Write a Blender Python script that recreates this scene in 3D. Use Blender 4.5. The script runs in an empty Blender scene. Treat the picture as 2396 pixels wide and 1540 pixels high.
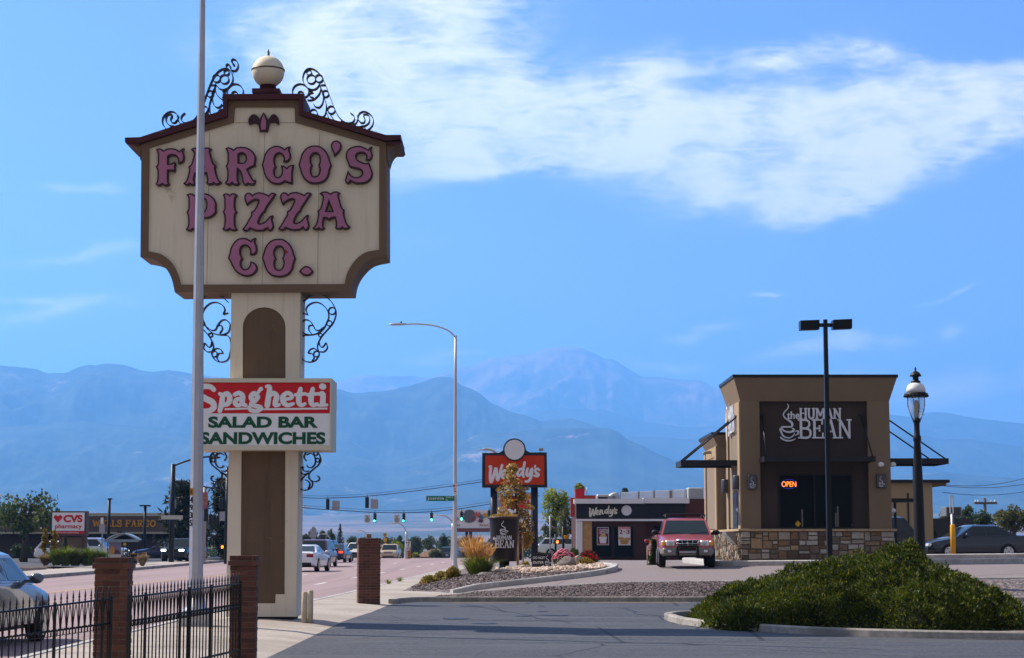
import bpy, bmesh, math, random
from mathutils import Vector, Matrix, noise
from mathutils.geometry import delaunay_2d_cdt
R = math.radians
SC = bpy.context.scene
COL = SC.collection
random.seed(7)

# ---------------------------------------------------------------- camera
F = 4343.0                     # focal length in pixels of a 2396 px wide picture
EYE = 1.6
PIT = math.atan((1268 - 770) / F)
cam = bpy.data.cameras.new('camera')
cam.sensor_width = 36.0
cam.lens = 36.0 * F / 2396
cam.clip_start = 0.1
cam.clip_end = 120000
camo = bpy.data.objects.new('camera', cam)
COL.objects.link(camo)
camo.location = (0, 0, EYE)
camo.rotation_euler = (R(90) + PIT, 0, 0)
SC.camera = camo

# ---------------------------------------------------------------- sun, sky, exposure
SUN_AZ, SUN_EL = 64.0, 44.0    # degrees left of the view axis, above the horizon
SUN_DIR = Vector((-math.sin(R(SUN_AZ)) * math.cos(R(SUN_EL)), math.cos(R(SUN_AZ)) * math.cos(R(SUN_EL)), math.sin(R(SUN_EL))))
sl = bpy.data.lights.new('sun', 'SUN')
sl.energy = 4.6
sl.angle = R(0.5)
sl.color = (1.0, 0.91, 0.78)
slo = bpy.data.objects.new('sun', sl)
COL.objects.link(slo)
slo.rotation_euler = SUN_DIR.to_track_quat('Z', 'Y').to_euler()
SC.view_settings.view_transform = 'Standard'
SC.view_settings.look = 'None'
SC.view_settings.exposure = 1.07
SC.view_settings.gamma = 1.0
SC.view_settings.use_curve_mapping = False
SC.cycles.max_bounces = 6
SC.cycles.diffuse_bounces = 3
SC.cycles.glossy_bounces = 3
SC.cycles.transmission_bounces = 4
SC.cycles.transparent_max_bounces = 8
SC.cycles.volume_bounces = 4
SC.cycles.use_denoising = True

class NT:
    """short hand for building a node tree"""
    def __init__(s, tree):
        s.t = tree; tree.nodes.clear()
    def n(s, kind, **kw):
        nd = s.t.nodes.new(kind)
        for k, v in kw.items():
            setattr(nd, k, v)
        return nd
    def l(s, a, b):
        s.t.links.new(a, b)
    def val(s, sock, v):
        if isinstance(v, bpy.types.NodeSocket): s.l(v, sock)
        else: sock.default_value = v
    def m(s, op, a, b=0.0, c=None, clamp=False):
        nd = s.n('ShaderNodeMath', operation=op); nd.use_clamp = clamp
        s.val(nd.inputs[0], a); s.val(nd.inputs[1], b)
        if c is not None: s.val(nd.inputs[2], c)
        return nd.outputs[0]
    def mix(s, f, a, b, mode='MIX'):
        nd = s.n('ShaderNodeMix', data_type='RGBA', blend_type=mode)
        s.val(nd.inputs[0], f)
        for sk, v in ((nd.inputs[6], a), (nd.inputs[7], b)):
            if isinstance(v, (tuple, list)): sk.default_value = (v[0], v[1], v[2], 1)
            else: s.l(v, sk)
        return nd.outputs[2]
    def smooth(s, x, a, b):
        nd = s.n('ShaderNodeMapRange', interpolation_type='SMOOTHSTEP')
        s.val(nd.inputs[0], x); nd.inputs[1].default_value = a; nd.inputs[2].default_value = b
        return nd.outputs[0]
    def noise(s, vec, scale, detail=4, rough=.55, dist=0.0, out=0):
        nd = s.n('ShaderNodeTexNoise')
        if vec is not None: s.l(vec, nd.inputs['Vector'])
        nd.inputs['Scale'].default_value = scale; nd.inputs['Detail'].default_value = detail
        nd.inputs['Roughness'].default_value = rough; nd.inputs['Distortion'].default_value = dist
        return nd.outputs[out]

def ray(u, v):
    x = (u - 1198) / F; y = (770 - v) / F
    c, s = math.cos(PIT), math.sin(PIT)
    return Vector((x, c - y * s, s + y * c))
def P(u, v, Y):
    """the point at distance Y along the view axis that stands at pixel (u, v) of the photograph"""
    d = ray(u, v)
    return Vector((0, 0, EYE)) + d * (Y / d.y)
def px(u, Y):
    """world x of pixel column u near the horizon at distance Y"""
    return (u - 1198) / F * Y / 1.0066
def pz(v, Y):
    return P(1198, v, Y).z

w = bpy.data.worlds.new('World')
SC.world = w
w.use_nodes = True
N = NT(w.node_tree)
out = N.n('ShaderNodeOutputWorld'); bg = N.n('ShaderNodeBackground')
sky = N.n('ShaderNodeTexSky', sky_type='NISHITA')
sky.sun_disc = False
sky.sun_elevation = R(SUN_EL)
sky.sun_rotation = R(-SUN_AZ)
sky.altitude = 1850
sky.air_density = 1.0
sky.dust_density = 1.2
sky.ozone_density = 3.0
SKY = 0.078
bg.inputs[1].default_value = SKY
tc = N.n('ShaderNodeTexCoord')
sp = N.n('ShaderNodeSeparateXYZ'); N.l(tc.outputs['Generated'], sp.inputs[0])
ysafe = N.m('MAXIMUM', sp.outputs[1], 0.02)
A = N.m('DIVIDE', sp.outputs[0], ysafe)          # tangent of azimuth, looking along +Y
E = N.m('DIVIDE', sp.outputs[2], ysafe)          # tangent of elevation
cv = N.n('ShaderNodeCombineXYZ'); N.l(A, cv.inputs[0]); N.l(E, cv.inputs[1])
def rot_vec(ang, sx, sy):
    mp = N.n('ShaderNodeMapping'); N.l(cv.outputs[0], mp.inputs[0])
    mp.inputs['Rotation'].default_value = (0, 0, R(ang)); mp.inputs['Scale'].default_value = (sx, sy, 1)
    return mp.outputs[0]
warp1 = N.noise(rot_vec(0, 1, 1.5), 9, 5, .55, 0, 1)
wsep = N.n('ShaderNodeSeparateXYZ'); N.l(warp1, wsep.inputs[0])
A2 = N.m('ADD', A, N.m('MULTIPLY', N.m('SUBTRACT', wsep.outputs[0], .5), .09))
E2 = N.m('ADD', E, N.m('MULTIPLY', N.m('SUBTRACT', wsep.outputs[1], .5), .05))
# soft cloud banks: centre u, v, half widths, tilt, weight
BANKS = [(780, 200, 240, 190, -10, 0.62), (980, 190, 250, 170, 10, 0.78), (900, 40, 330, 120, 0, 0.85), (1150, 260, 200, 90, 10, 0.60), (1130, 385, 170, 42, 14, 0.80), (1330, 310, 260, 75, 4, 0.70),
         (1480, 190, 110, 70, 30, 0.62), (1700, 290, 330, 95, 6, 0.95), (1960, 330, 420, 120, 12, 1.05), (1790, 440, 200, 60, 8, 0.80),
         (2230, 270, 280, 90, 18, 0.95), (2060, 410, 220, 40, 22, 0.70), (1760, 130, 330, 40, 14, 0.55), (2050, 130, 260, 40, -6, 0.55), (2330, 130, 120, 30, 0, 0.40),
         (1750, 684, 55, 10, 4, 0.88), (1590, 780, 90, 20, 6, 0.68), (1830, 830, 110, 26, 12, 0.95), (1990, 785, 100, 26, 10, 0.95),
         (2240, 685, 90, 12, 10, 0.65), (2230, 900, 330, 48, 0, 0.95), (2140, 790, 60, 24, 0, 0.68), (2270, 790, 50, 26, 0, 0.77), (1560, 855, 160, 22, 0, 0.58),
         (180, 745, 170, 34, 12, 0.85), (170, 590, 160, 22, 4, 0.58), (190, 425, 150, 20, -3, 0.54), (100, 700, 120, 16, 0, 0.61), (960, 590, 120, 30, 0, 0.31),
         (1090, 826, 80, 10, 4, 0.51), (1010, 850, 70, 14, -6, 0.51), (700, 830, 300, 60, 0, 0.37)]
tot = None
c_, s_ = math.cos(PIT), math.sin(PIT)
for (u0, v0, su, sv, ang, wt) in BANKS:
    d = ray(u0, v0); a0, e0 = d.x / d.y, d.z / d.y
    da = N.m('SUBTRACT', A2, a0); de = N.m('SUBTRACT', E2, e0)
    ca, sa = math.cos(R(ang)), math.sin(R(ang))
    k1, k2 = F / su, F / sv
    p = N.m('MULTIPLY_ADD', de, sa * k1, N.m('MULTIPLY', da, ca * k1))
    q = N.m('MULTIPLY_ADD', de, ca * k2, N.m('MULTIPLY', da, -sa * k2))
    r2 = N.m('ADD', N.m('MULTIPLY', p, p), N.m('MULTIPLY', q, q))
    g = N.m('MULTIPLY', N.m('EXPONENT', N.m('MULTIPLY', r2, -0.9)), wt)
    tot = g if tot is None else N.m('ADD', tot, g)
fib = N.noise(rot_vec(-14, 5, 22), 5.5, 10, .66, 1.6)
blot = N.noise(rot_vec(12, 9, 13), 2.6, 8, .6, .6)
tex = N.m('ADD', N.m('MULTIPLY', fib, .55), N.m('MULTIPLY', blot, .75))     # around .65
dens = N.m('MULTIPLY', N.smooth(tot, .0, 1.25), N.m('ADD', .35, N.m('MULTIPLY', tex, 1.05)))
dens2 = N.m('ADD', dens, N.m('MULTIPLY', N.m('SUBTRACT', tex, .66), N.m('MULTIPLY', N.smooth(tot, .04, .6), 1.45)))
cloud = N.m('MULTIPLY', N.smooth(dens2, .0, 1.28), .93)
front = N.smooth(sp.outputs[1], .1, .4)
cloud = N.m('MULTIPLY', cloud, front)
sky_t = N.mix(1.0, sky.outputs[0], (0.82, 0.84, 1.20), 'MULTIPLY')
CW = 0.76 / SKY
# unseen cloud veil added overhead and behind the camera to neutralise the ambient light
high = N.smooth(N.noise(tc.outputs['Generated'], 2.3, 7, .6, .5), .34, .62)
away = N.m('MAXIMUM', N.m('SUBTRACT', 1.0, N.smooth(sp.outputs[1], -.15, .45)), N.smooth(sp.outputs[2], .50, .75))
fill_veil = N.m('MULTIPLY', N.m('MULTIPLY_ADD', high, .35, .6), away)
sky_v = N.mix(fill_veil, sky_t, (.245 / SKY, .222 / SKY, .20 / SKY))
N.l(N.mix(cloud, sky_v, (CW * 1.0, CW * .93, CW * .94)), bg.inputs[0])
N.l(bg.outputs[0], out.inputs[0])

# ---------------------------------------------------------------- materials
MATS = {}
def M(name, col, rough=.75, metal=0.0, var=.12, scale=2.0, bump=0.0, bscale=30.0, spec=.22, emit=None, island=0.0, coat=0.0, dirt=None, dscale=1.0, dthr=.55, streak=0.0):
    if name in MATS: return MATS[name]
    m = bpy.data.materials.new(name); m.use_nodes = True; MATS[name] = m
    n = NT(m.node_tree)
    o = n.n('ShaderNodeOutputMaterial'); b = n.n('ShaderNodeBsdfPrincipled')
    n.l(b.outputs[0], o.inputs[0])
    b.inputs['Roughness'].default_value = rough; b.inputs['Metallic'].default_value = metal
    b.inputs['Specular IOR Level'].default_value = spec
    b.inputs['Coat Weight'].default_value = coat
    tcn = n.n('ShaderNodeTexCoord')
    c = None
    f = None
    if var:
        nz = n.noise(tcn.outputs['Object'], scale, 6, .6)
        f = n.m('MULTIPLY_ADD', n.m('SUBTRACT', nz, .5), var * 4, 1.0)
    if island:
        ge = n.n('ShaderNodeNewGeometry')
        g = n.m('MULTIPLY_ADD', n.m('SUBTRACT', ge.outputs['Random Per Island'], .5), island * 2, 1.0)
        f = g if f is None else n.m('MULTIPLY', f, g)
    if streak:
        mp = n.n('ShaderNodeMapping'); n.l(tcn.outputs['Object'], mp.inputs[0]); mp.inputs['Scale'].default_value = (7, 7, .35)
        g = n.m('SUBTRACT', 1.0, n.m('MULTIPLY', n.smooth(n.noise(mp.outputs[0], 1.0, 8, .7), .48, .75), streak))
        f = g if f is None else n.m('MULTIPLY', f, g)
    if f is not None:
        cb = n.n('ShaderNodeCombineColor')
        for i in range(3): n.l(n.m('MULTIPLY', f, col[i]), cb.inputs[i])
        c = cb.outputs[0]
    if dirt:
        dz = n.noise(tcn.outputs['Object'], dscale, 9, .68, .4)
        fac = n.smooth(dz, dthr, dthr + .12)
        c = n.mix(fac, c if c is not None else col, dirt)
    if c is not None: n.l(c, b.inputs['Base Color'])
    else: b.inputs['Base Color'].default_value = (*col, 1)
    if bump:
        bp = n.n('ShaderNodeBump'); bp.inputs['Strength'].default_value = min(1, bump); bp.inputs['Distance'].default_value = .02
        n.l(n.noise(tcn.outputs['Object'], bscale, 5, .6), bp.inputs['Height']); n.l(bp.outputs[0], b.inputs['Normal'])
    if emit:
        b.inputs['Emission Color'].default_value = (*emit[0], 1); b.inputs['Emission Strength'].default_value = emit[1]
    return m
def leafmat(name, ca, cb_, cc, scale=.8, trans=.25, rough=.6):
    """foliage: three greens mixed per leaf and per clump, a little light let through"""
    if name in MATS: return MATS[name]
    m = bpy.data.materials.new(name); m.use_nodes = True; MATS[name] = m
    n = NT(m.node_tree)
    o = n.n('ShaderNodeOutputMaterial'); b = n.n('ShaderNodeBsdfPrincipled'); t = n.n('ShaderNodeBsdfTranslucent'); mx = n.n('ShaderNodeMixShader')
    tcn = n.n('ShaderNodeTexCoord'); ge = n.n('ShaderNodeNewGeometry')
    nz = n.noise(tcn.outputs['Object'], scale, 4, .6)
    f1 = n.smooth(n.m('ADD', n.m('MULTIPLY', nz, .8), n.m('MULTIPLY', ge.outputs['Random Per Island'], .4)), .35, .85)
    c = n.mix(f1, ca, cb_)
    c = n.mix(n.smooth(ge.outputs['Random Per Island'], .82, .98), c, cc)
    n.l(c, b.inputs['Base Color']); n.l(c, t.inputs[0]); b.inputs['Roughness'].default_value = rough
    b.inputs['Specular IOR Level'].default_value = .3
    mx.inputs[0].default_value = trans
    n.l(b.outputs[0], mx.inputs[1]); n.l(t.outputs[0], mx.inputs[2]); n.l(mx.outputs[0], o.inputs[0])
    return m

# ---------------------------------------------------------------- mesh building
def base_of(vs):
    xs = [v[0] for v in vs]; ys = [v[1] for v in vs]; zs = [v[2] for v in vs]
    return Vector(((min(xs) + max(xs)) / 2, (min(ys) + max(ys)) / 2, min(zs)))
def tag(o, label=None, cat=None, group=None, kind=None):
    if label: o['label'] = label
    if cat: o['category'] = cat
    if group: o['group'] = group
    if kind: o['kind'] = kind
    return o
def thing(name, loc, label, cat, group=None, rz=0.0):
    o = bpy.data.objects.new(name, None); COL.objects.link(o)
    o.empty_display_size = .3
    o.location = loc; o.rotation_euler = (0, 0, rz)
    return tag(o, label, cat, group)
def wloc(o):
    l = Vector(o.location)
    while o.parent: o = o.parent; l += Vector(o.location)
    return l
class MB:
    def __init__(s): s.v = []; s.f = []; s.mi = []; s.sm = []
    def add(s, vs, fs, mi=0, smooth=False):
        k = len(s.v); s.v += [tuple(x) for x in vs]
        for f in fs: s.f.append(tuple(i + k for i in f)); s.mi.append(mi); s.sm.append(smooth)
        return s
    def box(s, x0, x1, y0, y1, z0, z1, mi=0, rz=0.0, bev=0.0):
        if x1 < x0: x0, x1 = x1, x0
        if y1 < y0: y0, y1 = y1, y0
        if z1 < z0: z0, z1 = z1, z0
        if bev:
            bm = bmesh.new(); bmesh.ops.create_cube(bm, size=1)
            for q in bm.verts: q.co = Vector((x0 + (q.co.x + .5) * (x1 - x0), y0 + (q.co.y + .5) * (y1 - y0), z0 + (q.co.z + .5) * (z1 - z0)))
            bmesh.ops.bevel(bm, geom=bm.edges[:], offset=bev, segments=1, affect='EDGES')
            bm.verts.index_update()
            vs = [q.co.copy() for q in bm.verts]; fs = [[q.index for q in f.verts] for f in bm.faces]; bm.free()
        else:
            vs = [Vector(p) for p in ((x0,y0,z0),(x1,y0,z0),(x1,y1,z0),(x0,y1,z0),(x0,y0,z1),(x1,y0,z1),(x1,y1,z1),(x0,y1,z1))]
            fs = [(0,3,2,1),(4,5,6,7),(0,1,5,4),(1,2,6,5),(2,3,7,6),(3,0,4,7)]
        if rz:
            c = Vector(((x0+x1)/2, (y0+y1)/2, 0)); m = Matrix.Rotation(rz, 3, 'Z')
            vs = [m @ (q - c) + c for q in vs]
        return s.add(vs, fs, mi)
    def quad(s, a, b, c, d, mi=0): return s.add([a, b, c, d], [(0, 1, 2, 3)], mi)
    def tube(s, pts, r, n=8, mi=0, cap=True, smooth=True):
        pts = [Vector(p) for p in pts]
        rs = r if isinstance(r, (list, tuple)) else [r] * len(pts)
        vs = []; fs = []
        prev = None
        for i, p in enumerate(pts):
            t = (pts[min(i + 1, len(pts) - 1)] - pts[max(i - 1, 0)])
            if t.length < 1e-9: t = Vector((0, 0, 1))
            t.normalize()
            if prev is None:
                a = t.orthogonal().normalized() if abs(t.z) < .95 else Vector((1, 0, 0))
            else: a = prev
            a = (a - t * a.dot(t))
            a = a.normalized() if a.length > 1e-6 else t.orthogonal().normalized()
            prev = a
            b = t.cross(a)
            for k in range(n):
                q = 2 * math.pi * (k + .5) / n
                vs.append(p + (a * math.cos(q) + b * math.sin(q)) * rs[i])
        for i in range(len(pts) - 1):
            for k in range(n):
                fs.append((i*n + k, i*n + (k+1) % n, (i+1)*n + (k+1) % n, (i+1)*n + k))
        s.add(vs, fs, mi, smooth)
        if cap:
            k = len(s.v) - len(vs)
            s.f.append(tuple(k + q for q in reversed(range(n)))); s.mi.append(mi); s.sm.append(False)
            s.f.append(tuple(k + (len(pts)-1)*n + q for q in range(n))); s.mi.append(mi); s.sm.append(False)
        return s
    def lathe(s, prof, c, n=16, mi=0, smooth=True):
        """prof: (radius, z) pairs, bottom to top, around the vertical through c"""
        vs = []; fs = []
        for (r, z) in prof:
            for k in range(n):
                q = 2 * math.pi * k / n
                vs.append((c[0] + r * math.cos(q), c[1] + r * math.sin(q), c[2] + z))
        for i in range(len(prof) - 1):
            for k in range(n):
                fs.append((i*n + k, i*n + (k+1) % n, (i+1)*n + (k+1) % n, (i+1)*n + k))
        fs.append(tuple(reversed(range(n)))); fs.append(tuple((len(prof)-1)*n + k for k in range(n)))
        return s.add(vs, fs, mi, smooth)
    def ellipsoid(s, c, rx, ry, rz_, nu=14, nv=8, mi=0):
        vs = [(c[0], c[1], c[2] - rz_)]; fs = []
        for j in range(1, nv):
            t = math.pi * j / nv - math.pi / 2
            for k in range(nu):
                q = 2 * math.pi * k / nu
                vs.append((c[0] + rx*math.cos(t)*math.cos(q), c[1] + ry*math.cos(t)*math.sin(q), c[2] + rz_*math.sin(t)))
        vs.append((c[0], c[1], c[2] + rz_)); L = len(vs) - 1
        for k in range(nu): fs.append((0, 1 + (k+1) % nu, 1 + k)); fs.append((L, L - nu + k, L - nu + (k+1) % nu))
        for j in range(nv - 2):
            for k in range(nu): fs.append((1+j*nu+k, 1+j*nu+(k+1) % nu, 1+(j+1)*nu+(k+1) % nu, 1+(j+1)*nu+k))
        return s.add(vs, fs, mi, True)
    def prism(s, loops, y0, y1, mi=0, side=None):
        """loops: outlines in the x-z plane, outer first then holes; y0 is the front, y1 the back"""
        side = mi if side is None else side
        allp = []; faces = []
        for lp in loops:
            k = len(allp); allp += [Vector((p[0], p[-1])) for p in lp]; faces.append(list(range(k, k + len(lp))))
        def area(lp): return sum(lp[i][0]*lp[(i+1) % len(lp)][-1] - lp[(i+1) % len(lp)][0]*lp[i][-1] for i in range(len(lp)))
        edges = [(f[i], f[(i+1) % len(f)]) for f in faces for i in range(len(f))]
        r = delaunay_2d_cdt(allp, edges, [], 1, 1e-7)
        co, tf = r[0], r[2]
        def inp(lp, x, y):
            c = False; j = len(lp) - 1
            for i in range(len(lp)):
                (ax, ay), (bx, by) = (lp[i][0], lp[i][-1]), (lp[j][0], lp[j][-1])
                if (ay > y) != (by > y) and x < (bx-ax)*(y-ay)/(by-ay)+ax: c = not c
                j = i
            return c
        keep = []
        for t in tf:
            gx = sum(co[k][0] for k in t) / len(t); gy = sum(co[k][1] for k in t) / len(t)
            if inp(loops[0], gx, gy) and not any(inp(h, gx, gy) for h in loops[1:]): keep.append(t)
        tf = keep
        fr = [(p[0], y0, p[1]) for p in co]; bk = [(p[0], y1, p[1]) for p in co]
        def ccw(t):
            a, b, c = (co[t[0]], co[t[1]], co[t[2]])
            return (b[0]-a[0])*(c[1]-a[1]) - (b[1]-a[1])*(c[0]-a[0]) > 0
        tf = [t if ccw(t) else tuple(reversed(t)) for t in tf]
        s.add(fr, tf, mi); s.add(bk, [tuple(reversed(t)) for t in tf], side)
        for i, lp in enumerate(loops):
            n = len(lp); vs = [(p[0], y0, p[-1]) for p in lp] + [(p[0], y1, p[-1]) for p in lp]
            fs = [(k, n + k, n + (k+1) % n, (k+1) % n) for k in range(n)]
            if (area(lp) < 0) != (i > 0): fs = [tuple(reversed(f)) for f in fs]
            s.add(vs, fs, side)
        return s
    def strip(s, pts, w0, y0, y1, mi=0):
        """flat bar bent in the x-z plane, w0 thick, from y0 to y1 deep"""
        pts = [Vector((p[0], 0, p[-1])) for p in pts]; n = len(pts); vs = []
        for i, p in enumerate(pts):
            t = (pts[min(i+1, n-1)] - pts[max(i-1, 0)])
            t = t.normalized() if t.length > 1e-9 else Vector((1, 0, 0))
            q = Vector((-t.z, 0, t.x)) * w0 / 2
            for a, y in ((q, y0), (-q, y0), (-q, y1), (q, y1)): vs.append((p.x + a.x, y, p.z + a.z))
        fs = []
        for i in range(n - 1):
            for k in range(4): fs.append((i*4+k, i*4+(k+1) % 4, (i+1)*4+(k+1) % 4, (i+1)*4+k))
        fs += [(3, 2, 1, 0), ((n-1)*4, (n-1)*4+1, (n-1)*4+2, (n-1)*4+3)]
        return s.add(vs, fs, mi)
    def build(s, name, mats, parent=None, origin=None, fix=False):
        me = bpy.data.meshes.new(name)
        off = wloc(parent) if parent is not None else (Vector(origin) if origin is not None else base_of(s.v))
        me.from_pydata([(v[0]-off.x, v[1]-off.y, v[2]-off.z) for v in s.v], [], s.f)
        for m in (mats if isinstance(mats, (list, tuple)) else [mats]): me.materials.append(m)
        me.polygons.foreach_set('material_index', s.mi)
        me.polygons.foreach_set('use_smooth', s.sm)
        if fix:
            bm = bmesh.new(); bm.from_mesh(me); bmesh.ops.recalc_face_normals(bm, faces=bm.faces[:]); bm.to_mesh(me); bm.free()
        me.update()
        o = bpy.data.objects.new(name, me); COL.objects.link(o)
        if parent is not None: o.parent = parent
        else: o.location = off
        return o
def copy_tree(o, parent=None):
    c = o.copy(); COL.objects.link(c)
    if parent is not None: c.parent = parent
    for ch in o.children: copy_tree(ch, c)
    return c
def crv(pts, n=6, closed=False):
    """Catmull-Rom through 2-D or 3-D points"""
    pts = [Vector(p) for p in pts]; L = len(pts); out = []
    for i in range(L if closed else L - 1):
        g = (lambda k: pts[k % L]) if closed else (lambda k: pts[min(max(k, 0), L - 1)])
        a, b, c, d = g(i-1), g(i), g(i+1), g(i+2)
        for k in range(n):
            t = k / n
            out.append(.5 * ((2*b) + (c-a)*t + (2*a-5*b+4*c-d)*t*t + (3*b-a-3*c+d)*t*t*t))
    if not closed: out.append(pts[-1].copy())
    return out
def interp(tab, x):
    if x <= tab[0][0]: return tab[0][1]
    for (a, b), (c, d) in zip(tab, tab[1:]):
        if x <= c: return b + (d - b) * (x - a) / (c - a)
    return tab[-1][1]
def sheet(name, outline, zf, mat, step=2.0, kind='structure', label=None):
    """a ground surface that fills an outline seen from above and follows zf(x, y)"""
    pts = [Vector((p[0], p[1])) for p in outline]; n = len(pts)
    dense = []
    for i in range(n):
        a, b = pts[i], pts[(i+1) % n]; k = max(1, int((b-a).length / step))
        for j in range(k): dense.append(a.lerp(b, j / k))
    n = len(dense); edges = [(i, (i+1) % n) for i in range(n)]
    def inside(x, y):
        r = False; j = n - 1
        for i in range(n):
            a, b = dense[i], dense[j]
            if (a.y > y) != (b.y > y) and x < (b.x-a.x)*(y-a.y)/(b.y-a.y)+a.x: r = not r
            j = i
        return r
    xs = [p.x for p in dense]; ys = [p.y for p in dense]
    inner = []
    x = min(xs) + step*.5
    while x < max(xs):
        y = min(ys) + step*.5
        while y < max(ys):
            if inside(x, y): inner.append(Vector((x, y)))
            y += step
        x += step
    r = delaunay_2d_cdt(dense + inner, edges, [], 1, 1e-6)
    mb = MB(); co = r[0]
    tf = []
    for t in r[2]:
        a, b, c = co[t[0]], co[t[1]], co[t[2]]
        tf.append(tuple(t) if (b[0]-a[0])*(c[1]-a[1]) - (b[1]-a[1])*(c[0]-a[0]) > 0 else tuple(reversed(t)))
    mb.add([(p[0], p[1], zf(p[0], p[1])) for p in co], tf, 0, True)
    o = mb.build(name, mat, origin=(0, 0, 0))
    return tag(o, label, None, None, kind)
def kerb(name, path, zf, w, h, mat, label='pale concrete kerb', depth=.25):
    """path in x-y; h above zf"""
    pts = [Vector((p[0], p[1])) for p in path]; vs = []; fs = []
    n = len(pts)
    for i, p in enumerate(pts):
        t = (pts[min(i+1, n-1)] - pts[max(i-1, 0)]).normalized(); q = Vector((-t.y, t.x)) * w / 2
        z = zf(p.x, p.y)
        for (a, dz) in ((1, -depth), (1, h - .025), (.78, h), (-.78, h), (-1, h - .025), (-1, -depth)):
            vs.append((p.x + q.x*a, p.y + q.y*a, z + dz))
    for i in range(n - 1):
        for k in range(5): fs.append((i*6+k, (i+1)*6+k, (i+1)*6+k+1, i*6+k+1))
    fs += [tuple(range(6)), tuple(reversed([(n-1)*6+k for k in range(6)]))]
    o = MB().add(vs, fs).build(name, mat, origin=(0, 0, 0), fix=True)
    return tag(o, label, None, None, 'structure')
# ================================================================ the land
def smoothstep(a, b, x):
    t = min(max((x - a) / (b - a), 0), 1); return t * t * (3 - 2 * t)
def zroad(x, y):
    return 0.0 if y < 150 else -0.00006 * (y - 150) ** 2 if y < 240 else -.486 - .0108 * (y - 240)
def zlot(x, y):
    a = min(x, 3.0)
    z = .25 + .062 * a + .010 * max(x - 3, 0) + .085 * (min(y, 58) - 54)
    if x < -1: z += .12 * (x + 1)
    z = max(z, .03)
    if y > 75: z = z + (.35 - z) * smoothstep(75, 125, y)
    if y > 135: z = .35 + zroad(x, y) * smoothstep(135, 200, y)
    return z
def zisl(x, y):
    return zlot(x, y) + .06 + .06 * math.exp(-((x - .3) / 2.2) ** 2 - ((y - 61.3) / 2.6) ** 2)
def zgrd(x, y):
    z = -.12
    if y > 150: z = zroad(x, min(y, 600)) - .12
    return z

def grainmat(name, ca, cb, scale, rough=.9, bump=.4, patch=None, pscale=.15, crack=None, contrast=(.38, .66), stretch=None):
    """ground: fine grain of two tones, wide soft patches, optional crack lines"""
    m = bpy.data.materials.new(name); m.use_nodes = True; MATS[name] = m
    n = NT(m.node_tree); o = n.n('ShaderNodeOutputMaterial'); b = n.n('ShaderNodeBsdfPrincipled'); n.l(b.outputs[0], o.inputs[0])
    t = n.n('ShaderNodeTexCoord').outputs['Object']
    g = n.noise(t, scale, 8, .7)
    c = n.mix(n.smooth(g, *contrast), ca, cb)
    if patch:
        tp = t
        if stretch:
            mp = n.n('ShaderNodeMapping'); n.l(t, mp.inputs[0]); mp.inputs['Scale'].default_value = stretch; tp = mp.outputs[0]
        c = n.mix(n.m('MULTIPLY', n.smooth(n.noise(tp, pscale, 7, .62, .5), .44, .62), .8), c, patch)
    if crack:
        vo = n.n('ShaderNodeTexVoronoi', feature='DISTANCE_TO_EDGE'); n.l(t, vo.inputs['Vector']); vo.inputs['Scale'].default_value = crack[1]
        c = n.mix(n.m('SUBTRACT', 1.0, n.smooth(vo.outputs[0], .0, crack[2])), c, crack[0])
    n.l(c, b.inputs['Base Color']); b.inputs['Roughness'].default_value = rough; b.inputs['Specular IOR Level'].default_value = .25
    bp = n.n('ShaderNodeBump'); bp.inputs['Strength'].default_value = bump; bp.inputs['Distance'].default_value = .02
    n.l(g, bp.inputs['Height']); n.l(bp.outputs[0], b.inputs['Normal'])
    return m
def gravelmat(name, cols, scale):
    m = bpy.data.materials.new(name); m.use_nodes = True; MATS[name] = m
    n = NT(m.node_tree); o = n.n('ShaderNodeOutputMaterial'); b = n.n('ShaderNodeBsdfPrincipled'); n.l(b.outputs[0], o.inputs[0])
    t = n.n('ShaderNodeTexCoord').outputs['Object']
    vo = n.n('ShaderNodeTexVoronoi'); n.l(t, vo.inputs['Vector']); vo.inputs['Scale'].default_value = scale
    sc = n.n('ShaderNodeSeparateColor'); n.l(vo.outputs['Color'], sc.inputs[0])
    rp = n.n('ShaderNodeValToRGB'); n.l(sc.outputs[0], rp.inputs[0])
    el = rp.color_ramp.elements
    while len(el) < len(cols): el.new(.5)
    for i, c in enumerate(cols): el[i].position = i / (len(cols) - 1); el[i].color = (*c, 1)
    n.l(rp.outputs[0], b.inputs['Base Color'])
    b.inputs['Roughness'].default_value = .85
    bp = n.n('ShaderNodeBump'); bp.inputs['Strength'].default_value = 1; bp.inputs['Distance'].default_value = .05; bp.invert = True
    n.l(vo.outputs['Distance'], bp.inputs['Height']); n.l(bp.outputs[0], b.inputs['Normal'])
    return m
m_road = grainmat('road_asphalt', (.23, .165, .17), (.33, .245, .25), 26, patch=(.215, .158, .162), pscale=.6, stretch=(1.0, .035, 1), crack=((.13, .10, .105), .045, .0016))
m_lot = grainmat('dark_asphalt', (.028, .030, .038), (.078, .080, .094), 18, patch=(.070, .071, .080), pscale=.9, stretch=(.22, 1.5, 1), crack=((.012, .012, .015), .23, .010), rough=.75, contrast=(.42, .62))
m_drive = grainmat('drive_asphalt', (.15, .125, .13), (.235, .20, .205), 30, patch=(.185, .155, .16), pscale=.25, crack=((.09, .075, .08), .11, .004))
m_conc = grainmat('concrete', (.30, .262, .232), (.40, .352, .315), 14, patch=(.26, .22, .19), pscale=.35, bump=.2, crack=((.20, .17, .15), .30, .004))
m_kerb = grainmat('kerb_concrete', (.36, .345, .34), (.48, .46, .45), 9, patch=(.30, .285, .28), pscale=.7, bump=.25)
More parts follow.
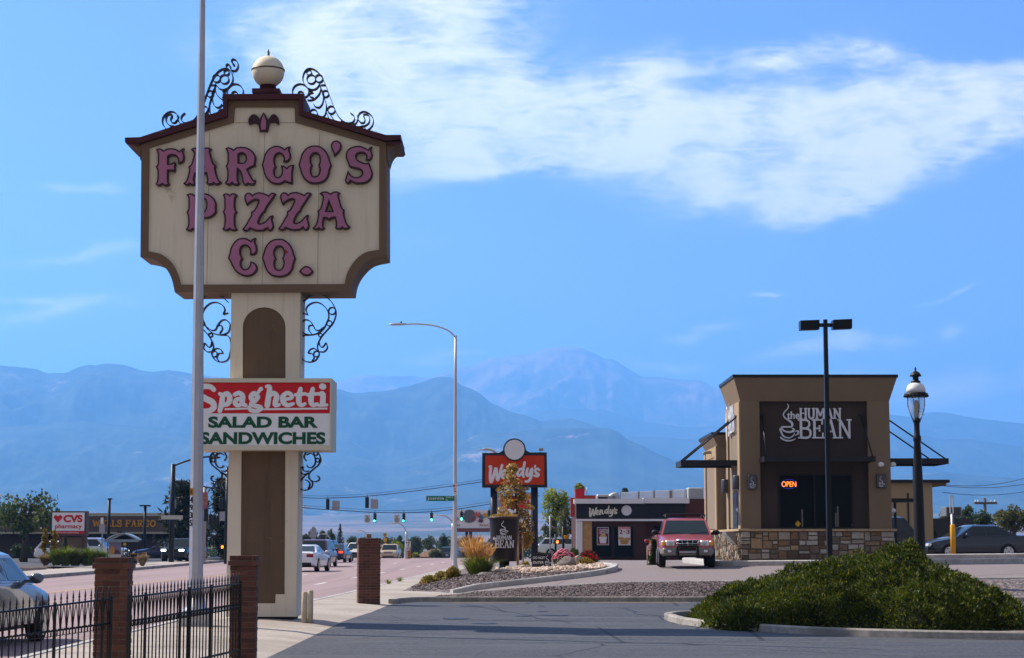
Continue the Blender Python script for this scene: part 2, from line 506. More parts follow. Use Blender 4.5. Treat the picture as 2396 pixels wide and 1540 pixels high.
m_kerbd = grainmat('old_kerb_concrete', (.25, .23, .21), (.36, .33, .30), 9, patch=(.17, .16, .15), pscale=.7, bump=.25)
m_plain = grainmat('dry_grass', (.14, .12, .07), (.22, .19, .12), 1.5, patch=(.09, .11, .05), pscale=.03)
m_grav = gravelmat('purple_gravel', [(.022, .017, .020), (.075, .058, .060), (.13, .10, .10), (.22, .17, .165), (.045, .034, .036)], 13)
m_gravt = gravelmat('tan_gravel', [(.20, .13, .10), (.42, .31, .25), (.55, .44, .37), (.34, .24, .19), (.48, .38, .32)], 9)
m_paint = M('road_paint', (.62, .60, .58), .8, var=.25, scale=3)
m_yel = M('yellow_paint', (.50, .33, .10), .8, var=.35, scale=3)

sheet('ground', [(-16000, -1500), (16000, -1500), (16000, 29000), (-16000, 29000)], lambda x, y: -6.5, m_plain, 4000)
# the near terrain the town stands on; falls away behind the crest
gs = MB()
NX, NY = 24, 30
xs = [-320 + 640 * i / NX for i in range(NX + 1)]; ys = [8 + 692 * (j / NY) ** 1.4 for j in range(NY + 1)]
gs.add([(x, y, zgrd(x, y)) for y in ys for x in xs], [(j*(NX+1)+i, j*(NX+1)+i+1, (j+1)*(NX+1)+i+1, (j+1)*(NX+1)+i) for j in range(NY) for i in range(NX)], 0, True)
tag(gs.build('terrain', m_plain, origin=(0, 0, 0)), 'dry grassy land around the road', None, None, 'structure')

KR = [(-6.35, 10), (-6.35, 44.5), (-5.9, 47), (-5.05, 49), (-3.4, 114), (-2.3, 155), (-.3, 240), (4, 420)]   # right kerb of the road
KL = [(-21.0, 30), (-21.0, 60), (-20.9, 83), (-21.7, 112), (-23.2, 151), (-25, 240), (-28, 420)]       # far kerb
def kx(tab, y): return interp([(b, a) for a, b in tab], y)
sheet('road', KR + list(reversed(KL)), zroad, m_road, 4.0, label='pinkish asphalt four lane road rising to a crest')
# lane marks
def dash(y0, y1, off, w=.13, yellow=False, name='road_marking'):
    mb = MB(); k = max(1, int((y1 - y0) / 3))
    for i in range(k):
        a, b = y0 + (y1-y0)*i/k, y0 + (y1-y0)*(i+1)/k
        xa, xb = kx(KR[3:], a) + off, kx(KR[3:], b) + off
        mb.quad((xa-w/2, a, zroad(xa, a)+.006), (xa+w/2, a, zroad(xa, a)+.006), (xb+w/2, b, zroad(xb, b)+.006), (xb-w/2, b, zroad(xb, b)+.006))
    tag(mb.build(name, m_yel if yellow else m_paint), None, None, None, 'structure')
for y in (58, 70.5, 83, 95.5, 108, 120.5, 133, 145.5):
    dash(y, y + 3.2, -2.9)
for y in (64, 76.5, 89, 101.5, 114, 126.5, 139):
    dash(y, y + 3.2, -6.1)
dash(96, 150, -9.3, .12)
dash(52, 90, -9.9, .12, True, 'road_marking')

# right-hand pavement, lot, drive, beds
KW = lambda x, y: .13
sheet('pavement', [(-6.2, 18), (-3.3, 18), (-3.35, 37), (-3.1, 42), (-3.05, 47.2), (-2.75, 50), (-1.2, 53.6), (-2.2, 55.2), (-3.35, 57), (-3.0, 62), (-2.7, 75), (-1.9, 100), (-1, 150),
      (-2.15, 155), (-3.25, 114), (-4.85, 50), (-5.7, 47.2), (-6.2, 45)],
      lambda x, y: .13 - .10 * smoothstep(-4.2, -3.2, x) * (1 - smoothstep(50, 54, y)) + (zroad(x, y) if y > 150 else 0), m_conc, 1.0, label='pale concrete pavement beside the road')
kerb('kerb', crv([(-6.27, 18), (-6.27, 44.6), (-5.8, 47.1), (-4.95, 49.2), (-3.32, 114), (-2.22, 155)], 8), lambda x, y: 0, .15, .14, m_kerb, 'pale kerb along the near side of the road')
sheet('parking_lot', [(-3.3, 14), (30, 14), (30, 49.2), (-2.85, 49.2), (-3.08, 46.6), (-3.15, 42), (-3.4, 37)], lambda x, y: .035, m_lot, 2.5, label='dark grey asphalt parking lot')
kerb('kerb', crv([(-3.05, 47.6), (-2.85, 48.7), (-2.2, 49.5), (0, 49.65), (6, 49.65), (30, 49.65)], 8), lambda x, y: .03, .18, .13, m_kerbd, 'old kerb between the dark lot and the gravel strip')
mb = MB(); mb.quad((-1.6, 48.15, .041), (-1.55, 48.03, .041), (.3, 48.25, .041), (.3, 48.36, .041)); mb.quad((2, 48.6, .041), (2, 48.5, .041), (4.6, 48.5, .041), (4.6, 48.6, .041))
tag(mb.build('parking_line', m_yel), None, None, None, 'structure')
zstrip = lambda x, y: .14 + (zlot(x, 53.4) + .06 - .14) * smoothstep(49.7, 53.2, y) + .03 * noise.noise(Vector((x*.9, y*.9, 0)))
sheet('gravel_bed', [(-2.4, 49.74), (30, 49.74), (30, 53.2), (3, 53.2), (-.2, 53.3), (-1.5, 53.2)], zstrip, m_grav, .5, 'stuff', 'purple grey gravel strip between lot and driveway')
kerb('kerb', [(-1.7, 53.35), (0, 53.4), (3, 53.3), (8, 53.3), (16, 53.5), (30, 54)], zlot, .18, .10, m_kerb, 'pale kerb along the near edge of the driveway')
ISL = [(-1.75, 54.3), (-1.2, 54.55), (-.5, 54.8), (.5, 55.2), (1.9, 55.9), (2.6, 56.4), (3.05, 57.1), (3.2, 58.2), (3.1, 59.6), (3.0, 61.5), (2.9, 63.5), (2.6, 66)]
ISLC = [(p.x, p.y) for p in crv(ISL, 5)]
sheet('driveway', [(-2.6, 53.38), (30, 53.38), (30, 140), (-1.0, 140), (-1.6, 100), (-1.9, 75)] + list(reversed([(x-.05, y-.05) for x, y in ISL])) , zlot, m_drive, 1.6, label='grey asphalt driveway past the coffee stand')
kerb('kerb', ISLC, zlot, .2, .15, m_kerb, 'pale curved kerb round the planted island')
sheet('gravel_bed', ISLC + [(-1.6, 75), (-2.0, 90), (-2.6, 78), (-2.95, 62), (-3.3, 57.2), (-2.6, 55.6)], zisl, m_grav, .6, 'stuff', 'purple grey gravel of the planted island')
tan_o = crv([(.3, 57.6), (1.5, 57.3), (2.75, 57.6), (2.95, 59), (2.9, 62), (2.5, 64.5), (.2, 65), (-.6, 62), (-.5, 59.4)], 4, True)
sheet('gravel_bed', [(p.x, p.y) for p in tan_o], lambda x, y: zisl(x, y) + .02, m_gravt, .6, 'stuff', 'tan river rock under the roses')
# tar sealed cracks and oil spots on the lot
m_tar = M('tar_seal', (.012, .012, .014), .55, var=.1)
rnd = random.Random(31); mb = MB()
for (x0, y0, x1, y1) in ((-3.2, 45.5, 9, 44.2), (-1.5, 49, 1.2, 36), (-2.6, 41, 4.5, 39.6), (1.0, 47.8, 7.0, 46.9), (2.6, 44.9, 3.4, 34), (-3.2, 38.6, 1.5, 37.2), (6, 47, 5.2, 41.5)):
    a, b = Vector((x0, y0)), Vector((x1, y1)); k = 26; t = (b - a).normalized(); q = Vector((-t.y, t.x)); pts = [a.lerp(b, i/k) + q * (.22 * noise.noise(Vector((i*.35, x0, y0))) + .05 * rnd.uniform(-1, 1)) for i in range(k+1)]
    for i in range(k):
        w0, w1 = .012 + .016 * rnd.random(), .012 + .016 * rnd.random(); p, r_ = pts[i], pts[i+1]
        mb.quad((p.x - q.x*w0, p.y - q.y*w0, .0395), (p.x + q.x*w0, p.y + q.y*w0, .0395), (r_.x + q.x*w1, r_.y + q.y*w1, .0395), (r_.x - q.x*w1, r_.y - q.y*w1, .0395))
tag(mb.build('tar_seam', m_tar), None, None, None, 'structure')
mb = MB()
for _ in range(16):
    x, y, r = rnd.uniform(-2.5, 8), rnd.uniform(36, 48.5), rnd.uniform(.08, .34); k = 14
    mb.add([(x + r*rnd.uniform(.6, 1.1)*math.cos(6.283*i/k), y + r*rnd.uniform(.7, 1.3)*math.sin(6.283*i/k), .0425 + _*.0002) for i in range(k)], [tuple(range(k))])
tag(mb.build('oil_stain', M('oil_stain', (.022, .022, .025), .45, var=.2)), None, None, None, 'structure')
# left-hand side
sheet('pavement', [(-20.98, 60), (-20.88, 83), (-21.68, 112), (-23.18, 151), (-26, 153), (-25.4, 112), (-24.6, 100), (-24, 83), (-24, 60)], lambda x, y: .15, m_conc, 2.0, label='pale concrete median of the road')
kerb('kerb', crv([(-20.9, 60), (-20.8, 83), (-21.6, 112), (-23.1, 151)], 8), lambda x, y: 0, .22, .16, m_kerbd, 'weathered kerb along the far side of the road')
sheet('side_road', [(-24, 60), (-24, 83), (-24.6, 100), (-25.4, 112), (-60, 112), (-60, 60)], lambda x, y: .01, m_road, 4.0, label='far lanes beyond the median')
kerb('kerb', [(-25.3, 101.6), (-27, 101.0), (-38, 100.4)], lambda x, y: .05, .2, .17, m_kerbd, 'dark kerb in front of the grasses bed')
sheet('planting_bed', [(-25.3, 101.7), (-38, 100.5), (-38, 108), (-26, 108)], lambda x, y: .22, grainmat('bark_soil', (.06, .04, .03), (.13, .09, .07), 6), 2.0, label='bark covered bed of ornamental grasses')
sheet('bank_lot', [(-60, 112), (-25.5, 112), (-26, 153), (-27, 230), (-90, 230)], lambda x, y: .12 if y < 150 else .12 + zroad(x, y), m_lot, 8.0, label='asphalt lot around the bank')

# joints cut in the pavement and the kerbs
m_cut = M('joint_cut', (.10, .085, .075), .95, var=0); mb = MB()
for y in [19 + 1.5*i for i in range(19)] + [51.2 + 1.6*i for i in range(34)]:
    xa, xb = kx(KR, y) + .25, (-3.4 if y < 37 else -3.2 if y < 48 else -3.5 if y < 62 else kx(KR, y) + 1.5)
    if xb > xa: zf_ = lambda x: .134 - .10 * smoothstep(-4.2, -3.2, x) * (1 - smoothstep(50, 54, y)); mb.quad((xa, y - .012, zf_(xa)), (min(xb, -4.25), y - .012, .1345), (min(xb, -4.25), y + .012, .1345), (xa, y + .012, zf_(xa)))
tag(mb.build('pavement_joint', m_cut), None, None, None, 'structure'); mb = MB()
for i in range(11): x = -1.2 + 2.6*i; mb.box(x - .007, x + .007, 49.556, 49.744, .0, .164)
tag(mb.build('kerb_joint', m_cut), None, None, None, 'structure')
# gravel stones lying on the strip and the island
def stones(name, n, region, zf, mats, r0, r1, label, seed):
    rnd = random.Random(seed); mb = MB()
    ico = [(0, 0, 1), (.9, 0, .35), (.28, .85, .35), (-.72, .53, .35), (-.72, -.53, .35), (.28, -.85, .35), (.72, .53, -.4), (-.28, .85, -.4), (-.9, 0, -.4), (-.28, -.85, -.4), (.72, -.53, -.4), (0, 0, -.9)]
    fcs = [(0,1,2),(0,2,3),(0,3,4),(0,4,5),(0,5,1),(1,6,2),(2,6,7),(2,7,3),(3,7,8),(3,8,4),(4,8,9),(4,9,5),(5,9,10),(5,10,1),(1,10,6),(11,7,6),(11,8,7),(11,9,8),(11,10,9),(11,6,10)]
    for _ in range(n):
        x, y = region(rnd); r = rnd.uniform(r0, r1); a = rnd.uniform(0, 6.28); sx, sy, sz = rnd.uniform(.7, 1.3), rnd.uniform(.6, 1.1), rnd.uniform(.4, .8)
        ca, sa = math.cos(a), math.sin(a); z = zf(x, y) + r * sz * .3
        mb.add([(x + (p[0]*sx*ca - p[1]*sy*sa)*r*rnd.uniform(.85, 1.15), y + (p[0]*sx*sa + p[1]*sy*ca)*r, z + p[2]*sz*r) for p in ico], fcs, 0)
    o = mb.build(name, mats, origin=(0, 0, 0))
    return tag(o, label, None, None, 'stuff')
m_stone = M('gravel_stone', (.105, .080, .082), .85, var=.2, scale=1, island=.85)
m_stonet = M('river_stone', (.44, .34, .28), .85, var=.2, scale=1, island=.45)
stones('gravel_stones', 8000, lambda r: (r.uniform(-2, 7.5), r.uniform(49.8, 53.1)), zstrip, m_stone, .022, .05, 'loose purple grey stones of the gravel strip', 1)
def isl_in(r):
    while True:
        x, y = r.uniform(-3.1, 2.9), r.uniform(54.6, 63)
        if y > 54.6 + max(0, (x + 1.4)) * .42 + .1 and x > -3.2 + (0 if y > 57 else (57 - y) * .75): return x, y
stones('gravel_stones', 4600, isl_in, zisl, m_stone, .022, .05, 'loose purple grey stones on the planted island', 2)
def tan_in(r):
    while True:
        x, y = r.uniform(-.5, 2.9), r.uniform(57.4, 63)
        if x > .3 or y > 59: return x, y
stones('gravel_stones', 1500, tan_in, lambda x, y: zisl(x, y) + .03, m_stonet, .04, .09, 'loose tan river rocks under the roses', 3)

# ---------------------------------------------------------------- mountains
def mountmat(name, forest, forest2, rock, rthr, fields=None):
    m = bpy.data.materials.new(name); m.use_nodes = True
    n = NT(m.node_tree); o = n.n('ShaderNodeOutputMaterial'); b = n.n('ShaderNodeBsdfPrincipled'); n.l(b.outputs[0], o.inputs[0])
    b.inputs['Roughness'].default_value = 1; b.inputs['Specular IOR Level'].default_value = .05
    t = n.n('ShaderNodeTexCoord').outputs['Object']
    c = n.mix(n.smooth(n.noise(t, .0034, 12, .74), .36, .66), forest, forest2)
    sx = n.n('ShaderNodeSeparateXYZ'); n.l(t, sx.inputs[0])
    k = n.m('ADD', n.noise(t, .0011, 12, .74, .6), n.m('MULTIPLY', sx.outputs[2], rthr[2]))
    c = n.mix(n.smooth(k, rthr[0], rthr[1]), c, rock)
    if fields:
        c = n.mix(n.m('MULTIPLY', n.smooth(n.noise(t, .0016, 8, .65), .44, .56), n.m('SUBTRACT', 1.0, n.smooth(sx.outputs[2], fields[1], fields[2]))), c, fields[0])
    n.l(c, b.inputs['Base Color'])
    return m
def ridge(prof, D, front, back, mat, seed, rough=1.0, z0=-8, pw=1.25, label=''):
    us = []; u = -330
    while u <= 2760: us.append(u); u += 5
    NF, NB = 64, 6
    vs = []; fs = []
    for u in us:
        v = interp(prof, u)
        top = P(u, v, D); dx = top.x / D
        hz = max(top.z, 5)
        hz += rough * .004 * D * .06 * noise.fractal(Vector((u * .045, seed, 0)), .6, 2.1, 6)
        for j in range(NF + NB + 1):
            if j <= NF:
                t = j / NF; y = D - front * (1 - t)
                x = dx * y
                sp_ = noise.ridged_multi_fractal(Vector((x / 1500 + seed, y / 4200, seed * .7)), .78, 2.2, 8, 1.0, 2.0) - 1.0
                z = z0 + (hz - z0) * (t ** pw) * (1 + rough * .46 * sp_ * math.sin(math.pi * t) ** .8 * (1 - t * .55))
                lim = z0 + (hz - z0) * (y / D) * .985       # the slope stays under the crest as seen from the town
                z = min(z, lim) if j < NF else hz
            else:
                t = (j - NF) / NB; y = D + back * t; x = dx * y; z = hz * (1 - .55 * t)
            vs.append((x, y, z))
    k = NF + NB + 1
    for i in range(len(us) - 1):
        for j in range(k - 1): fs.append((i*k+j, (i+1)*k+j, (i+1)*k+j+1, i*k+j+1))
    o = MB().add(vs, fs, 0, True).build('mountain', mat, origin=(0, 0, 0))
    return tag(o, label, None, None, 'structure')
forest, forest2, rock = (.010, .020, .016), (.060, .075, .046), (.40, .28, .23)
R5 = [(-300, 960), (0, 940), (500, 930), (760, 905), (793,892),(854,877),(907,881),(960,879),(1000,885),(1021,881),(1048,866),(1083,859),(1105,856),(1127,845),(1153,837),(1171,838),(1202,831),(1232,829.5),(1254,824),(1276,817),(1307,811),(1338,811),(1364,815),(1391,827),(1417,840),(1435,840.5),(1461,857),(1478,868),(1505,882),(1544,882),(1566,885),(1610,889),(1637,889),(1659,899),(1674,908.6),(1696,909),(1800,950),(1950,985),(2300,1000),(2700,1010)]
R4b = [(-300, 1100), (1000, 1010), (1160, 985), (1300, 955), (1420, 960), (1500, 985), (1600, 1000), (1800, 995), (1950, 990), (2082, 969.5),(2129,976),(2163,967),(2187,964),(2214,965.5),(2260,975),(2310,982),(2400,992),(2700,985)]
R3 = [(-330, 862), (0, 856), (40, 858), (86,864),(106,872.5),(154,873),(186,858),(213,853),(222,855),(245,850),(286,853),(302,856),(327,866),(355,871),(396,866),(432,871),(478,879),(532,885),(620,902),(700,897),(795,911),(825,920),(904,915),(960,903),(995,891),(1026,881),(1057,883),(1083,903),(1118,916.5),(1153,945),(1193,963),(1237,974),(1268,987),(1281,983),(1338,979),(1382,993),(1430,1010),(1500,1048),(1600,1085),(1700,1120),(2700,1180)]
R4 = [(-300, 1180), (1200, 1110), (1380, 1045), (1456,1022),(1530,1022),(1640,1030),(1700,1024),(1850,1030),(2000,1012),(2082,1005),(2102,1001),(2138,1014),(2193,1026),(2214,1028),(2254,1026),(2310,1034),(2400,1046),(2700,1030)]
R2 = [(-330, 1010), (0, 1000), (200, 985), (420, 1010), (640, 1040), (800, 1062), (900, 1085), (1000, 1062), (1076,1033),(1127,1013),(1193,1013),(1280,1002),(1426,1002),(1448,1013),(1470,1029),(1505,1044),(1544,1064),(1588,1081),(1680,1120),(1800,1150),(2000,1120),(2200,1105),(2400,1120),(2700,1150)]
R1 = [(-330, 1200), (0, 1190), (300, 1198), (600, 1205), (760, 1207), (900, 1200), (1100, 1205), (1300, 1200), (1500, 1190), (1800, 1196), (2100, 1200), (2700, 1210)]
ridge(R5, 23500, 7000, 4000, mountmat('peak_rock', forest, forest2, (.32, .21, .195), (.54, .80, .000085)), 3.3, .9, label='highest bare pinkish peak on the skyline')
ridge(R4b, 19000, 4500, 2500, mountmat('far_slope', forest, forest2, rock, (.62, .72, .00002)), 8.1, 1.0, label='wooded shoulder below the high peak')
ridge(R4, 15500, 4000, 2000, mountmat('mid_slope', forest, forest2, rock, (.63, .72, .0)), 5.2, 1.1, label='wooded ridge behind the coffee stand')
ridge(R3, 13500, 4800, 2500, mountmat('near_slope', forest, forest2, rock, (.60, .70, .0)), 1.7, 1.1, label='long blue ridge with a rounded double top')
ridge(R2, 11200, 3600, 1500, mountmat('front_slope', forest, forest2, rock, (.575, .68, .0)), 6.6, 1.2, label='nearer wooded ridge with pale rock scars')
ridge(R1, 7800, 3800, 1500, mountmat('foothill', (.05, .06, .035), (.10, .09, .055), (.26, .19, .15), (.60, .70, .0), ((.22, .15, .125), 30, 190)), 2.4, .7, label='low dry foothills with pinkish fields')

# ---------------------------------------------------------------- the air
hz = MB().box(-15500, 15500, -1200, 28500, -7.5, 2530)
mh = bpy.data.materials.new('haze'); mh.use_nodes = True
n = NT(mh.node_tree); o = n.n('ShaderNodeOutputMaterial'); pv = n.n('ShaderNodeVolumePrincipled')
pv.inputs['Color'].default_value = (.185, .49, 1.0, 1)
pv.inputs['Absorption Color'].default_value = (0, 0, 0, 1)
pv.inputs['Density'].default_value = 8.9e-5
pv.inputs['Anisotropy'].default_value = 0.3
n.l(pv.outputs[0], o.inputs['Volume'])
tag(hz.build('haze', mh, origin=(0, 0, 0)), 'blue haze between the town and the mountains', None, None, 'stuff')
# ================================================================ lettering
K_ = 2396 / 4096
class Crop:
    """turns pixels of an enlarged piece of the photograph into points at a distance Y"""
    def __init__(s, x0, y0, k): s.x0, s.y0, s.k = x0, y0, k
    def uv(s, x, y): return ((s.x0 + x / s.k) * K_, (s.y0 + y / s.k) * K_)
    def p(s, x, y, Y):
        q = P(*s.uv(x, y), Y); return (q.x, q.z)
    def path(s, pts, Y): return [s.p(a[0], a[1], Y) for a in pts]
TEXTS = {}
def font_mesh(txt, bold):
    key = (txt, bold)
    if key in TEXTS: return TEXTS[key]
    cu = bpy.data.curves.new('lettering', 'FONT'); cu.body = txt; cu.offset = bold; cu.resolution_u = 4; cu.fill_mode = 'FRONT'
    ob = bpy.data.objects.new('lettering', cu); COL.objects.link(ob)
    dg = bpy.context.evaluated_depsgraph_get(); dg.update()
    ev = ob.evaluated_get(dg); me = ev.to_mesh()
    vs = [(v.co.x, v.co.y) for v in me.vertices]; fs = [tuple(p.vertices) for p in me.polygons]
    ev.to_mesh_clear(); bpy.data.objects.remove(ob); bpy.data.curves.remove(cu)
    TEXTS[key] = (vs, fs); return TEXTS[key]
def add_text(mb, txt, x0, x1, z0, z1, y0, y1, bold=0.0, mi=0):
    vs, fs = font_mesh(txt, bold)
    ax, bx = min(v[0] for v in vs), max(v[0] for v in vs); az, bz = min(v[1] for v in vs), max(v[1] for v in vs)
    q = [(x0 + (v[0]-ax)/(bx-ax)*(x1-x0), z0 + (v[1]-az)/(bz-az)*(z1-z0)) for v in vs]
    n = len(q)
    def cc(f): return sum(q[f[i]][0]*q[f[(i+1) % len(f)]][1] - q[f[(i+1) % len(f)]][0]*q[f[i]][1] for i in range(len(f))) > 0
    fs = [f if cc(f) else tuple(reversed(f)) for f in fs]
    cnt = {}
    for f in fs:
        for i in range(len(f)):
            e = (f[i], f[(i+1) % len(f)]); cnt[e] = 1
    sides = [(a, a + n, b + n, b) for (a, b) in cnt if (b, a) not in cnt]
    mb.add([(p[0], y0, p[1]) for p in q] + [(p[0], y1, p[1]) for p in q], fs + sides, mi)
    return mb
def ribbon(mb, pts, y0, y1, w=None, n=5, smooth=True, mi=0, round_ends=True, dy=0.0):
    """a raised brush stroke; pts (x, z, width) or (x, z) with one width"""
    P3 = [(p[0], p[1], (p[2] if len(p) > 2 else w)) for p in pts]
    cp = crv(P3, n) if smooth and len(P3) > 2 else [Vector(p) for p in P3]
    L = []; Rr = []
    for i, p in enumerate(cp):
        a, b = cp[max(i-1, 0)], cp[min(i+1, len(cp)-1)]
        t = Vector((b.x-a.x, b.y-a.y)); t = t.normalized() if t.length > 1e-9 else Vector((1, 0))
        nn = Vector((-t.y, t.x)) * p.z / 2
        L.append((p.x + nn.x, p.y + nn.y)); Rr.append((p.x - nn.x, p.y - nn.y))
    def cap(p, a, b):
        t = Vector((p.x - a.x, p.y - a.y)); t = t.normalized() if t.length > 1e-9 else Vector((1, 0)); nn = Vector((-t.y, t.x)); out_ = []
        for k in range(1, 5):
            q = math.pi * k / 5
            out_.append((p.x + (nn.x*math.cos(q) + t.x*math.sin(q)) * p.z/2, p.y + (nn.y*math.cos(q) + t.y*math.sin(q)) * p.z/2))
        return out_
    m = len(cp)
    vs = []; fs = []
    for i in range(m):
        yy = y0 - dy - i * 3e-5; vs += [(L[i][0], yy, L[i][1]), (Rr[i][0], yy, Rr[i][1]), (Rr[i][0], y1, Rr[i][1]), (L[i][0], y1, L[i][1])]
    for i in range(m - 1):
        for k in range(4): fs.append((i*4+k, i*4+(k+1) % 4, (i+1)*4+(k+1) % 4, (i+1)*4+k))
    fs = [tuple(reversed(f)) for f in fs]
    fs += [(0, 1, 2, 3), tuple(reversed([(m-1)*4+k for k in range(4)]))]
    mb.add(vs, fs, mi)
    if round_ends:
        for p, a in ((cp[0], cp[1]), (cp[-1], cp[-2])):
            c = [(p.x + p.z*.5*math.cos(q*math.pi/6), p.y + p.z*.5*math.sin(q*math.pi/6)) for q in range(12)]
            mb.add([(q[0], y0 - dy + .0007 - (.0003 if p is cp[0] else 0), q[1]) for q in c] + [(q[0], y1, q[1]) for q in c], [tuple(range(12))] + [(k, 12+k, 12+(k+1) % 12, (k+1) % 12) for k in range(12)], mi)
    return mb
# slab serif capitals in a unit box: strokes of (x, y) with a stroke weight (1 thick, .6 thin)
SLAB = {
 'H': [(1, [(.2,0),(.2,1)]), (1, [(.8,0),(.8,1)]), (.6, [(.2,.52),(.8,.52)]), (.6, [(.02,.04),(.38,.04)]), (.6, [(.62,.04),(.98,.04)]), (.6, [(.02,.96),(.38,.96)]), (.6, [(.62,.96),(.98,.96)])],
 'U': [(1, [(.2,1),(.2,.35),(.3,.1),(.5,.03),(.7,.1),(.8,.35),(.8,1)]), (.6, [(.02,.96),(.38,.96)]), (.6, [(.62,.96),(.98,.96)])],
 'M': [(.8, [(.16,0),(.16,1)]), (1, [(.2,.97),(.5,.25)]), (.8, [(.5,.25),(.8,.97)]), (1, [(.84,0),(.84,1)]), (.6, [(0,.04),(.32,.04)]), (.6, [(.66,.04),(1,.04)]), (.6, [(0,.96),(.2,.96)]), (.6, [(.8,.96),(1,.96)])],
 'A': [(.7, [(.48,1),(.16,.02)]), (1, [(.5,.97),(.82,.02)]), (.6, [(.26,.36),(.72,.36)]), (.6, [(0,.04),(.34,.04)]), (.6, [(.64,.04),(1,.04)])],
 'N': [(.8, [(.17,0),(.17,1)]), (1, [(.17,.95),(.83,.05)]), (.8, [(.83,0),(.83,1)]), (.6, [(0,.04),(.36,.04)]), (.6, [(0,.96),(.2,.96)]), (.6, [(.64,.96),(1,.96)])],
 'B': [(1, [(.22,0),(.22,1)]), (.8, [(.2,.955),(.6,.95),(.8,.85),(.8,.66),(.6,.53),(.2,.52)]), (.9, [(.2,.52),(.62,.51),(.87,.4),(.87,.15),(.65,.04),(.2,.045)]), (.6, [(0,.04),(.3,.04)]), (.6, [(0,.96),(.3,.96)])],
 'E': [(1, [(.22,0),(.22,1)]), (.6, [(0,.96),(.9,.96)]), (.6, [(0,.04),(.95,.04)]), (.6, [(.22,.52),(.66,.52)]), (.6, [(.87,1),(.87,.72)]), (.6, [(.64,.68),(.64,.36)]), (.6, [(.92,0),(.92,.3)])],
 'W': [(1, [(.1,.97),(.3,.05)]), (.7, [(.3,.05),(.5,.85)]), (1, [(.5,.85),(.7,.05)]), (.7, [(.7,.05),(.9,.97)]), (.6, [(0,.96),(.24,.96)]), (.6, [(.76,.96),(1,.96)])],
 'L': [(1, [(.25,0),(.25,1)]), (.6, [(0,.96),(.5,.96)]), (.6, [(0,.04),(.95,.04)]), (.6, [(.92,0),(.92,.33)])],
 'S': [(.9, [(.82,.72),(.7,.93),(.45,.97),(.2,.86),(.2,.64),(.5,.52),(.8,.38),(.82,.15),(.55,.03),(.25,.07),(.15,.28)]), (.6, [(.86,.98),(.86,.66)]), (.6, [(.12,.02),(.12,.34)])],
 'F': [(1, [(.22,0),(.22,1)]), (.6, [(0,.96),(.92,.96)]), (.6, [(0,.04),(.48,.04)]), (.6, [(.22,.5),(.66,.5)]), (.6, [(.9,1),(.9,.7)]), (.6, [(.66,.66),(.66,.34)])],
 'R': [(1, [(.22,0),(.22,1)]), (.8, [(.2,.955),(.6,.95),(.8,.82),(.78,.6),(.55,.49),(.2,.48)]), (.9, [(.5,.48),(.8,.05)]), (.6, [(0,.04),(.44,.04)]), (.6, [(.72,.04),(1,.04)]), (.6, [(0,.96),(.3,.96)])],
 'G': [(1, [(.84,.7),(.72,.92),(.48,.97),(.2,.8),(.12,.5),(.2,.2),(.48,.03),(.74,.08),(.82,.25)]), (1, [(.82,.02),(.82,.42)]), (.6, [(.6,.42),(1,.42)]), (.6, [(.88,.98),(.88,.66)])],
 'O': [(1, [(.5,.97),(.2,.8),(.1,.5),(.2,.2),(.5,.03),(.8,.2),(.9,.5),(.8,.8),(.5,.97)])],
}
def slab_text(mb, txt, x0, x1, z0, z1, y0, y1, weight=.13, gap=.06, widths=None):
    wd = [(widths or {}).get(c, {'W': 1.35, 'M': 1.25, 'L': .85, 'E': .85, 'F': .85, ' ': .45, 'S': .8}.get(c, 1.0)) for c in txt]
    tot_ = sum(wd) + gap * (len(txt) - 1); x = x0; sc = (x1 - x0) / tot_; h = z1 - z0; k = 0
    for c, wv in zip(txt, wd):
        for (wt, st) in SLAB.get(c, []):
            k += 1
            ribbon(mb, [(x + a * wv * sc, z0 + b * h) for a, b in st], y0, y1, weight * wt * h, 4, len(st) > 2, 0, False, dy=.0008 * (k % 13))
        x += (wv + gap) * sc
    return mb
BEAN_STROKES = [
 [(465,235,12),(488,290,22),(480,350,26),(420,420,30),(370,480,28),(360,540,28),(400,610,36),(490,670,42),(570,730,54),(596,790,54),(570,845,44),(480,852,38),(350,850,40),(308,868,36),(350,935,38),(440,982,42),(540,985,48),(620,958,60),(636,915,46),(594,888,26)],
 [(270,905,40),(290,960,48),(330,1060,42),(400,1120,36),(500,1145,32),(590,1110,28),(640,1050,22),(660,1010,12)],
 [(680,980,20),(720,955,30),(755,980,42),(740,1040,34),(660,1085,10)],
 [(285,1130,36),(340,1180,42),(440,1215,42),(560,1215,38),(640,1190,26),(680,1165,10)]]
def coffee_cup(mb, fx, y0, y1, sc):
    """the steaming cup mark; fx maps logo pixels to (x, z), sc metres per logo pixel"""
    for i, st in enumerate(BEAN_STROKES):
        ribbon(mb, [(*fx(a, b), c * sc) for a, b, c in st], y0, y1, None, 4, True, 0, True, dy=.001 * i)
    return mb
def bean_logo(mb, fx, y0, y1, sc):
    coffee_cup(mb, fx, y0, y1, sc)
    a, b = fx(455, 640), fx(790, 435); add_text(mb, 'the', a[0], b[0], a[1], b[1], y0, y1, .02)
    a, b = fx(780, 635), fx(1895, 352); slab_text(mb, 'HUMAN', a[0], b[0], a[1], b[1], y0, y1, .17, .0)
    a, b = fx(748, 1160), fx(2170, 645); slab_text(mb, 'BEAN', a[0], b[0], a[1], b[1], y0, y1, .125, .0)
    return mb
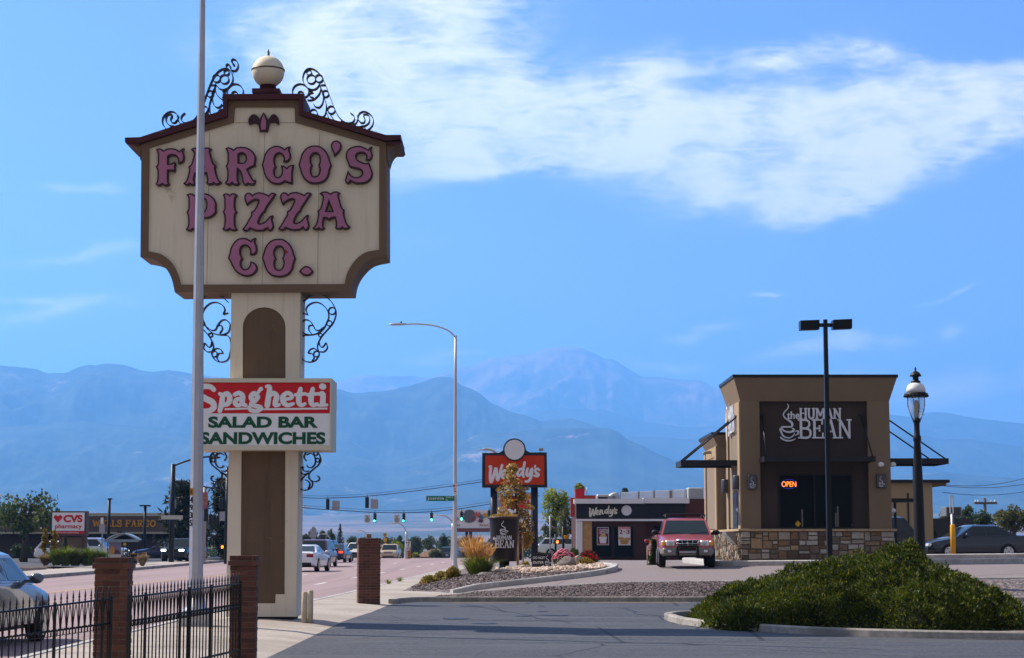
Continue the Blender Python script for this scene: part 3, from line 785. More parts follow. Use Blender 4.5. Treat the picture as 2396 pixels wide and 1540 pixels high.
SCRIPT = [  # the hand lettered word on the burger signs, pixels of an enlarged crop
 [(262,872,60),(298,880,84),(284,1090,84),(300,1292,90),(340,1250,84),(392,1080,80),(440,915,84),(462,1000,80),(470,1130,84),(494,1252,88),(540,1120,80),(590,940,76),(620,832,74)],
 [(640,1105,60),(716,1062,60),(744,1000,56),(700,968,56),(640,1010,66),(606,1090,72),(620,1170,72),(690,1196,66),(760,1150,50)],
 [(830,960,70),(815,1080,78),(800,1190,78)], [(815,1060,70),(870,980,70),(925,985,74),(920,1080,76),(930,1160,74),(985,1150,50)],
 [(1236,950,60),(1170,930,66),(1090,980,74),(1056,1070,76),(1090,1128,70),(1150,1090,66),(1220,980,66)], [(1262,750,70),(1236,880,74),(1208,1030,78),(1226,1155,72)],
 [(1345,930,72),(1310,1050,76),(1334,1130,72),(1396,1080,72),(1470,925,80),(1452,1100,82),(1410,1230,80),(1360,1282,74),(1290,1290,70)],
 [(1562,846,54),(1548,884,56)],
 [(1672,962,70),(1620,928,60),(1556,968,66),(1586,1042,74),(1652,1090,76),(1616,1144,66),(1536,1124,66)]]
def burger_script(mb, fx, y0, y1, sc):
    for i, st in enumerate(SCRIPT): ribbon(mb, [(*fx(a, b), c * sc) for a, b, c in st], y0, y1, None, 4, True, 0, True, dy=.0012 * i)
    return mb

# ================================================================ the tall pizza sign
m_cream = M('cream_panel', (.66, .58, .46), .65, streak=.16, var=.06, scale=1.2, dirt=(.36, .28, .19), dscale=1.3, dthr=.62)
m_creamcol = M('cream_column', (.64, .56, .445), .65, streak=.22, var=.07, scale=1.5, dirt=(.30, .22, .15), dscale=1.8, dthr=.62, bump=.1)
m_brown = M('brown_trim', (.15, .095, .062), .7, var=.1, scale=2, dirt=(.26, .17, .08), dscale=1.7, dthr=.62)
m_brownp = M('brown_plaster', (.125, .080, .050), .8, var=.16, scale=1.2, dirt=(.24, .15, .07), dscale=2.2, dthr=.60, bump=.3, streak=.3)
m_maroon = M('maroon_paint', (.060, .014, .020), .6, var=.25, scale=3, dirt=(.20, .19, .20), dscale=3.1, dthr=.62)
m_mar2 = M('maroon_edge', (.035, .008, .016), .4, var=.1)
m_pink = M('mauve_face', (.35, .130, .225), .30, var=.14, scale=.8)
m_iron = M('black_iron', (.014, .014, .016), .5, var=.2, metal=.3)
m_iron2 = M('weathered_iron', (.035, .034, .037), .55, var=.3, metal=.3)
m_white = M('white_plastic', (.74, .74, .76), .4, var=.05)
m_red = M('red_plastic', (.55, .012, .02), .4, var=.06)
m_green = M('green_vinyl', (.006, .075, .035), .45, var=.1)
m_joint = M('dark_joint', (.10, .085, .07), .9, var=0)  # dark seams between the face panels of the sign
YS = 36.0
c1, c2, c3, c4, c5 = Crop(600, 560, 5.2087), Crop(1030, 540, 4.8898), Crop(720, 740, 5.7048), Crop(1100, 740, 7.0), Crop(860, 920, 5.2087)
C = lambda x, y: (x, y, 1)          # a sharp corner of a traced outline
GLY = {
 'F': (c1, [[C(135,225),(205,195),(262,208),C(302,236),(380,200),(480,193),(565,210),C(632,252),(680,206),C(732,190),(712,265),(735,350),(728,440),(690,492),C(603,516),(598,425),(555,362),(490,342),(432,352),C(402,376),C(402,515),(460,510),(500,490),C(528,465),(552,510),(548,570),(550,640),C(528,697),(490,672),(440,665),C(400,665),(398,840),(408,900),C(432,940),(380,976),(330,976),C(275,946),(220,976),(170,974),C(128,940),(165,880),(175,760),(170,650),C(135,580),(175,520),(180,400),(175,290)]]),
 'R': (c1, [[C(1582,200),(1640,172),(1700,185),C(1752,220),(1820,177),(1930,162),(2050,185),(2150,250),(2212,340),(2222,430),(2205,500),C(2218,556),(2130,590),C(2052,640),(2100,730),(2150,825),(2180,862),C(2206,838),(2218,890),(2180,950),(2110,956),C(2057,938),(2000,966),(1958,940),(1935,880),(1920,780),(1892,690),C(1850,646),(1846,780),(1855,870),C(1892,926),(1840,960),(1770,960),C(1722,925),(1670,960),(1610,946),C(1570,915),(1615,850),(1625,760),(1620,650),C(1588,560),(1625,500),(1630,380),(1625,280)], [C(1866,322),(1935,303),(1992,345),(2006,415),(1985,478),(1935,496),C(1866,488)]]),
 'G': (c2, [[C(92,610),(120,520),(150,400),(220,300),(310,245),(400,230),(480,252),C(545,293),(590,256),C(655,243),(637,315),(665,400),(655,480),(610,537),C(511,546),(524,480),(490,410),(430,384),(372,418),(346,500),(352,570),C(378,630),(352,690),(345,760),(370,822),(410,840),(456,820),(482,760),(485,680),C(458,615),(530,620),C(585,660),(640,612),C(726,600),(706,690),(698,800),C(700,972),(620,962),C(548,930),(480,972),(380,985),(280,955),(190,880),(140,780),(118,690)]]),
 'O': (c2, [[C(808,605),(840,500),(880,380),(960,280),(1050,235),(1140,225),(1230,240),(1330,310),(1395,410),(1430,520),C(1462,605),(1425,720),(1400,820),(1340,910),(1240,960),(1130,975),(1010,950),(920,880),(870,790),(840,690)], [C(1092,608),(1060,555),(1058,470),(1090,402),(1140,382),(1192,402),(1222,470),(1225,550),C(1194,607),(1222,680),(1215,750),(1180,810),(1130,828),(1085,805),(1060,740),(1065,665)]]),
 "'": (c2, [[(1545,128),(1620,155),(1656,230),(1625,325),(1565,395),C(1505,442),(1490,370),(1452,290),(1444,210),(1480,150)]]),
 'S': (c2, [[C(2252,245),(2235,320),(2260,400),(2245,470),(2190,522),C(2118,505),(2135,450),(2110,395),(2040,373),(1970,390),(1943,440),(1965,500),(2030,540),(2110,570),C(2197,560),(2230,660),(2262,760),(2230,880),(2120,960),(1970,977),(1885,955),C(1830,925),(1800,972),(1750,967),(1718,910),(1740,820),C(1775,708),(1830,790),(1900,838),(1990,834),(2046,790),(2040,730),(1990,692),(1900,672),C(1800,642),(1770,560),(1735,470),(1740,370),(1790,290),(1880,245),(1990,230),(2090,257),C(2172,302),(2200,264)]]),
 'P': (c3, [[C(162,245),(240,212),(310,217),C(350,252),(430,217),(540,205),(640,220),(740,270),(812,350),(847,440),(845,550),C(852,640),(780,722),(680,775),(580,782),(490,772),C(405,762),(405,900),(430,980),C(470,1030),(420,1066),(370,1068),C(315,1032),(260,1068),(200,1065),C(148,1040),(195,960),(205,860),(195,720),C(165,645),(205,560),(210,400),(205,310)], [C(405,348),(500,333),(580,352),(612,430),(606,540),(566,618),(500,640),C(405,640)]]),
 'I': (c3, [[C(985,245),(1050,210),(1110,216),C(1152,247),(1200,211),(1260,211),(1300,230),C(1327,248),(1285,310),(1275,420),(1280,550),C(1320,630),(1280,700),(1275,830),(1280,950),C(1332,1035),(1270,1066),(1200,1060),C(1148,1030),(1090,1066),(1030,1055),C(978,1025),(1020,960),(1030,830),(1025,720),C(988,632),(1025,560),(1025,420),(1020,310)]]),
 'Z': (c4, [[C(228,592),(182,480),(155,370),(175,290),(230,236),(300,230),(350,255),C(385,292),(450,247),(560,220),(660,230),(750,260),C(832,302),(880,252),(940,228),(1000,240),C(1042,262),(960,385),(880,510),(800,625),(762,700),C(757,745),(700,790),(650,850),(590,960),C(556,1056),(580,1082),(640,1076),(720,1040),(800,960),(870,882),C(967,855),(935,960),(962,1060),(982,1150),(950,1250),(890,1295),(830,1282),C(795,1230),(700,1287),(560,1302),(430,1282),C(325,1235),(260,1290),(190,1300),(140,1282),C(97,1250),(190,1130),(280,970),(340,870),(348,820),C(340,765),(420,720),(480,630),(535,515),C(548,455),(500,435),(420,450),(320,512)]]),
 'A': (c4, [[C(1258,265),(1340,215),(1440,205),(1510,227),C(1575,264),(1640,217),(1730,203),(1800,225),C(1842,243),(1797,300),(1812,390),(1860,560),(1895,660),C(1962,722),(1948,790),(1956,860),(2000,1020),(2050,1130),C(2127,1195),(2060,1250),(1990,1270),(1940,1262),C(1898,1230),(1850,1262),(1790,1268),(1730,1255),C(1690,1218),(1715,1160),(1713,1080),C(1684,948),(1620,955),(1580,980),C(1530,1022),(1480,977),(1440,957),C(1394,958),(1370,1080),(1372,1170),C(1412,1236),(1360,1277),(1310,1287),(1270,1272),C(1240,1250),(1200,1280),(1150,1285),(1100,1266),C(1058,1232),(1140,1150),(1180,1040),(1210,900),(1216,820),C(1193,757),(1270,690),(1300,600),(1340,440),(1346,360),(1312,302)], [C(1525,500),C(1608,745),C(1460,748)]]),
 'C': (c5, [[C(283,605),(315,500),(340,390),(420,260),(510,195),(610,178),(690,197),C(762,240),(810,192),C(870,180),(850,260),(885,350),(890,450),(850,522),C(740,541),(745,450),(710,380),(640,345),(580,370),(550,440),(556,530),C(600,610),(562,680),(565,760),(610,820),(660,830),(715,790),(745,730),C(748,668),(830,690),(890,760),(890,850),(820,940),(700,985),(560,960),(440,880),(370,770),(330,680)]]),
 '.': (c5, [[C(1762,880),(1830,800),(1920,762),(2000,800),C(2066,880),(2000,950),(1910,975),(1830,945)]]),
}
def smooth_outline(pts, n=4):
    m = len(pts); cs = [i for i, p in enumerate(pts) if len(p) == 3]
    if not cs: return [(q.x, q.y) for q in crv([p[:2] for p in pts], n, True)]
    out_ = []
    for a, b in zip(cs, cs[1:] + [cs[0] + m]):
        seg = [pts[i % m][:2] for i in range(a, b + 1)]
        out_ += [(q.x, q.y) for q in (crv(seg, n) if len(seg) > 2 else [Vector(s_) for s_ in seg])][:-1]
    return out_
def inset(lp, d):
    n = len(lp); ar = sum(lp[i][0]*lp[(i+1) % n][1] - lp[(i+1) % n][0]*lp[i][1] for i in range(n)); s_ = 1 if ar > 0 else -1
    out_ = []
    for i in range(n):
        a, b, c = Vector(lp[i-1]), Vector(lp[i]), Vector(lp[(i+1) % n])
        t1, t2 = (b-a).normalized(), (c-b).normalized()
        n1, n2 = Vector((-t1.y, t1.x))*s_, Vector((-t2.y, t2.x))*s_
        k = n1 + n2; L = k.length
        if L < 1e-6: out_.append(tuple(b)); continue
        k = k / L; cosh = max(k.dot(n1), .45)
        q = b + k * d / cosh; out_.append((q.x, q.y))
    return out_
sign = thing('pizza_sign', (P(620, 1440, YS + .5).x, YS + .5, .1), 'tall cream pizza restaurant sign with mauve circus lettering, iron scrolls and a ball on top', 'sign')
Ap = lambda pts, Y=YS: [(q.x, q.z) for q in (P(u, v, Y) for u, v in pts)]
O_OUT = [(332,338.7),(533.6,277),(534.6,236.8),(701.6,236),(703,272.5),(904.8,335),(905.3,598)]
O_CR = [(905.3,598),(868,607),(843,629),(828,655),(822.5,683)]
O_CL = [(410,685),(402,652),(388,628),(364,610),(340,603.5),(329.6,602)]
outer = Ap(O_OUT[:-1]) + [(p.x, p.y) for p in crv(Ap(O_CR), 5)] + [(p.x, p.y) for p in crv(Ap(O_CL), 5)]
I_CR = [(887.5,585.5),(855,592),(830,612),(813,640),(806.6,665.5)]
I_CL = [(424,667),(416,640),(402,615),(378,596),(347,589)]
inner = Ap([(350,347),(547.4,287.4),(549.8,251.7),(690.3,251.7),(691,287),(888,343.4)]) + [(p.x, p.y) for p in crv(Ap(I_CR), 5)] + [(p.x, p.y) for p in crv(Ap(I_CL), 5)]
MB().prism([outer], YS + .03, YS + 1.0).build('cabinet', m_brown, sign)
MB().prism([outer, inner], YS - .05, YS + .028).build('frame', m_brown, sign)
face = MB().prism([inner], YS + .004, YS + .026).build('face_panel', m_cream, sign)
mb = MB()
for (u0, v0, u1, v1) in ((490.6, 310, 487, 667), (618.8, 312, 616.5, 667), (747.3, 309, 746, 667)):
    a, b = P(u0, v0, YS), P(u1, v1, YS); mb.box(a.x - .0025, a.x + .0025, YS, YS + .004, b.z, a.z)
a, b = P(550, 287.4, YS), P(690, 287, YS); mb.box(a.x, b.x, YS, YS + .004, a.z - .004, a.z + .004)
mb.build('panel_joint', m_joint, face)
# roof trim with coved eaves
top = Ap([(296,326),(331,325),(524.4,262),(523.5,224.5),(711.8,223.5),(712.7,263.6),(904.8,320),(939,319.6)])
low = Ap([(939,330),(905,333.5),(702.4,272),(701.4,236.4),(534.8,237),(533.4,276.8),(332,337.4),(296,335.5)])
rf = MB().prism([top + low], YS - .16, YS + 1.12).build('roof_trim', m_maroon, sign)
for sgn, ue in ((-1, 332), (1, 905)):
    a = P(ue, 336, YS); mb = MB(); prof = []
    for k in range(7):
        q = math.pi / 2 * k / 6; prof.append((a.x + sgn * (.24 - .22 * math.sin(q)), a.z - .03 - .30 * (1 - math.cos(q))))
    MB().prism([[(a.x + sgn*.005, a.z - .02)] + prof], YS - .04, YS + 1.0).build('eave_bracket', m_brown, sign)
    mb.prism([[(a.x + sgn * .02, a.z - .0), (a.x + sgn*.31, a.z + .005), (a.x + sgn*.27, a.z - .045), (a.x + sgn*.02, a.z - .05)]], YS - .14, YS + 1.08).build('eave_board', m_maroon, sign)
# finial ball
mb = MB(); a = P(594, 223, YS+.5); b = P(658, 214.5, YS+.5); mb.box(a.x, b.x, YS+.22, YS+.78, a.z - .01, b.z)
bc = P(627.5, 168.5, YS + .5)
mb.lathe([(.165, 0), (.165, .13), (.19, .14), (.15, .17)], (bc.x, bc.y, b.z), 20)
mb.build('plinth', m_maroon, sign)
ball = MB().ellipsoid(bc, .325, .325, .325, 32, 20).build('ball', m_cream, sign)
MB().lathe([(.326, -.012), (.338, -.008), (.338, .008), (.326, .012)], (bc.x, bc.y, bc.z + .035), 32).build('ball_band', m_mar2, ball)
MB().lathe([(.05, 0), (.024, .02), (.024, .10), (.012, .12), (.006, .15)], (bc.x, bc.y, bc.z + .32), 10).build('spike', m_iron, ball)
# trefoil ornament
s1 = Crop(480, 140, 1.9639)
tre = [C(1132,612),(1160,655),C(1168,672),(1200,630),(1235,640),(1252,680),C(1250,712),(1215,690),(1180,702),C(1165,765),C(1100,765),(1090,715),(1060,698),C(1018,712),(1012,670),(1040,632),(1075,635),C(1103,668),(1112,645)]
l = smooth_outline([(*s1.p(t[0], t[1], YS), 1) if len(t) == 3 else s1.p(t[0], t[1], YS) for t in tre])
tr_ = MB().prism([l], YS - .07, YS + .003).build('trefoil', m_mar2, sign)
l = smooth_outline([(*s1.p(t[0], t[1], YS), 1) if len(t) == 3 else s1.p(t[0], t[1], YS) for t in [C(1132,630),(1152,690),C(1146,750),C(1112,750),(1112,690)]])
MB().prism([l], YS - .075, YS - .071).build('petal', m_pink, tr_)
def bbox(lp): return min(p[0] for p in lp), max(p[0] for p in lp), min(p[1] for p in lp), max(p[1] for p in lp)
def letter(ch, box=None):
    cr, loops = GLY[ch]
    ls = []
    for lp in loops:
        ls.append(smooth_outline([(*cr.p(t[0], t[1], YS), 1) if len(t) == 3 else cr.p(t[0], t[1], YS) for t in lp]))
    if box:
        crb, x0, y0, x1, y1 = box
        ax, bx, az, bz = bbox(ls[0]); nx0, nz1 = crb.p(x0, y0, YS); nx1, nz0 = crb.p(x1, y1, YS)
        ls = [[(nx0 + (p[0]-ax)/(bx-ax)*(nx1-nx0), nz0 + (p[1]-az)/(bz-az)*(nz1-nz0)) for p in lp] for lp in ls]
    lt = MB().prism(ls, YS - .10, YS + .003).build('letter', m_mar2, sign)
    ins = [inset(ls[0], .031)] + [inset(h_, -.031) for h_ in ls[1:]]
    MB().prism(ins, YS - .105, YS - .101).build('letter_face', m_pink, lt)
for ch, bx in (('F', None), ('A', (c1, 722, 176, 1512, 968)), ('R', None), ('G', None), ('O', None), ("'", None), ('S', None), ('P', None), ('I', None), ('Z', (c3, 1445, 188, 2195, 1075)), ('Z', None), ('A', None), ('C', None), ('O', (c5, 995, 197, 1690, 1000)), ('.', None)):
    letter(ch, bx)
chip = [c5.p(1478, 418, YS), c5.p(1542, 482, YS), c5.p(1476, 516, YS)]
MB().prism([chip], YS - .112, YS - .106).build('broken_chip', M('red_chip', (.32, .01, .012), .5), sign)
# column
Yc = YS + .10
xl, xr = P(538.5, 900, Yc).x, P(700.5, 900, Yc).x
zb, zt = .17, P(620, 680, Yc).z
zmid = P(620, 960, Yc).z
core = MB().box(xl, xr, Yc, Yc + .86, zb, zt).build('column', m_creamcol, sign)
def rect(u0, u1, v0, v1, Y): return Ap([(u0, v0), (u1, v0), (u1, v1), (u0, v1)], Y)
aY = YS + .06
arch = Ap([(568, 900)] + [(568 + 50 * (1 - math.cos(math.pi*k/14)), 766 - 47 * math.sin(math.pi*k/14)) for k in range(15)] + [(668, 900)], aY)
tl = [(xl - .0, zmid), (xr, zmid), (xr, zt), (xl, zt)]
archz = [(x, max(z, zmid + .06)) for x, z in arch]
MB().prism([tl, archz], aY, Yc - .002).build('column_trim', m_creamcol, core)
MB().prism([[(x, z) for x, z in archz]], aY + .02, Yc - .003).build('arched_panel', m_brownp, core)
hole = Ap([(565, 1030), (668, 1030), (666, 1390.6), (645, 1390.6), (644, 1412), (562.5, 1412)], aY)
hole = [(x, min(z, zmid - .06)) for x, z in hole]
bl = [(xl, zb), (xr, zb), (xr, zmid - .004), (xl, zmid - .004)]
MB().prism([bl, hole], aY, Yc - .002).build('column_trim', m_creamcol, core)
MB().prism([hole], aY + .025, Yc - .003).build('lower_panel', m_brownp, core)
MB().box(xl + .08, xr - .06, Yc + .05, Yc + .8, -.1, zb).build('foot', M('dark_footing', (.05, .045, .04), .9), sign)
# menu box
Yb = YS - .42
a, b = P(447, 1053, Yb), P(776, 885.5, Yb)
mcab = M('cream_cabinet', (.58, .53, .42), .6, var=.06, dirt=(.30, .20, .12), dscale=2.2, dthr=.66)
bx_ = MB(); bx_.box(a.x, b.x, Yb + .02, Yb + 1.06, a.z, b.z); box_o = bx_.build('menu_cabinet', mcab, sign)
pl, pr_ = P(452.5, 0, Yb).x, P(771.8, 967, Yb).x
zr1, zr0, zw0 = pz(895, Yb), pz(967, Yb), pz(1042.5, Yb)
MB().prism([[(a.x, a.z), (b.x, a.z), (b.x, b.z), (a.x, b.z)], [(P(452.5, 967, Yb).x, zw0), (pr_, zw0), (pr_, zr1), (P(452.5, 967, Yb).x, zr1)]], Yb - .02, Yb + .018).build('cabinet_frame', mcab, box_o)
pl = P(452.5, 967, Yb).x
redp = MB().box(pl + .002, pr_ - .002, Yb + .004, Yb + .018, zr0, zr1 - .002).build('red_panel', m_red, box_o)
whp = MB().box(pl + .002, pr_ - .002, Yb + .004, Yb + .018, zw0 + .002, zr0 - .004).build('white_panel', m_white, box_o)
s2 = Crop(480, 900, 1.9246)
SPAG = [[(722,1268,34),(695,1246,36),(645,1244,40),(606,1268,44),(608,1306,46),(660,1338,44),(712,1366,44),(722,1406,42),(682,1432,38),(622,1428,34),(590,1398,30)],
 [(768,1300,26),(788,1316,34),(782,1380,40),(768,1432,32)], [(790,1318,34),(822,1298,36),(846,1330,40),(832,1376,36),(792,1386,30)],
 [(884,1306,30),(918,1294,32),(944,1318,38),(942,1372,38),(968,1388,26)], [(940,1338,28),(900,1344,32),(886,1370,36),(910,1390,30),(940,1372,28)],
 [(1062,1326,34),(1036,1296,34),(1008,1324,36),(1034,1358,34),(1062,1326,34)], [(1058,1300,24),(1074,1274,24),(1086,1262,30)], [(1020,1362,26),(1006,1384,26),(1056,1396,32),(1086,1410,34),(1056,1432,30),(1008,1426,30),(994,1404,26)],
 [(1130,1244,26),(1152,1250,34),(1144,1320,40),(1134,1390,40)], [(1142,1322,32),(1178,1296,36),(1206,1318,40),(1196,1366,38),(1196,1388,32),(1226,1384,24)],
 [(1262,1344,24),(1322,1332,26),(1314,1304,30),(1284,1294,30),(1254,1324,38),(1258,1364,38),(1290,1388,32),(1334,1376,24)],
 [(1390,1262,30),(1378,1320,40),(1378,1368,38),(1398,1388,30),(1424,1378,24)], [(1350,1308,24),(1426,1300,24)],
 [(1484,1262,30),(1472,1320,40),(1472,1368,38),(1492,1388,30),(1518,1378,24)], [(1444,1308,24),(1520,1300,24)],
 [(1536,1302,26),(1562,1302,38),(1560,1380,40)], [(1530,1390,22),(1592,1386,22)], [(1556,1243,44),(1565,1245,44)]]
mb = MB(); kk = s2.p(1, 0, Yb)[0] - s2.p(0, 0, Yb)[0]
for i, st in enumerate(SPAG): ribbon(mb, [(*s2.p(x, y, Yb), w_ * kk * 1.07) for x, y, w_ in st], Yb - .004, Yb + .0035, None, 4, True, 0, True, dy=.001 * (i % 6))
for (x0, x1) in ((806, 982), (1100, 1596)): ribbon(mb, [(*s2.p(x0, 1419, Yb), 14 * kk), (*s2.p(x1, 1413, Yb), 14 * kk)], Yb - .002, Yb + .0035, None, 1, False, 0, False)
mb.build('lettering', m_white, redp)
cc = Crop(700, 1480, 1.51); mb = MB()
for t, x0, y0, x1, y1 in (('SALAD BAR', 200, 281, 864, 350), ('SANDWICHES', 152, 375, 909, 449)):
    q0, q1 = cc.p(x0, y1, Yb), cc.p(x1, y0, Yb); add_text(mb, t, q0[0], q1[0], q0[1], q1[1], Yb - .004, Yb + .0035, .042)
mb.build('lettering', m_green, whp)
# iron scrollwork
def circ(cx, cy, r, n=16): return [(cx + r*math.cos(2*math.pi*k/n), cy + r*math.sin(2*math.pi*k/n)) for k in range(n + 1)]
def scroll(cr, curves, circles, Y, dep, mirror=None, th=.012, name='scrollwork'):
    mb = MB()
    for c in curves + [circ(*q) for q in circles]:
        pts = [cr.uv(*p) for p in c]
        if mirror: pts = [(2 * mirror - u, v) for u, v in pts]
        pts = [P(u, v, Y) for u, v in pts]
        pts = crv(pts, 4) if len(pts) > 2 else pts
        mb.strip([(p.x, 0, p.z) for p in pts], th, Y - dep/2, Y + dep/2)
    return mb.build(name, m_iron2, sign, fix=True)
t1 = Crop(1120, 240, 4.812)
TOP = [[(250,675),(245,590),(290,510),(380,470),(470,490),(545,565),(555,640),(530,700),(480,725)], [(350,675),(365,630),(410,615),(455,640),(465,675)],
 [(545,560),(470,470),(440,370),(470,250),(540,180),(630,180),(720,230),(790,310),(830,380),(885,500),(940,650),(1050,940),(1120,1080),(1210,1180),(1300,1220),(1390,1210),(1440,1150),(1420,1080),(1360,1030)],
 [(550,555),(620,580),(700,560),(770,480)], [(770,470),(790,560),(760,660),(690,740),(620,780),(530,780)], [(780,540),(840,640),(840,740),(820,850),(760,920),(690,910),(650,860)],
 [(800,600),(850,720),(890,850),(910,950),(1000,1100),(1060,1190)], [(895,900),(890,1000),(860,1080),(800,1120)], [(910,1040),(930,1100),(930,1150)], [(570,1020),(620,965),(690,970),(725,1030),(710,1090)],
 [(555,590),(640,632),(575,655),(580,715),(650,735)], [(790,492),(880,490)],
 [(1280,1230),(1400,1262),(1500,1292),(1620,1282),(1710,1220),(1730,1130),(1690,1062),(1610,1060),(1630,1115)], [(1500,1120),(1530,1040),(1620,1000),(1720,1040),(1792,1130),(1792,1240),(1740,1320),(1680,1362)],
 [(1510,1160),(1560,1215),(1620,1210),(1640,1150),(1610,1100)], [(1490,1080),(1500,1150),(1460,1230),(1400,1240)], [(1150,1220),(1200,1190),(1280,1240)]]
TOPC = [(563,250,50),(605,380,85),(757,365,72),(880,660,62),(990,970,72),(1595,1322,45)]
scroll(t1, TOP, TOPC, YS + .5, .16)
t2 = Crop(640, 180, 4.279)
sc_l = scroll(t1, TOP, TOPC, YS + .5, .16, 627.2)
mb = MB()
for c in ([(1225,300),(1245,255),(1300,265),(1340,330),(1335,400),(1290,450),(1220,440)], [(1230,300),(1280,345),(1250,355)], [(1150,410),(1135,370),(1165,335),(1210,370),(1205,400),(1250,480)]):
    pts = crv([P(*t2.uv(*p), YS + .5) for p in c], 4); mb.strip([(p.x, 0, p.z) for p in pts], .014, YS + .42, YS + .58)
mb.build('curl', m_iron2, sc_l, fix=True)
t3 = Crop(760, 1170, 3.744)
MID = [[(1690,150),(1770,80),(1880,45),(2000,55),(2080,100),(2150,190),(2190,310),(2150,450),(2080,540),(1990,640),(1930,740),(1910,830),(1940,900)],
 [(1765,330),(1740,260),(1780,190),(1880,150),(1980,180),(2060,270),(2080,370),(2040,480),(1990,560),(1900,620),(1800,640),(1700,650),(1655,720),(1650,850),(1690,1000),(1780,1045),(1880,1020),(1940,930)], [(1690,310),(1765,335)],
 [(1665,470),(1720,415),(1790,425),(1850,500),(1880,560),(1940,570),(2010,520)], [(1655,480),(1690,600),(1800,640)], [(1850,500),(1790,500),(1780,560),(1820,620)],
 [(1935,745),(1950,805),(1990,820),(2035,760)], [(1950,890),(2010,890),(2060,830),(2040,755)], [(1770,910),(1800,860),(1860,840),(1920,880)], [(1770,915),(1830,920),(1860,980),(1830,1030)]]
MIDC = [(2130,280,52),(2088,465,40),(1953,640,28),(1895,925,42)]
scroll(t3, MID, MIDC, YS + .6, .15, None, .017); scroll(t3, MID, MIDC, YS + .6, .15, 621.5, .017)
t4 = Crop(800, 1780, 4.437)
LOW = [[(1950,90),(1880,140),(1850,220),(1890,285)], [(1895,180),(1960,150),(2030,190),(2050,270),(2040,340),(1990,400),(1930,400),(1900,365)],
 [(2030,110),(2110,160),(2145,260),(2110,350),(2030,420),(1960,480),(1930,540),(1960,620),(2040,655),(2115,625),(2115,570),(2080,550)],
 [(1930,490),(1850,560),(1790,640),(1770,720),(1800,790),(1880,803),(1960,770),(2000,700),(1980,640),(1920,580)], [(1870,620),(1930,650),(1950,710),(1920,780)],
 [(1940,460),(1870,470),(1830,430),(1825,390)], [(1900,510),(1830,520),(1785,470),(1790,410),(1845,390)]]
LOWC = [(2055,150,35),(2088,270,35)]
scroll(t4, LOW, LOWC, YS + .6, .16, None, .02); scroll(t4, LOW, LOWC, YS + .6, .16, 621.2, .02)

# ================================================================ steel street light pole in front of the sign
m_galv = M('galvanised_steel', (.40, .39, .42), .42, metal=.55, var=.12, scale=3, dirt=(.30, .29, .31), dscale=6, dthr=.62)
Yp = 33.0
pb = P(458, 1462, Yp)
pole = thing('street_light_pole', (pb.x, Yp, .05), 'bare tapered galvanised steel pole rising past the edge of the pizza sign', 'pole')
ax = [(457.5, 1440), (459, 1300), (464.5, 700), (472.6, 85), (474.5, -60)]
mb = MB(); pts = [P(u, v, Yp) for u, v in ax]; pts[0].z = .12
rr = [17.0, 16.6, 12.2, 7.8, 6.6]; mb.tube(pts, [r * Yp / F for r in rr], 8)
sh = mb.build('shaft', m_galv, pole)
for p in sh.data.polygons: p.use_smooth = False
mb = MB(); mb.box(pb.x - .27, pb.x + .27, Yp - .22, Yp + .22, -.1, .36, bev=.03); mb.build('concrete_base', m_kerb, pole)
mb = MB(); mb.lathe([(.24, 0), (.24, .05), (.17, .10), (.15, .26)], (pb.x, Yp, .361), 12); mb.build('base_flange', m_galv, pole)
mb = MB(); q = P(446.3, 1168, Yp); yf = Yp - .125
for i, dgt in enumerate('4935'):
    zz = q.z + .04 - .135 * i; add_text(mb, dgt, q.x - .002 + .012, q.x + .05, zz - .11, zz, yf - .004, yf + .03, .02)
mb.build('number', M('black_vinyl', (.01, .01, .012), .5, var=0), pole)
mb = MB(); mb.box(q.x + .005, q.x + .058, yf - .004, yf + .03, q.z + .06, q.z + .19); stk = mb.build('sticker', M('amber_sticker', (.42, .19, .01), .5), pole)
mb = MB(); add_text(mb, 'R', q.x + .016, q.x + .05, q.z + .09, q.z + .16, yf - .007, yf - .0045, .02); mb.build('number', M('black_vinyl', (0, 0, 0)), stk)

# ================================================================ brick pillars
def brickmat():
    m = bpy.data.materials.new('brick'); m.use_nodes = True
    n = NT(m.node_tree); o = n.n('ShaderNodeOutputMaterial'); b = n.n('ShaderNodeBsdfPrincipled'); n.l(b.outputs[0], o.inputs[0])
    ge = n.n('ShaderNodeNewGeometry'); t = n.n('ShaderNodeTexCoord').outputs['Object']
    rp = n.n('ShaderNodeValToRGB'); n.l(ge.outputs['Random Per Island'], rp.inputs[0]); el = rp.color_ramp.elements
    el[0].color = (.068, .023, .015, 1); el[1].color = (.145, .052, .031, 1); e = el.new(.5); e.color = (.105, .035, .021, 1)
    nz = n.noise(t, 30, 6, .65)
    f = n.m('MULTIPLY_ADD', nz, .9, .5)
    cb = n.n('ShaderNodeMix', data_type='RGBA', blend_type='MULTIPLY'); cb.inputs[0].default_value = 1
    n.l(rp.outputs[0], cb.inputs[6]); cm = n.n('ShaderNodeCombineColor')
    for i in range(3): n.l(f, cm.inputs[i])
    n.l(cm.outputs[0], cb.inputs[7]); n.l(cb.outputs[2], b.inputs['Base Color']); b.inputs['Roughness'].default_value = .85
    bp = n.n('ShaderNodeBump'); bp.inputs['Strength'].default_value = .5; bp.inputs['Distance'].default_value = .01; n.l(nz, bp.inputs['Height']); n.l(bp.outputs[0], b.inputs['Normal'])
    return m
m_brick = brickmat(); m_mortar = M('mortar', (.19, .145, .115), .95, var=.15, scale=9)
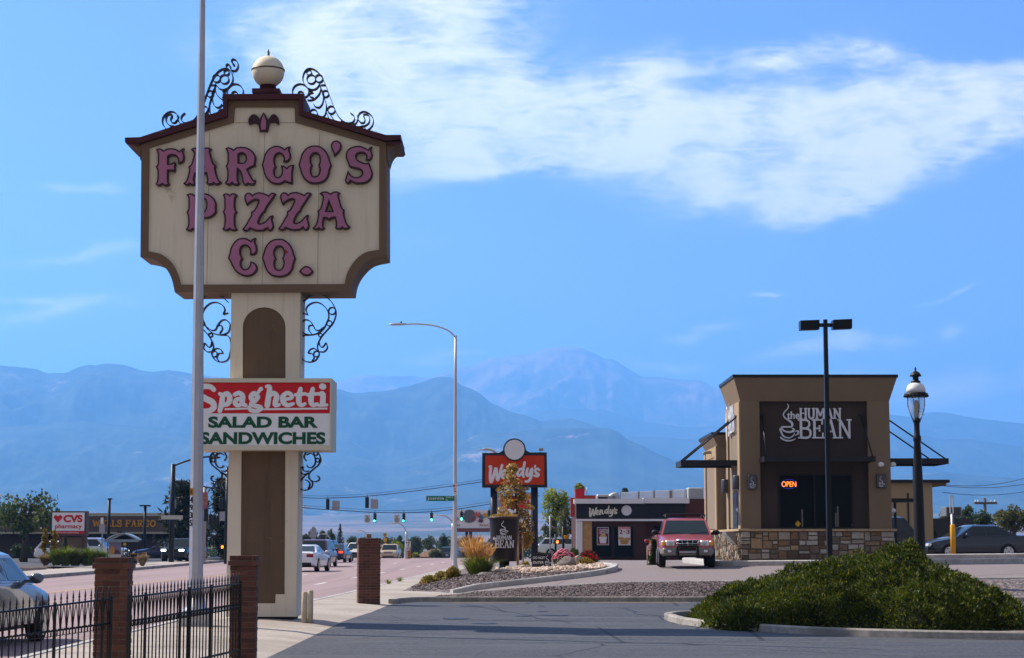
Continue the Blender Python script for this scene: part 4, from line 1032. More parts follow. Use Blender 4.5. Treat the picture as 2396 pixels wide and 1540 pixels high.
def pillar(c, wdt, ztop, rz, label, course=.0677, caps=3, bl=.203, stub=False):
    t = thing('brick_pillar', (c[0], c[1], 0), label, 'pillar', 'brick pillars along the pavement', rz)
    rnd = random.Random(int(c[0] * 100)); h = course
    rows = int(round((ztop) / course)); mo = MB(); br = MB(); cap = MB(); capm = MB()
    def ring(mb, w_, z, off):
        # bricks round a square of width w_
        d = .095; g = .010; hw = w_ / 2
        for side in range(4):
            L = w_ - d if True else w_
            s0 = -hw if off else -hw + d
            e0 = s0 + L
            s_ = s0; first = True
            while s_ < e0 - .02:
                ln = min(bl if not (first and off) else bl, e0 - s_)
                if e0 - s_ - ln < .05: ln = e0 - s_
                j = rnd.uniform(-.0025, .0025)
                b0, b1 = s_ + g/2, s_ + ln - g/2
                a = [(b0, -hw - j, z + g/2), (b1, -hw - j, z + g/2), (b1, -hw + d, z + g/2), (b0, -hw + d, z + g/2)]
                r_ = Matrix.Rotation(side * math.pi / 2, 3, 'Z')
                lo = [r_ @ Vector(p) for p in a]; hi = [q + Vector((0, 0, h - g)) for q in lo]
                mb.add(lo + hi, [(0,3,2,1),(4,5,6,7),(0,1,5,4),(1,2,6,5),(2,3,7,6),(3,0,4,7)])
                s_ += ln; first = False
    n_body = rows - caps
    for i in range(rows):
        if i < n_body or (caps == 3 and i == n_body): ring(br, wdt, i * h, i % 2)
        elif i < rows - 1: ring(cap, wdt + .055, i * h, i % 2)
        else: ring(cap, wdt + .012, i * h, i % 2)
    mo.box(-wdt/2 + .008, wdt/2 - .008, -wdt/2 + .008, wdt/2 - .008, -.1, (rows - (caps - 1)) * h)
    capm.box(-wdt/2 - .018, wdt/2 + .018, -wdt/2 - .018, wdt/2 + .018, (rows - caps + 1) * h + .001, (rows - 1) * h - .006)
    capm.box(-wdt/2 + .0, wdt/2 - .0, -wdt/2 + .0, wdt/2 - .0, (rows - 1) * h - .005, rows * h - .008)
    def bd(mb, nm, mt, par):
        o = mb.build(nm, mt, None, origin=(0, 0, 0)); o.parent = par; o.location = (0, 0, 0); return o
    body = bd(br, 'brick_shaft', m_brick, t); bd(mo, 'mortar', m_mortar, body)
    cp = bd(cap, 'brick_cap', m_brick, t); bd(capm, 'mortar', m_mortar, cp)
    if stub: bd(MB().box(-.06, .06, -.06, .06, rows*h, rows*h + .1), 'stub', M('rusty_iron', (.20, .10, .06), .9, var=.3), t)
    return t
pillar((px(268.5, 22.0), 22.0), .385, 1.405, R(2), 'square brick pillar between the two runs of iron fence')
pillar((px(573, 25.0), 25.0), .345, 1.425, R(2), 'brick pillar standing in front of the foot of the pizza sign')
pillar((px(863, 46.8), 46.8), .55, 1.66, R(9), 'tallest brick pillar alone at the edge of the dark lot', stub=True)

# ================================================================ iron fence
m_fence = M('fence_iron', (.010, .010, .012), .35, var=.1, metal=.4, spec=.6)
def picket_mesh():
    mb = MB(); a = .007
    mb.box(-a, a, -a, a, -1.0, .0)
    mb.lathe([(.008, 0), (.008, .02), (.013, .028), (.008, .036), (.008, .052), (.014, .062), (.009, .072), (.010, .078), (.001, .142)], (0, 0, 0), 6)
    o = mb.build('picket', m_fence, None, origin=(0, 0, 0)); return o
pk0 = picket_mesh()
def fence(a, b, n, label, posts):
    """a, b: top rail ends"""
    a, b = Vector(a), Vector(b)
    t = thing('iron_fence', (a.x, a.y, 0), label, 'fence', 'black iron fence along the pavement')
    d = (b - a); L = d.length; dd = d.normalized(); side = Vector((dd.y, -dd.x, 0)).normalized()
    def rail(dz, w_, h_):
        mb = MB(); vs = []
        for p in (a, b):
            for s_, k in ((-1, 0), (1, 0), (1, 1), (-1, 1)): vs.append(p + side * s_ * w_ / 2 + Vector((0, 0, dz - h_/2 + k * h_)))
        mb.add(vs, [(0,1,2,3),(7,6,5,4),(0,4,5,1),(1,5,6,2),(2,6,7,3),(3,7,4,0)]); mb.build('rail', m_fence, t, fix=True)
    rail(.0, .03, .02); rail(-.86, .03, .025)
    mb = MB(); cl = MB(); cl.tube([a + Vector((0, 0, -.268)), b + Vector((0, 0, -.268))], .010, 5)
    for i in range(n):
        p = a + d * ((i + .5) / n)
        o = pk0 if False else pk0.copy(); COL.objects.link(o); o.parent = t; o.location = p - Vector((a.x, a.y, 0))
        # curved bars of the frieze and the collars under it
        for s_ in (-1, 1):
            q = [p + dd * s_ * L / n * .5 + Vector((0, 0, -.008)), p + dd * s_ * L / n * .30 + Vector((0, 0, -.09)), p + dd * s_ * L / n * .14 + Vector((0, 0, -.20)), p + dd * s_ * L/n * .10 + Vector((0, 0, -.25))]
            mb.tube(crv(q, 2), .0055, 4, 0, True, False)
            c0 = p + dd * s_ * L / n * .25 + Vector((0, 0, -.29))
            cl.tube([c0 + Vector((.0, 0, .012)) - side * .02, c0 - Vector((0, 0, .03)) - side * .018, c0 - Vector((0, 0, .035)) + side * .016, c0 + Vector((0, 0, .012)) + side * .02], .007, 5)
        cl.tube([p - dd * .03 + Vector((0, 0, -.262)), p + dd * .03 + Vector((0, 0, -.262))], .012, 6)
    mb.build('frieze_lattice', m_fence, t); cl.build('collar_rail', m_fence, t)
    for f_ in posts:
        p = a + d * f_; mb = MB(); mb.box(p.x - .015, p.x + .015, p.y - .015, p.y + .015, -.1, p.z + .03); mb.build('post', m_fence, t)
    return t
r0 = P(313, 1396, 21.0); r1 = P(563, 1365.5, 24.6)
fence(P(302, 1397.5, 20.85), r1, 34, 'longer iron fence run reaching the pillar before the pizza sign', (.0, .13, .42, .5, .70, 1.0))
fence(P(-48, 1438, 19.0), P(261, 1401, 20.75), 21, 'lower iron fence run ending behind the square brick pillar', (.0, .55, .93, 1.0))
bpy.data.objects.remove(pk0)

# two rusty bollards beside the sign foot
m_boll = M('weathered_cream_paint', (.44, .38, .29), .8, var=.2, scale=6, dirt=(.16, .08, .04), dscale=7, dthr=.58)
for u, v, lab in ((713, 1385, 'shorter rusty cream bollard nearest the foot of the pizza sign'), (726.8, 1381.5, 'slightly taller rusty cream bollard, further from the sign foot')):
    q = P(u, v, 35.2); mb = MB(); mb.lathe([(.052, 0), (.052, q.z - .01), (.045, q.z)], (q.x, q.y, 0), 14)
    tag(mb.build('bollard', m_boll), lab, 'bollard', 'bollards by the sign foot')
# ================================================================ vehicles
m_tyre = M('tyre_rubber', (.012, .012, .013), .85, var=.1)
m_rim = M('alloy_rim', (.45, .46, .48), .3, metal=.8, var=.05)
m_glass = M('dark_car_glass', (.008, .016, .020), .06, var=0, spec=.5)
m_chrome = M('chrome', (.70, .72, .76), .18, metal=1.0, var=0)
m_blackp = M('black_plastic', (.012, .012, .014), .5, var=.1)
m_lens = M('clear_lens', (.62, .64, .68), .12, var=.05, spec=.8)
m_amber = M('amber_lens', (.75, .30, .06), .25, var=0)
m_tail = M('red_lens', (.22, .006, .008), .25, var=0)
m_brake = M('lit_brake_lens', (.5, .02, .01), .3, var=0, emit=((1, .07, .02), .9))
m_head = M('lit_headlight', (.8, .8, .8), .2, var=0, emit=((.9, .95, 1.0), 5.0))
m_plate = M('number_plate', (.55, .58, .60), .5, var=0)
m_grey = M('grey_cladding', (.20, .185, .175), .5, var=.08)
def paint(name, c, rough=.28, metal=.35):
    return M(name, c, rough, metal=metal, var=.04, coat=.6, scale=1.2)
STY = {  # length, width, height, lower body (distance from the nose, top z), glass: base front, roof front, roof rear, base rear; wheel radius, axles, belt z at front and rear
 'sedan': dict(L=4.55, W=1.78, H=1.46, body=[(0,.60),(.06,.70),(.35,.79),(1.25,.95),(2.4,.99),(3.7,1.02),(4.35,1.03),(4.5,.96),(4.55,.70)], g=(1.22,2.02,3.15,3.98), wr=.32, ax=(.88,3.52), tuck=.60),
 'coupe': dict(L=5.0, W=1.92, H=1.45, body=[(0,.62),(.06,.78),(.3,.86),(1.6,.97),(2.8,1.0),(4.0,1.06),(4.85,1.08),(4.97,1.0),(5.0,.72)], g=(1.65,2.45,3.25,4.15), wr=.36, ax=(.95,3.9), tuck=.58),
 'suv': dict(L=4.45, W=1.735, H=1.56, body=[(0,.60),(.05,.78),(.22,.88),(1.15,1.03),(2.2,1.06),(3.6,1.08),(4.3,1.08),(4.42,.98),(4.45,.70)], g=(1.08,1.72,3.95,4.36), wr=.345, ax=(.86,3.40), tuck=.63),
 'bigsuv': dict(L=4.85, W=1.92, H=1.78, body=[(0,.72),(.05,.95),(.25,1.05),(1.25,1.14),(2.2,1.16),(3.9,1.18),(4.7,1.18),(4.82,1.05),(4.85,.75)], g=(1.2,1.85,4.3,4.74), wr=.38, ax=(.95,3.8), tuck=.66),
 'van': dict(L=5.0, W=1.95, H=1.76, body=[(0,.68),(.05,.85),(.3,.95),(1.0,1.08),(2.2,1.12),(3.9,1.14),(4.8,1.14),(4.96,1.0),(5.0,.75)], g=(.85,1.75,4.5,4.9), wr=.34, ax=(.95,3.95), tuck=.66),
 'pickup': dict(L=5.6, W=2.0, H=1.86, body=[(0,.75),(.05,1.05),(.2,1.16),(1.4,1.22),(2.3,1.24),(3.55,1.25),(3.6,1.24),(5.5,1.24),(5.6,.85)], g=(1.4,2.0,3.1,3.5), wr=.41, ax=(.98,4.6), tuck=.66),
}
def car(style, pm, label, loc, rz, lower=None, head=None, tail=None, plate=True, group=None, wheels=True, rim=None, extra=None, grille=m_blackp, name='car'):
    S = STY[style]; L, W, H = S['L'], S['W'], S['H']; hw = W / 2
    t = thing(name, (0, 0, 0), label, {'pickup': 'pickup truck', 'van': 'minivan'}.get(style, 'car'), group)
    low = lower or pm
    zb = .24 if style in ('sedan', 'coupe', 'van') else .34
    g0, g1, g2, g3 = S['g']
    # body shell: rings along the car
    st = []
    bp = S['body']; ss = sorted(set([b[0] for b in bp] + [L * k / 16 for k in range(17)]))
    for s_ in ss:
        zt = interp(bp, s_)
        e = min(s_ / .55, 1), min((L - s_) / .45, 1)
        kx = (1 - .20 * (1 - e[0]) ** 2) * (1 - .12 * (1 - e[1]) ** 2)
        st.append((s_, zt, hw * kx))
    vs = []; fs = []; mi = []
    for (s_, zt, k) in st:
        y = s_ - L / 2
        zb2 = zb + .10 * max(0, 1 - s_ / .4) + .12 * max(0, 1 - (L - s_) / .4)
        zm = zb2 + (zt - zb2) * .42
        sec = [(k*.86, zb2), (k*.975, zb2 + .07), (k, zm), (k*.985, zt - .12), (k*.94, zt - .035), (k*.80, zt), (0, zt + .018)]
        sec = sec + [(-x, z) for x, z in reversed(sec[:-1])]
        vs += [(x, y, z) for x, z in sec]
    n = 13
    for i in range(len(st) - 1):
        for k in range(n - 1):
            fs.append((i*n+k, i*n+k+1, (i+1)*n+k+1, (i+1)*n+k)); mi.append(1 if k in (0, 1, n-2, n-3) and lower else 0)
        fs.append((i*n+n-1, i*n, (i+1)*n, (i+1)*n+n-1)); mi.append(2)
    fs += [tuple(reversed(range(n))), tuple((len(st)-1)*n + k for k in range(n))]; mi += [1 if lower else 0, 1 if lower else 0]
    mb = MB(); mb.v = vs; mb.f = fs; mb.mi = mi; mb.sm = [True] * (len(fs) - 2) + [False] * 2
    # cabin
    zt0, zt3 = interp(bp, g0) - .02, interp(bp, g3) - .02; wr_ = hw * S['tuck'] / .66 * .80; wb = hw * .93
    ring = lambda z0, s0, s1, w_, zz: [(-w_, s0 - L/2, z0), (w_, s0 - L/2, z0), (w_, s1 - L/2, zz), (-w_, s1 - L/2, zz)]
    A_, B_ = ring(zt0, g0, g3, wb, zt3), ring(H - .06, g1, g2, wr_, H - .06)
    Cc = ring(H, g1 + .18, g2 - .15, wr_ * .82, H)
    mb.add(A_ + B_ + Cc, [(0,1,5,4), (1,2,6,5), (2,3,7,6), (3,0,4,7), (4,5,9,8), (5,6,10,9), (6,7,11,10), (7,4,8,11), (8,9,10,11)], 0, False)
    def bd(mb, nm, mt, par=None):
        o = mb.build(nm, mt, None, origin=(0, 0, 0)); o.parent = par or t; o.location = (0, 0, 0); return o
    body = bd(mb, 'body', [pm, low, m_blackp], None)
    try: body.data.set_sharp_from_angle(angle=R(35))
    except Exception: pass
    def pane(q, ins, nm, out_):
        q = [Vector(p) for p in q]; c = sum(q, Vector()) / 4; nn = (q[1]-q[0]).cross(q[3]-q[0]).normalized()
        if nn.dot(c - Vector((0, 0, .9))) < 0: nn = -nn
        q = [p.lerp(c, ins) + nn * out_ for p in q]
        m_ = MB(); m_.quad(*q); bd(m_, nm, m_glass)
    def lerp4(a, b, f): return tuple(Vector(a).lerp(Vector(b), f))
    pane([A_[0], A_[1], B_[1], B_[0]], .09, 'windshield', .006)
    pane([A_[2], A_[3], B_[3], B_[2]], .12, 'rear_window', .006)
    for sd, (a0, a3, b0, b3) in enumerate(((A_[0], A_[3], B_[0], B_[3]), (A_[1], A_[2], B_[1], B_[2]))):
        cuts = [.05, .50, .95] if style in ('sedan', 'coupe', 'pickup') else [.04, .36, .67, .96]
        for f0, f1 in zip(cuts, cuts[1:]):
            lo0, lo1 = lerp4(a0, a3, f0 + .015), lerp4(a0, a3, f1 - .015); hi0, hi1 = lerp4(b0, b3, f0 + .015), lerp4(b0, b3, f1 - .015)
            lo0, lo1 = lerp4(lo0, hi0, .10), lerp4(lo1, hi1, .10); hi0, hi1 = lerp4(lo0, hi0, .88), lerp4(lo1, hi1, .88)
            pane([lo0, lo1, hi1, hi0], .0, 'side_window', .006)
    # wheels
    r = S['wr']
    if wheels:
        for s_ in S['ax']:
            for sg in (-1, 1):
                x = sg * (hw - .10); y = s_ - L/2
                def disc(prof, nm, mt, par):
                    m_ = MB(); k = 22; v_ = []; f_ = []
                    for (rr, dx) in prof:
                        for q in range(k): v_.append((x + sg * dx, y + rr * math.cos(2*math.pi*q/k), r + rr * math.sin(2*math.pi*q/k)))
                    for i in range(len(prof) - 1):
                        for q in range(k): f_.append((i*k+q, i*k+(q+1) % k, (i+1)*k+(q+1) % k, (i+1)*k+q))
                    f_ += [tuple(range(k)), tuple((len(prof)-1)*k+q for q in range(k))]
                    m_.add(v_, f_, 0, True)
                    o = m_.build(nm, mt, None, origin=(0, 0, 0), fix=True); o.parent = par; o.location = (0, 0, 0); return o
                wh = disc([(r*.72, -.11), (r*.97, -.10), (r, -.06), (r, .07), (r*.96, .105), (r*.70, .11)], 'wheel', m_tyre, t)
                rm = disc([(r*.70, .10), (r*.68, .118), (r*.60, .112)], 'rim', m_blackp, wh)
                m_ = MB()
                for q in range(5):
                    a = 2 * math.pi * q / 5 + .3
                    c0, s0 = math.cos(a), math.sin(a)
                    for da in (-.16, .16):
                        pass
                    pa = [(r*.08, -.05), (r*.64, -.085), (r*.64, .085), (r*.08, .05)]
                    m_.add([(x + sg * .128, y + p*c0 - w_*s0, r + p*s0 + w_*c0) for p, w_ in pa] + [(x + sg * .112, y + p*c0 - w_*s0, r + p*s0 + w_*c0) for p, w_ in pa], [(0,1,2,3), (7,6,5,4), (0,4,5,1), (1,5,6,2), (2,6,7,3), (3,7,4,0)])
                k = 20
                m_.add([(x + sg*.126, y + r*q_*math.cos(2*math.pi*i/k), r + r*q_*math.sin(2*math.pi*i/k)) for q_ in (.60, .69) for i in range(k)], [(i, (i+1) % k, k+(i+1) % k, k+i) for i in range(k)])
                o = m_.build('spoke_pattern', rim or m_rim, None, origin=(0, 0, 0), fix=True); o.parent = wh; o.location = (0, 0, 0)
                m_ = MB(); k = 16   # arch liner: a dark half ring set just proud of the body side
                xo = sg * (hw * (1.003))
                v_ = [(xo, y + rr*math.cos(math.pi*i/k), r*.92 + rr*math.sin(math.pi*i/k)) for rr in (r*.2, r*1.15) for i in range(k+1)]
                v_ = [(vx, vy, max(vz, zb + .03)) for vx, vy, vz in v_]
                m_.add(v_, [(i, i+1, k+2+i, k+1+i) for i in range(k)]); bd(m_, 'wheel_arch', m_blackp)
    # lamps, bumpers, mirrors
    zf = interp(bp, .06)
    if extra != 'wagon':
        for sg in (-1, 1):
            m_ = MB(); m_.box(sg*hw*.50, sg*hw*.86, -L/2 - .005, -L/2 + .30, zf - .16, zf - .03, bev=.03); bd(m_, 'headlight', head or m_lens)
        m_ = MB(); m_.box(-hw*.45, hw*.45, -L/2 - .008, -L/2 + .1, zf - .20, zf - .04, bev=.01); bd(m_, 'grille', grille)
        m_ = MB(); m_.box(-hw*.62, hw*.62, -L/2 - .012, -L/2 + .1, zb + .12, zb + .24, bev=.01); bd(m_, 'lower_grille', m_blackp)
    zr = interp(bp, L - .05)
    for sg in (-1, 1):
        m_ = MB(); m_.box(sg*hw*.52, sg*hw*.90, L/2 - .16, L/2 + .006, zr - .24, zr - .06, bev=.02); bd(m_, 'taillight', tail or m_tail)
        m_ = MB(); m_.ellipsoid((sg*(hw + .10), g0 + .42 - L/2, zt0 + .10), .12, .07, .085, 10, 6); m_.box(sg*(hw*.9), sg*(hw + .04), g0+.40 - L/2, g0 + .46 - L/2, zt0 + .03, zt0 + .08); bd(m_, 'mirror', m_blackp if extra else pm)
    if plate:
        m_ = MB(); m_.box(-.15, .15, L/2 - .01, L/2 + .012, zr - .30, zr - .15); bd(m_, 'licence_plate', m_plate)
    m_ = MB(); m_.box(-hw*.80, hw*.80, L/2 - .08, L/2 + .03, zb + .10, zb + .26, bev=.02); bd(m_, 'bumper', low if lower else m_blackp)
    if style == 'pickup':
        m_ = MB(); m_.box(-hw*.82, hw*.82, 3.7 - L/2, 5.45 - L/2, 1.245, 1.262); bd(m_, 'cargo_bed', m_blackp)
    if extra == 'wagon':
        wagon_front(t, bd, S, hw, low)
    t.location = loc; t.rotation_euler = (0, 0, rz)
    return t
def wagon_front(t, bd, S, hw, low):
    """the red wagon's own face: lamps, chrome grille, two-tone bumper, bull bar, fog lamps, roof rack"""
    L = S['L']; y = -L / 2
    for sg in (-1, 1):
        m_ = MB(); m_.box(sg*.40, sg*.67, y - .02, y + .2, .675, .84, bev=.02); h = bd(m_, 'headlight', m_lens)
        m_ = MB(); m_.lathe([(.075, 0), (.07, .006), (.02, .008)], (0, 0, 0), 16); m_.v = [(sg*.525 + a, y - .021 - c, .758 + b) for a, b, c in m_.v]; o = m_.build('reflector', m_rim, None, origin=(0,0,0), fix=True); o.parent = h; o.location = (0,0,0)
        m_ = MB(); m_.box(sg*.675, sg*.80, y + .0, y + .30, .67, .835, bev=.03); bd(m_, 'indicator', m_amber)
        m_ = MB(); m_.box(sg*.47, sg*.65, y - .062, y + .05, .445, .585, bev=.02); f = bd(m_, 'fog_light', m_blackp)
        m_ = MB(); m_.box(sg*.495, sg*.625, y - .068, y - .05, .47, .562, bev=.01); o = m_.build('lens', m_lens, None, origin=(0,0,0)); o.parent = f; o.location = (0,0,0)
    m_ = MB(); m_.prism([[(-.345,.845),(.345,.845),(.29,.675),(-.29,.675)]], y - .012, y + .1); gr = bd(m_, 'grille', m_blackp)
    m_ = MB(); yy = y - .03
    for a, b in (((-.355,.852),(.355,.852)), ((-.29,.67),(.29,.67)), ((-.355,.852),(-.29,.67)), ((.355,.852),(.29,.67)), ((-.335,.745),(.335,.745)), ((-.165,.852),(-.15,.67)), ((.165,.852),(.15,.67)), ((0,.852),(0,.79))):
        m_.tube([(a[0], yy, a[1]), (b[0], yy, b[1])], .009, 6)
    m_.ellipsoid((0, yy - .006, .755), .045, .012, .028, 12, 6); o = m_.build('chrome_frame', m_chrome, None, origin=(0,0,0)); o.parent = gr; o.location = (0,0,0)
    m_ = MB(); m_.box(-hw*.90, hw*.90, y - .055, y + .25, .38, .62, bev=.05); bd(m_, 'bumper', low)
    m_ = MB(); m_.box(-.36, .36, y - .062, y + .0, .44, .50); bd(m_, 'air_intake', m_blackp)
    m_ = MB(); m_.box(-hw*.80, hw*.80, y - .0, y + .3, .33, .43, bev=.03); bd(m_, 'chin', m_blackp)
    m_ = MB()
    for sg in (-1, 1): m_.tube(crv([(sg*.30, y - .05, .34), (sg*.315, y - .12, .45), (sg*.315, y - .14, .61), (sg*.29, y - .14, .665), (0, y - .14, .675)], 4), .038, 8)
    bd(m_, 'bull_bar', m_blackp)
    m_ = MB(); m_.box(-.26, .26, y - .105, y - .085, .54, .62, bev=.006); bd(m_, 'plate_panel', m_blackp)
    m_ = MB(); m_.box(-.27, .27, y - .11, y - .075, .455, .515, bev=.01); bd(m_, 'bar_skid', m_galv)
    g0, g1, g2, g3 = S['g']
    m_ = MB()
    for sg in (-1, 1):
        m_.tube(crv([(sg*.60, g1 + .1 + y, 1.545), (sg*.62, g1 + .22 + y, 1.63), (sg*.61, g1 + 1.0 + y, 1.65), (sg*.60, g2 - .3 + y, 1.64), (sg*.58, g2 - .05 + y, 1.54)], 4), .022, 8)
    for k in (.30, 1.75): m_.tube(crv([(-.62, g1 + k + y, 1.60), (-.54, g1 + k + y, 1.675), (.54, g1 + k + y, 1.675), (.62, g1 + k + y, 1.60)], 4), .025, 8)
    bd(m_, 'roof_rack', m_blackp)
    for sg in (-1, 1):
        m_ = MB(); m_.tube([(sg*.42 - .3, g0 + .07 + y, 1.075), (sg*.42 + .25, g0 + .12 + y, 1.10)], .009, 5); bd(m_, 'wiper', m_blackp)
    # seats seen through the glass: headrests
    m_ = MB(); m_.tube([(-.62, g0 - .05 + y, 1.0), (.62, g0 - .05 + y, 1.0)], .012, 6); bd(m_, 'cowl', m_blackp)

redp_ = paint('red_car_paint', (.37, .055, .065), .28, .3)
def at(u, v, Y):
    q = P(u, v, Y); return (q.x, q.y, q.z)
q = P(1619, 1328, 58.0)
car('suv', redp_, 'red wagon with roof rack and black bull bar facing us beside the stone wall', (q.x, 60.3, .80), R(-3.2), m_grey, extra='wagon', rim=m_rim, name='red_wagon')
ZC = lambda u, Y: px(u, Y)
car('coupe', paint('white_car_paint', (.66, .67, .70), .25, .0), 'white two door coupe seen from behind just past the pizza sign column', (px(715, 102), 102.5, 0), R(180 - 5.0), plate=True, tail=m_tail, name='white_coupe')
car('van', paint('wine_car_paint', (.14, .05, .06)), 'wine red minivan mostly hidden by the white coupe', (px(744, 121), 121.5, 0), R(180 - 2), name='minivan')
car('bigsuv', paint('black_car_paint', (.012, .013, .016), .2), 'black SUV with a lit high brake light ahead of the dark sedan', (px(764, 166), 167, -.02), R(180 - 1.5), tail=m_brake, name='black_suv')
o = car('sedan', paint('charcoal_car_paint', (.020, .019, .026), .22), 'charcoal sedan with red tail lights stopped in the middle lane', (px(787, 146), 147, 0), R(180 - 4), tail=m_brake, name='charcoal_sedan')
car('suv', paint('cream_car_paint', (.60, .57, .50), .3, .1), 'cream car half hidden behind the tall brick pillar', (px(838, 158), 158, -.02), R(-6), name='cream_car')
car('pickup', paint('tan_car_paint', (.48, .37, .25), .35, .1), 'old tan pickup truck coming over the crest of the road', (px(914, 206), 206, -.5), R(-1.5), grille=m_grey, name='tan_pickup')
car('van', paint('slate_car_paint', (.05, .06, .07)), 'slate van far down the road below the orange shop board', (px(1056, 226), 226, -.75), R(170), name='slate_van')
car('pickup', paint('black_car_paint', ()), 'black pickup truck with a glaring headlight facing us beyond the median', (px(420, 139), 141, .02), R(-8), head=m_head, name='black_pickup')
car('sedan', paint('navy_car_paint', (.012, .022, .06), .2), 'navy sedan beside the black pickup truck', (px(378, 150), 150, .13), R(-78), name='navy_sedan')
car('suv', paint('white_car_paint', ()), 'white car parked behind the purple flowers by the pharmacy sign', (px(160, 132), 132, .12), R(88), name='white_parked_car')
car('bigsuv', paint('silver_car_paint', (.46, .48, .52), .25, .5), 'silver SUV with a roof rack parked behind the reed grasses', (px(214, 133), 133.5, .12), R(86), name='silver_suv')
car('suv', paint('white_car_paint', ()), 'white crossover partly hidden by the burger restaurant wall', (px(1322, 150), 150, .38), R(92), name='white_crossover')
car('sedan', paint('silver_blue_paint', (.085,.11,.15), .2, .5), 'silver blue sedan driving away behind the iron fence', (-8.55, 29.1, .0), R(180 - 1.5), name='silver_sedan')
car('sedan', paint('graphite_car_paint', (.030, .038, .052), .18, .5), 'graphite sedan parked behind the yellow bollard', (px(2282, 79), 79.6, .86), R(-80), name='graphite_sedan')
car('bigsuv', paint('black_car_paint', ()), 'black SUV parked behind the antique lamp post', (px(2006, 77), 77.5, .86), R(-82), name='parked_black_suv')
car('sedan', paint('bright_red_paint', (.35, .02, .025), .25), 'bright red car behind the red wagon by the burger restaurant', (px(1562, 92), 92, .62), R(180), name='red_car')
# ================================================================ the coffee stand
m_tan = M('tan_stucco', (.185, .135, .088), .9, var=.06, scale=1.5, bump=.35, bscale=60)
m_tanl = M('tan_trim_stucco', (.30, .215, .135), .9, var=.05, scale=2, bump=.25, bscale=60)
m_dkst = M('dark_brown_stucco', (.050, .036, .030), .9, var=.08, scale=2, bump=.35, bscale=60)
m_grst = M('grey_brown_stucco', (.20, .155, .115), .9, var=.06, scale=2, bump=.3, bscale=60)
m_cap = M('dark_metal_cap', (.020, .021, .025), .4, metal=.5, var=.08)
m_awn = M('awning_steel', (.022, .022, .026), .4, metal=.4, var=.08)
m_wglass = M('window_glass', (.006, .008, .009), .15, var=0, spec=.06)
m_sill = M('sandstone_sill', (.36, .26, .16), .85, var=.12, scale=4, bump=.3)
m_letter = M('silver_letter', (.62, .63, .68), .35, var=.03)
def stonemat():
    m = bpy.data.materials.new('fieldstone'); m.use_nodes = True
    n = NT(m.node_tree); o = n.n('ShaderNodeOutputMaterial'); b = n.n('ShaderNodeBsdfPrincipled'); n.l(b.outputs[0], o.inputs[0])
    ge = n.n('ShaderNodeNewGeometry'); t = n.n('ShaderNodeTexCoord').outputs['Object']
    rp = n.n('ShaderNodeValToRGB'); n.l(ge.outputs['Random Per Island'], rp.inputs[0]); rp.color_ramp.interpolation = 'CONSTANT'
    cols = [(.30,.255,.20), (.20,.115,.055), (.36,.32,.27), (.10,.065,.042), (.33,.22,.12), (.17,.12,.085), (.40,.36,.31), (.24,.16,.09), (.13,.10,.075), (.28,.23,.18)]
    el = rp.color_ramp.elements
    while len(el) < len(cols): el.new(.5)
    for i, c in enumerate(cols): el[i].position = i / len(cols); el[i].color = (*c, 1)
    nz = n.noise(t, 7, 7, .65, .4)
    cm = n.n('ShaderNodeCombineColor'); f = n.m('MULTIPLY_ADD', nz, 1.1, .42)
    for i in range(3): n.l(f, cm.inputs[i])
    n.l(n.mix(1.0, rp.outputs[0], cm.outputs[0], 'MULTIPLY'), b.inputs['Base Color']); b.inputs['Roughness'].default_value = .85
    bp = n.n('ShaderNodeBump'); bp.inputs['Strength'].default_value = .8; bp.inputs['Distance'].default_value = .03; n.l(nz, bp.inputs['Height']); n.l(bp.outputs[0], b.inputs['Normal'])
    return m
m_field = stonemat(); m_fmort = M('stone_mortar', (.15, .12, .095), .95, var=.15, scale=9)
def stone_wall(mb, L, H, rnd, tall=False):
    """irregular fitted stones on a wall from (0,0) to (L,H); returns boxes (x0,x1,z0,z1,depth)"""
    out_ = []
    def split(x0, x1, z0, z1, d):
        w_, h_ = x1-x0, z1-z0
        mxw, mxh = ((.15, .34) if tall else (.50, .30))
        if d > 9 or (w_ < mxw*rnd.uniform(.7, 1.3) and h_ < mxh*rnd.uniform(.7, 1.3)): out_.append((x0, x1, z0, z1)); return
        if w_ / mxw > h_ / mxh: m_ = x0 + w_ * rnd.uniform(.33, .67); split(x0, m_, z0, z1, d+1); split(m_, x1, z0, z1, d+1)
        else: m_ = z0 + h_ * rnd.uniform(.36, .64); split(x0, x1, z0, m_, d+1); split(x0, x1, m_, z1, d+1)
    split(0, L, 0, H, 0)
    return out_
def put_stones(mb, boxes, org, du, nrm, rnd):
    org, du, nrm = Vector(org), Vector(du), Vector(nrm)
    for (x0, x1, z0, z1) in boxes:
        g = .010; j = lambda: rnd.uniform(-.014, .014)
        d = rnd.uniform(.03, .075)
        c = [(x0+g+abs(j()), z0+g+abs(j())), (x1-g-abs(j()), z0+g+abs(j())), (x1-g-abs(j()), z1-g-abs(j())), (x0+g+abs(j()), z1-g-abs(j()))]
        m_ = ((x0+x1)/2, (z0+z1)/2)
        f = [(a + (m_[0]-a)*.10, b + (m_[1]-b)*.10) for a, b in c]
        V = lambda p, dd: org + du * p[0] + Vector((0, 0, p[1])) + nrm * dd
        vs = [V(p, 0) for p in c] + [V(p, d*.7) for p in c] + [V(p, d + rnd.uniform(-.01, .01)) for p in f]
        fs = [(8,9,10,11)]
        for k in range(4): k2 = (k+1) % 4; fs += [(k, k2, 4+k2, 4+k), (4+k, 4+k2, 8+k2, 8+k)]
        mb.add(vs, fs, 0)
YB = 62.0; GB = .80
XL, XR = px(1736.5, YB), px(2088, YB)          # left and right outer faces
zB = lambda v: pz(v, YB)
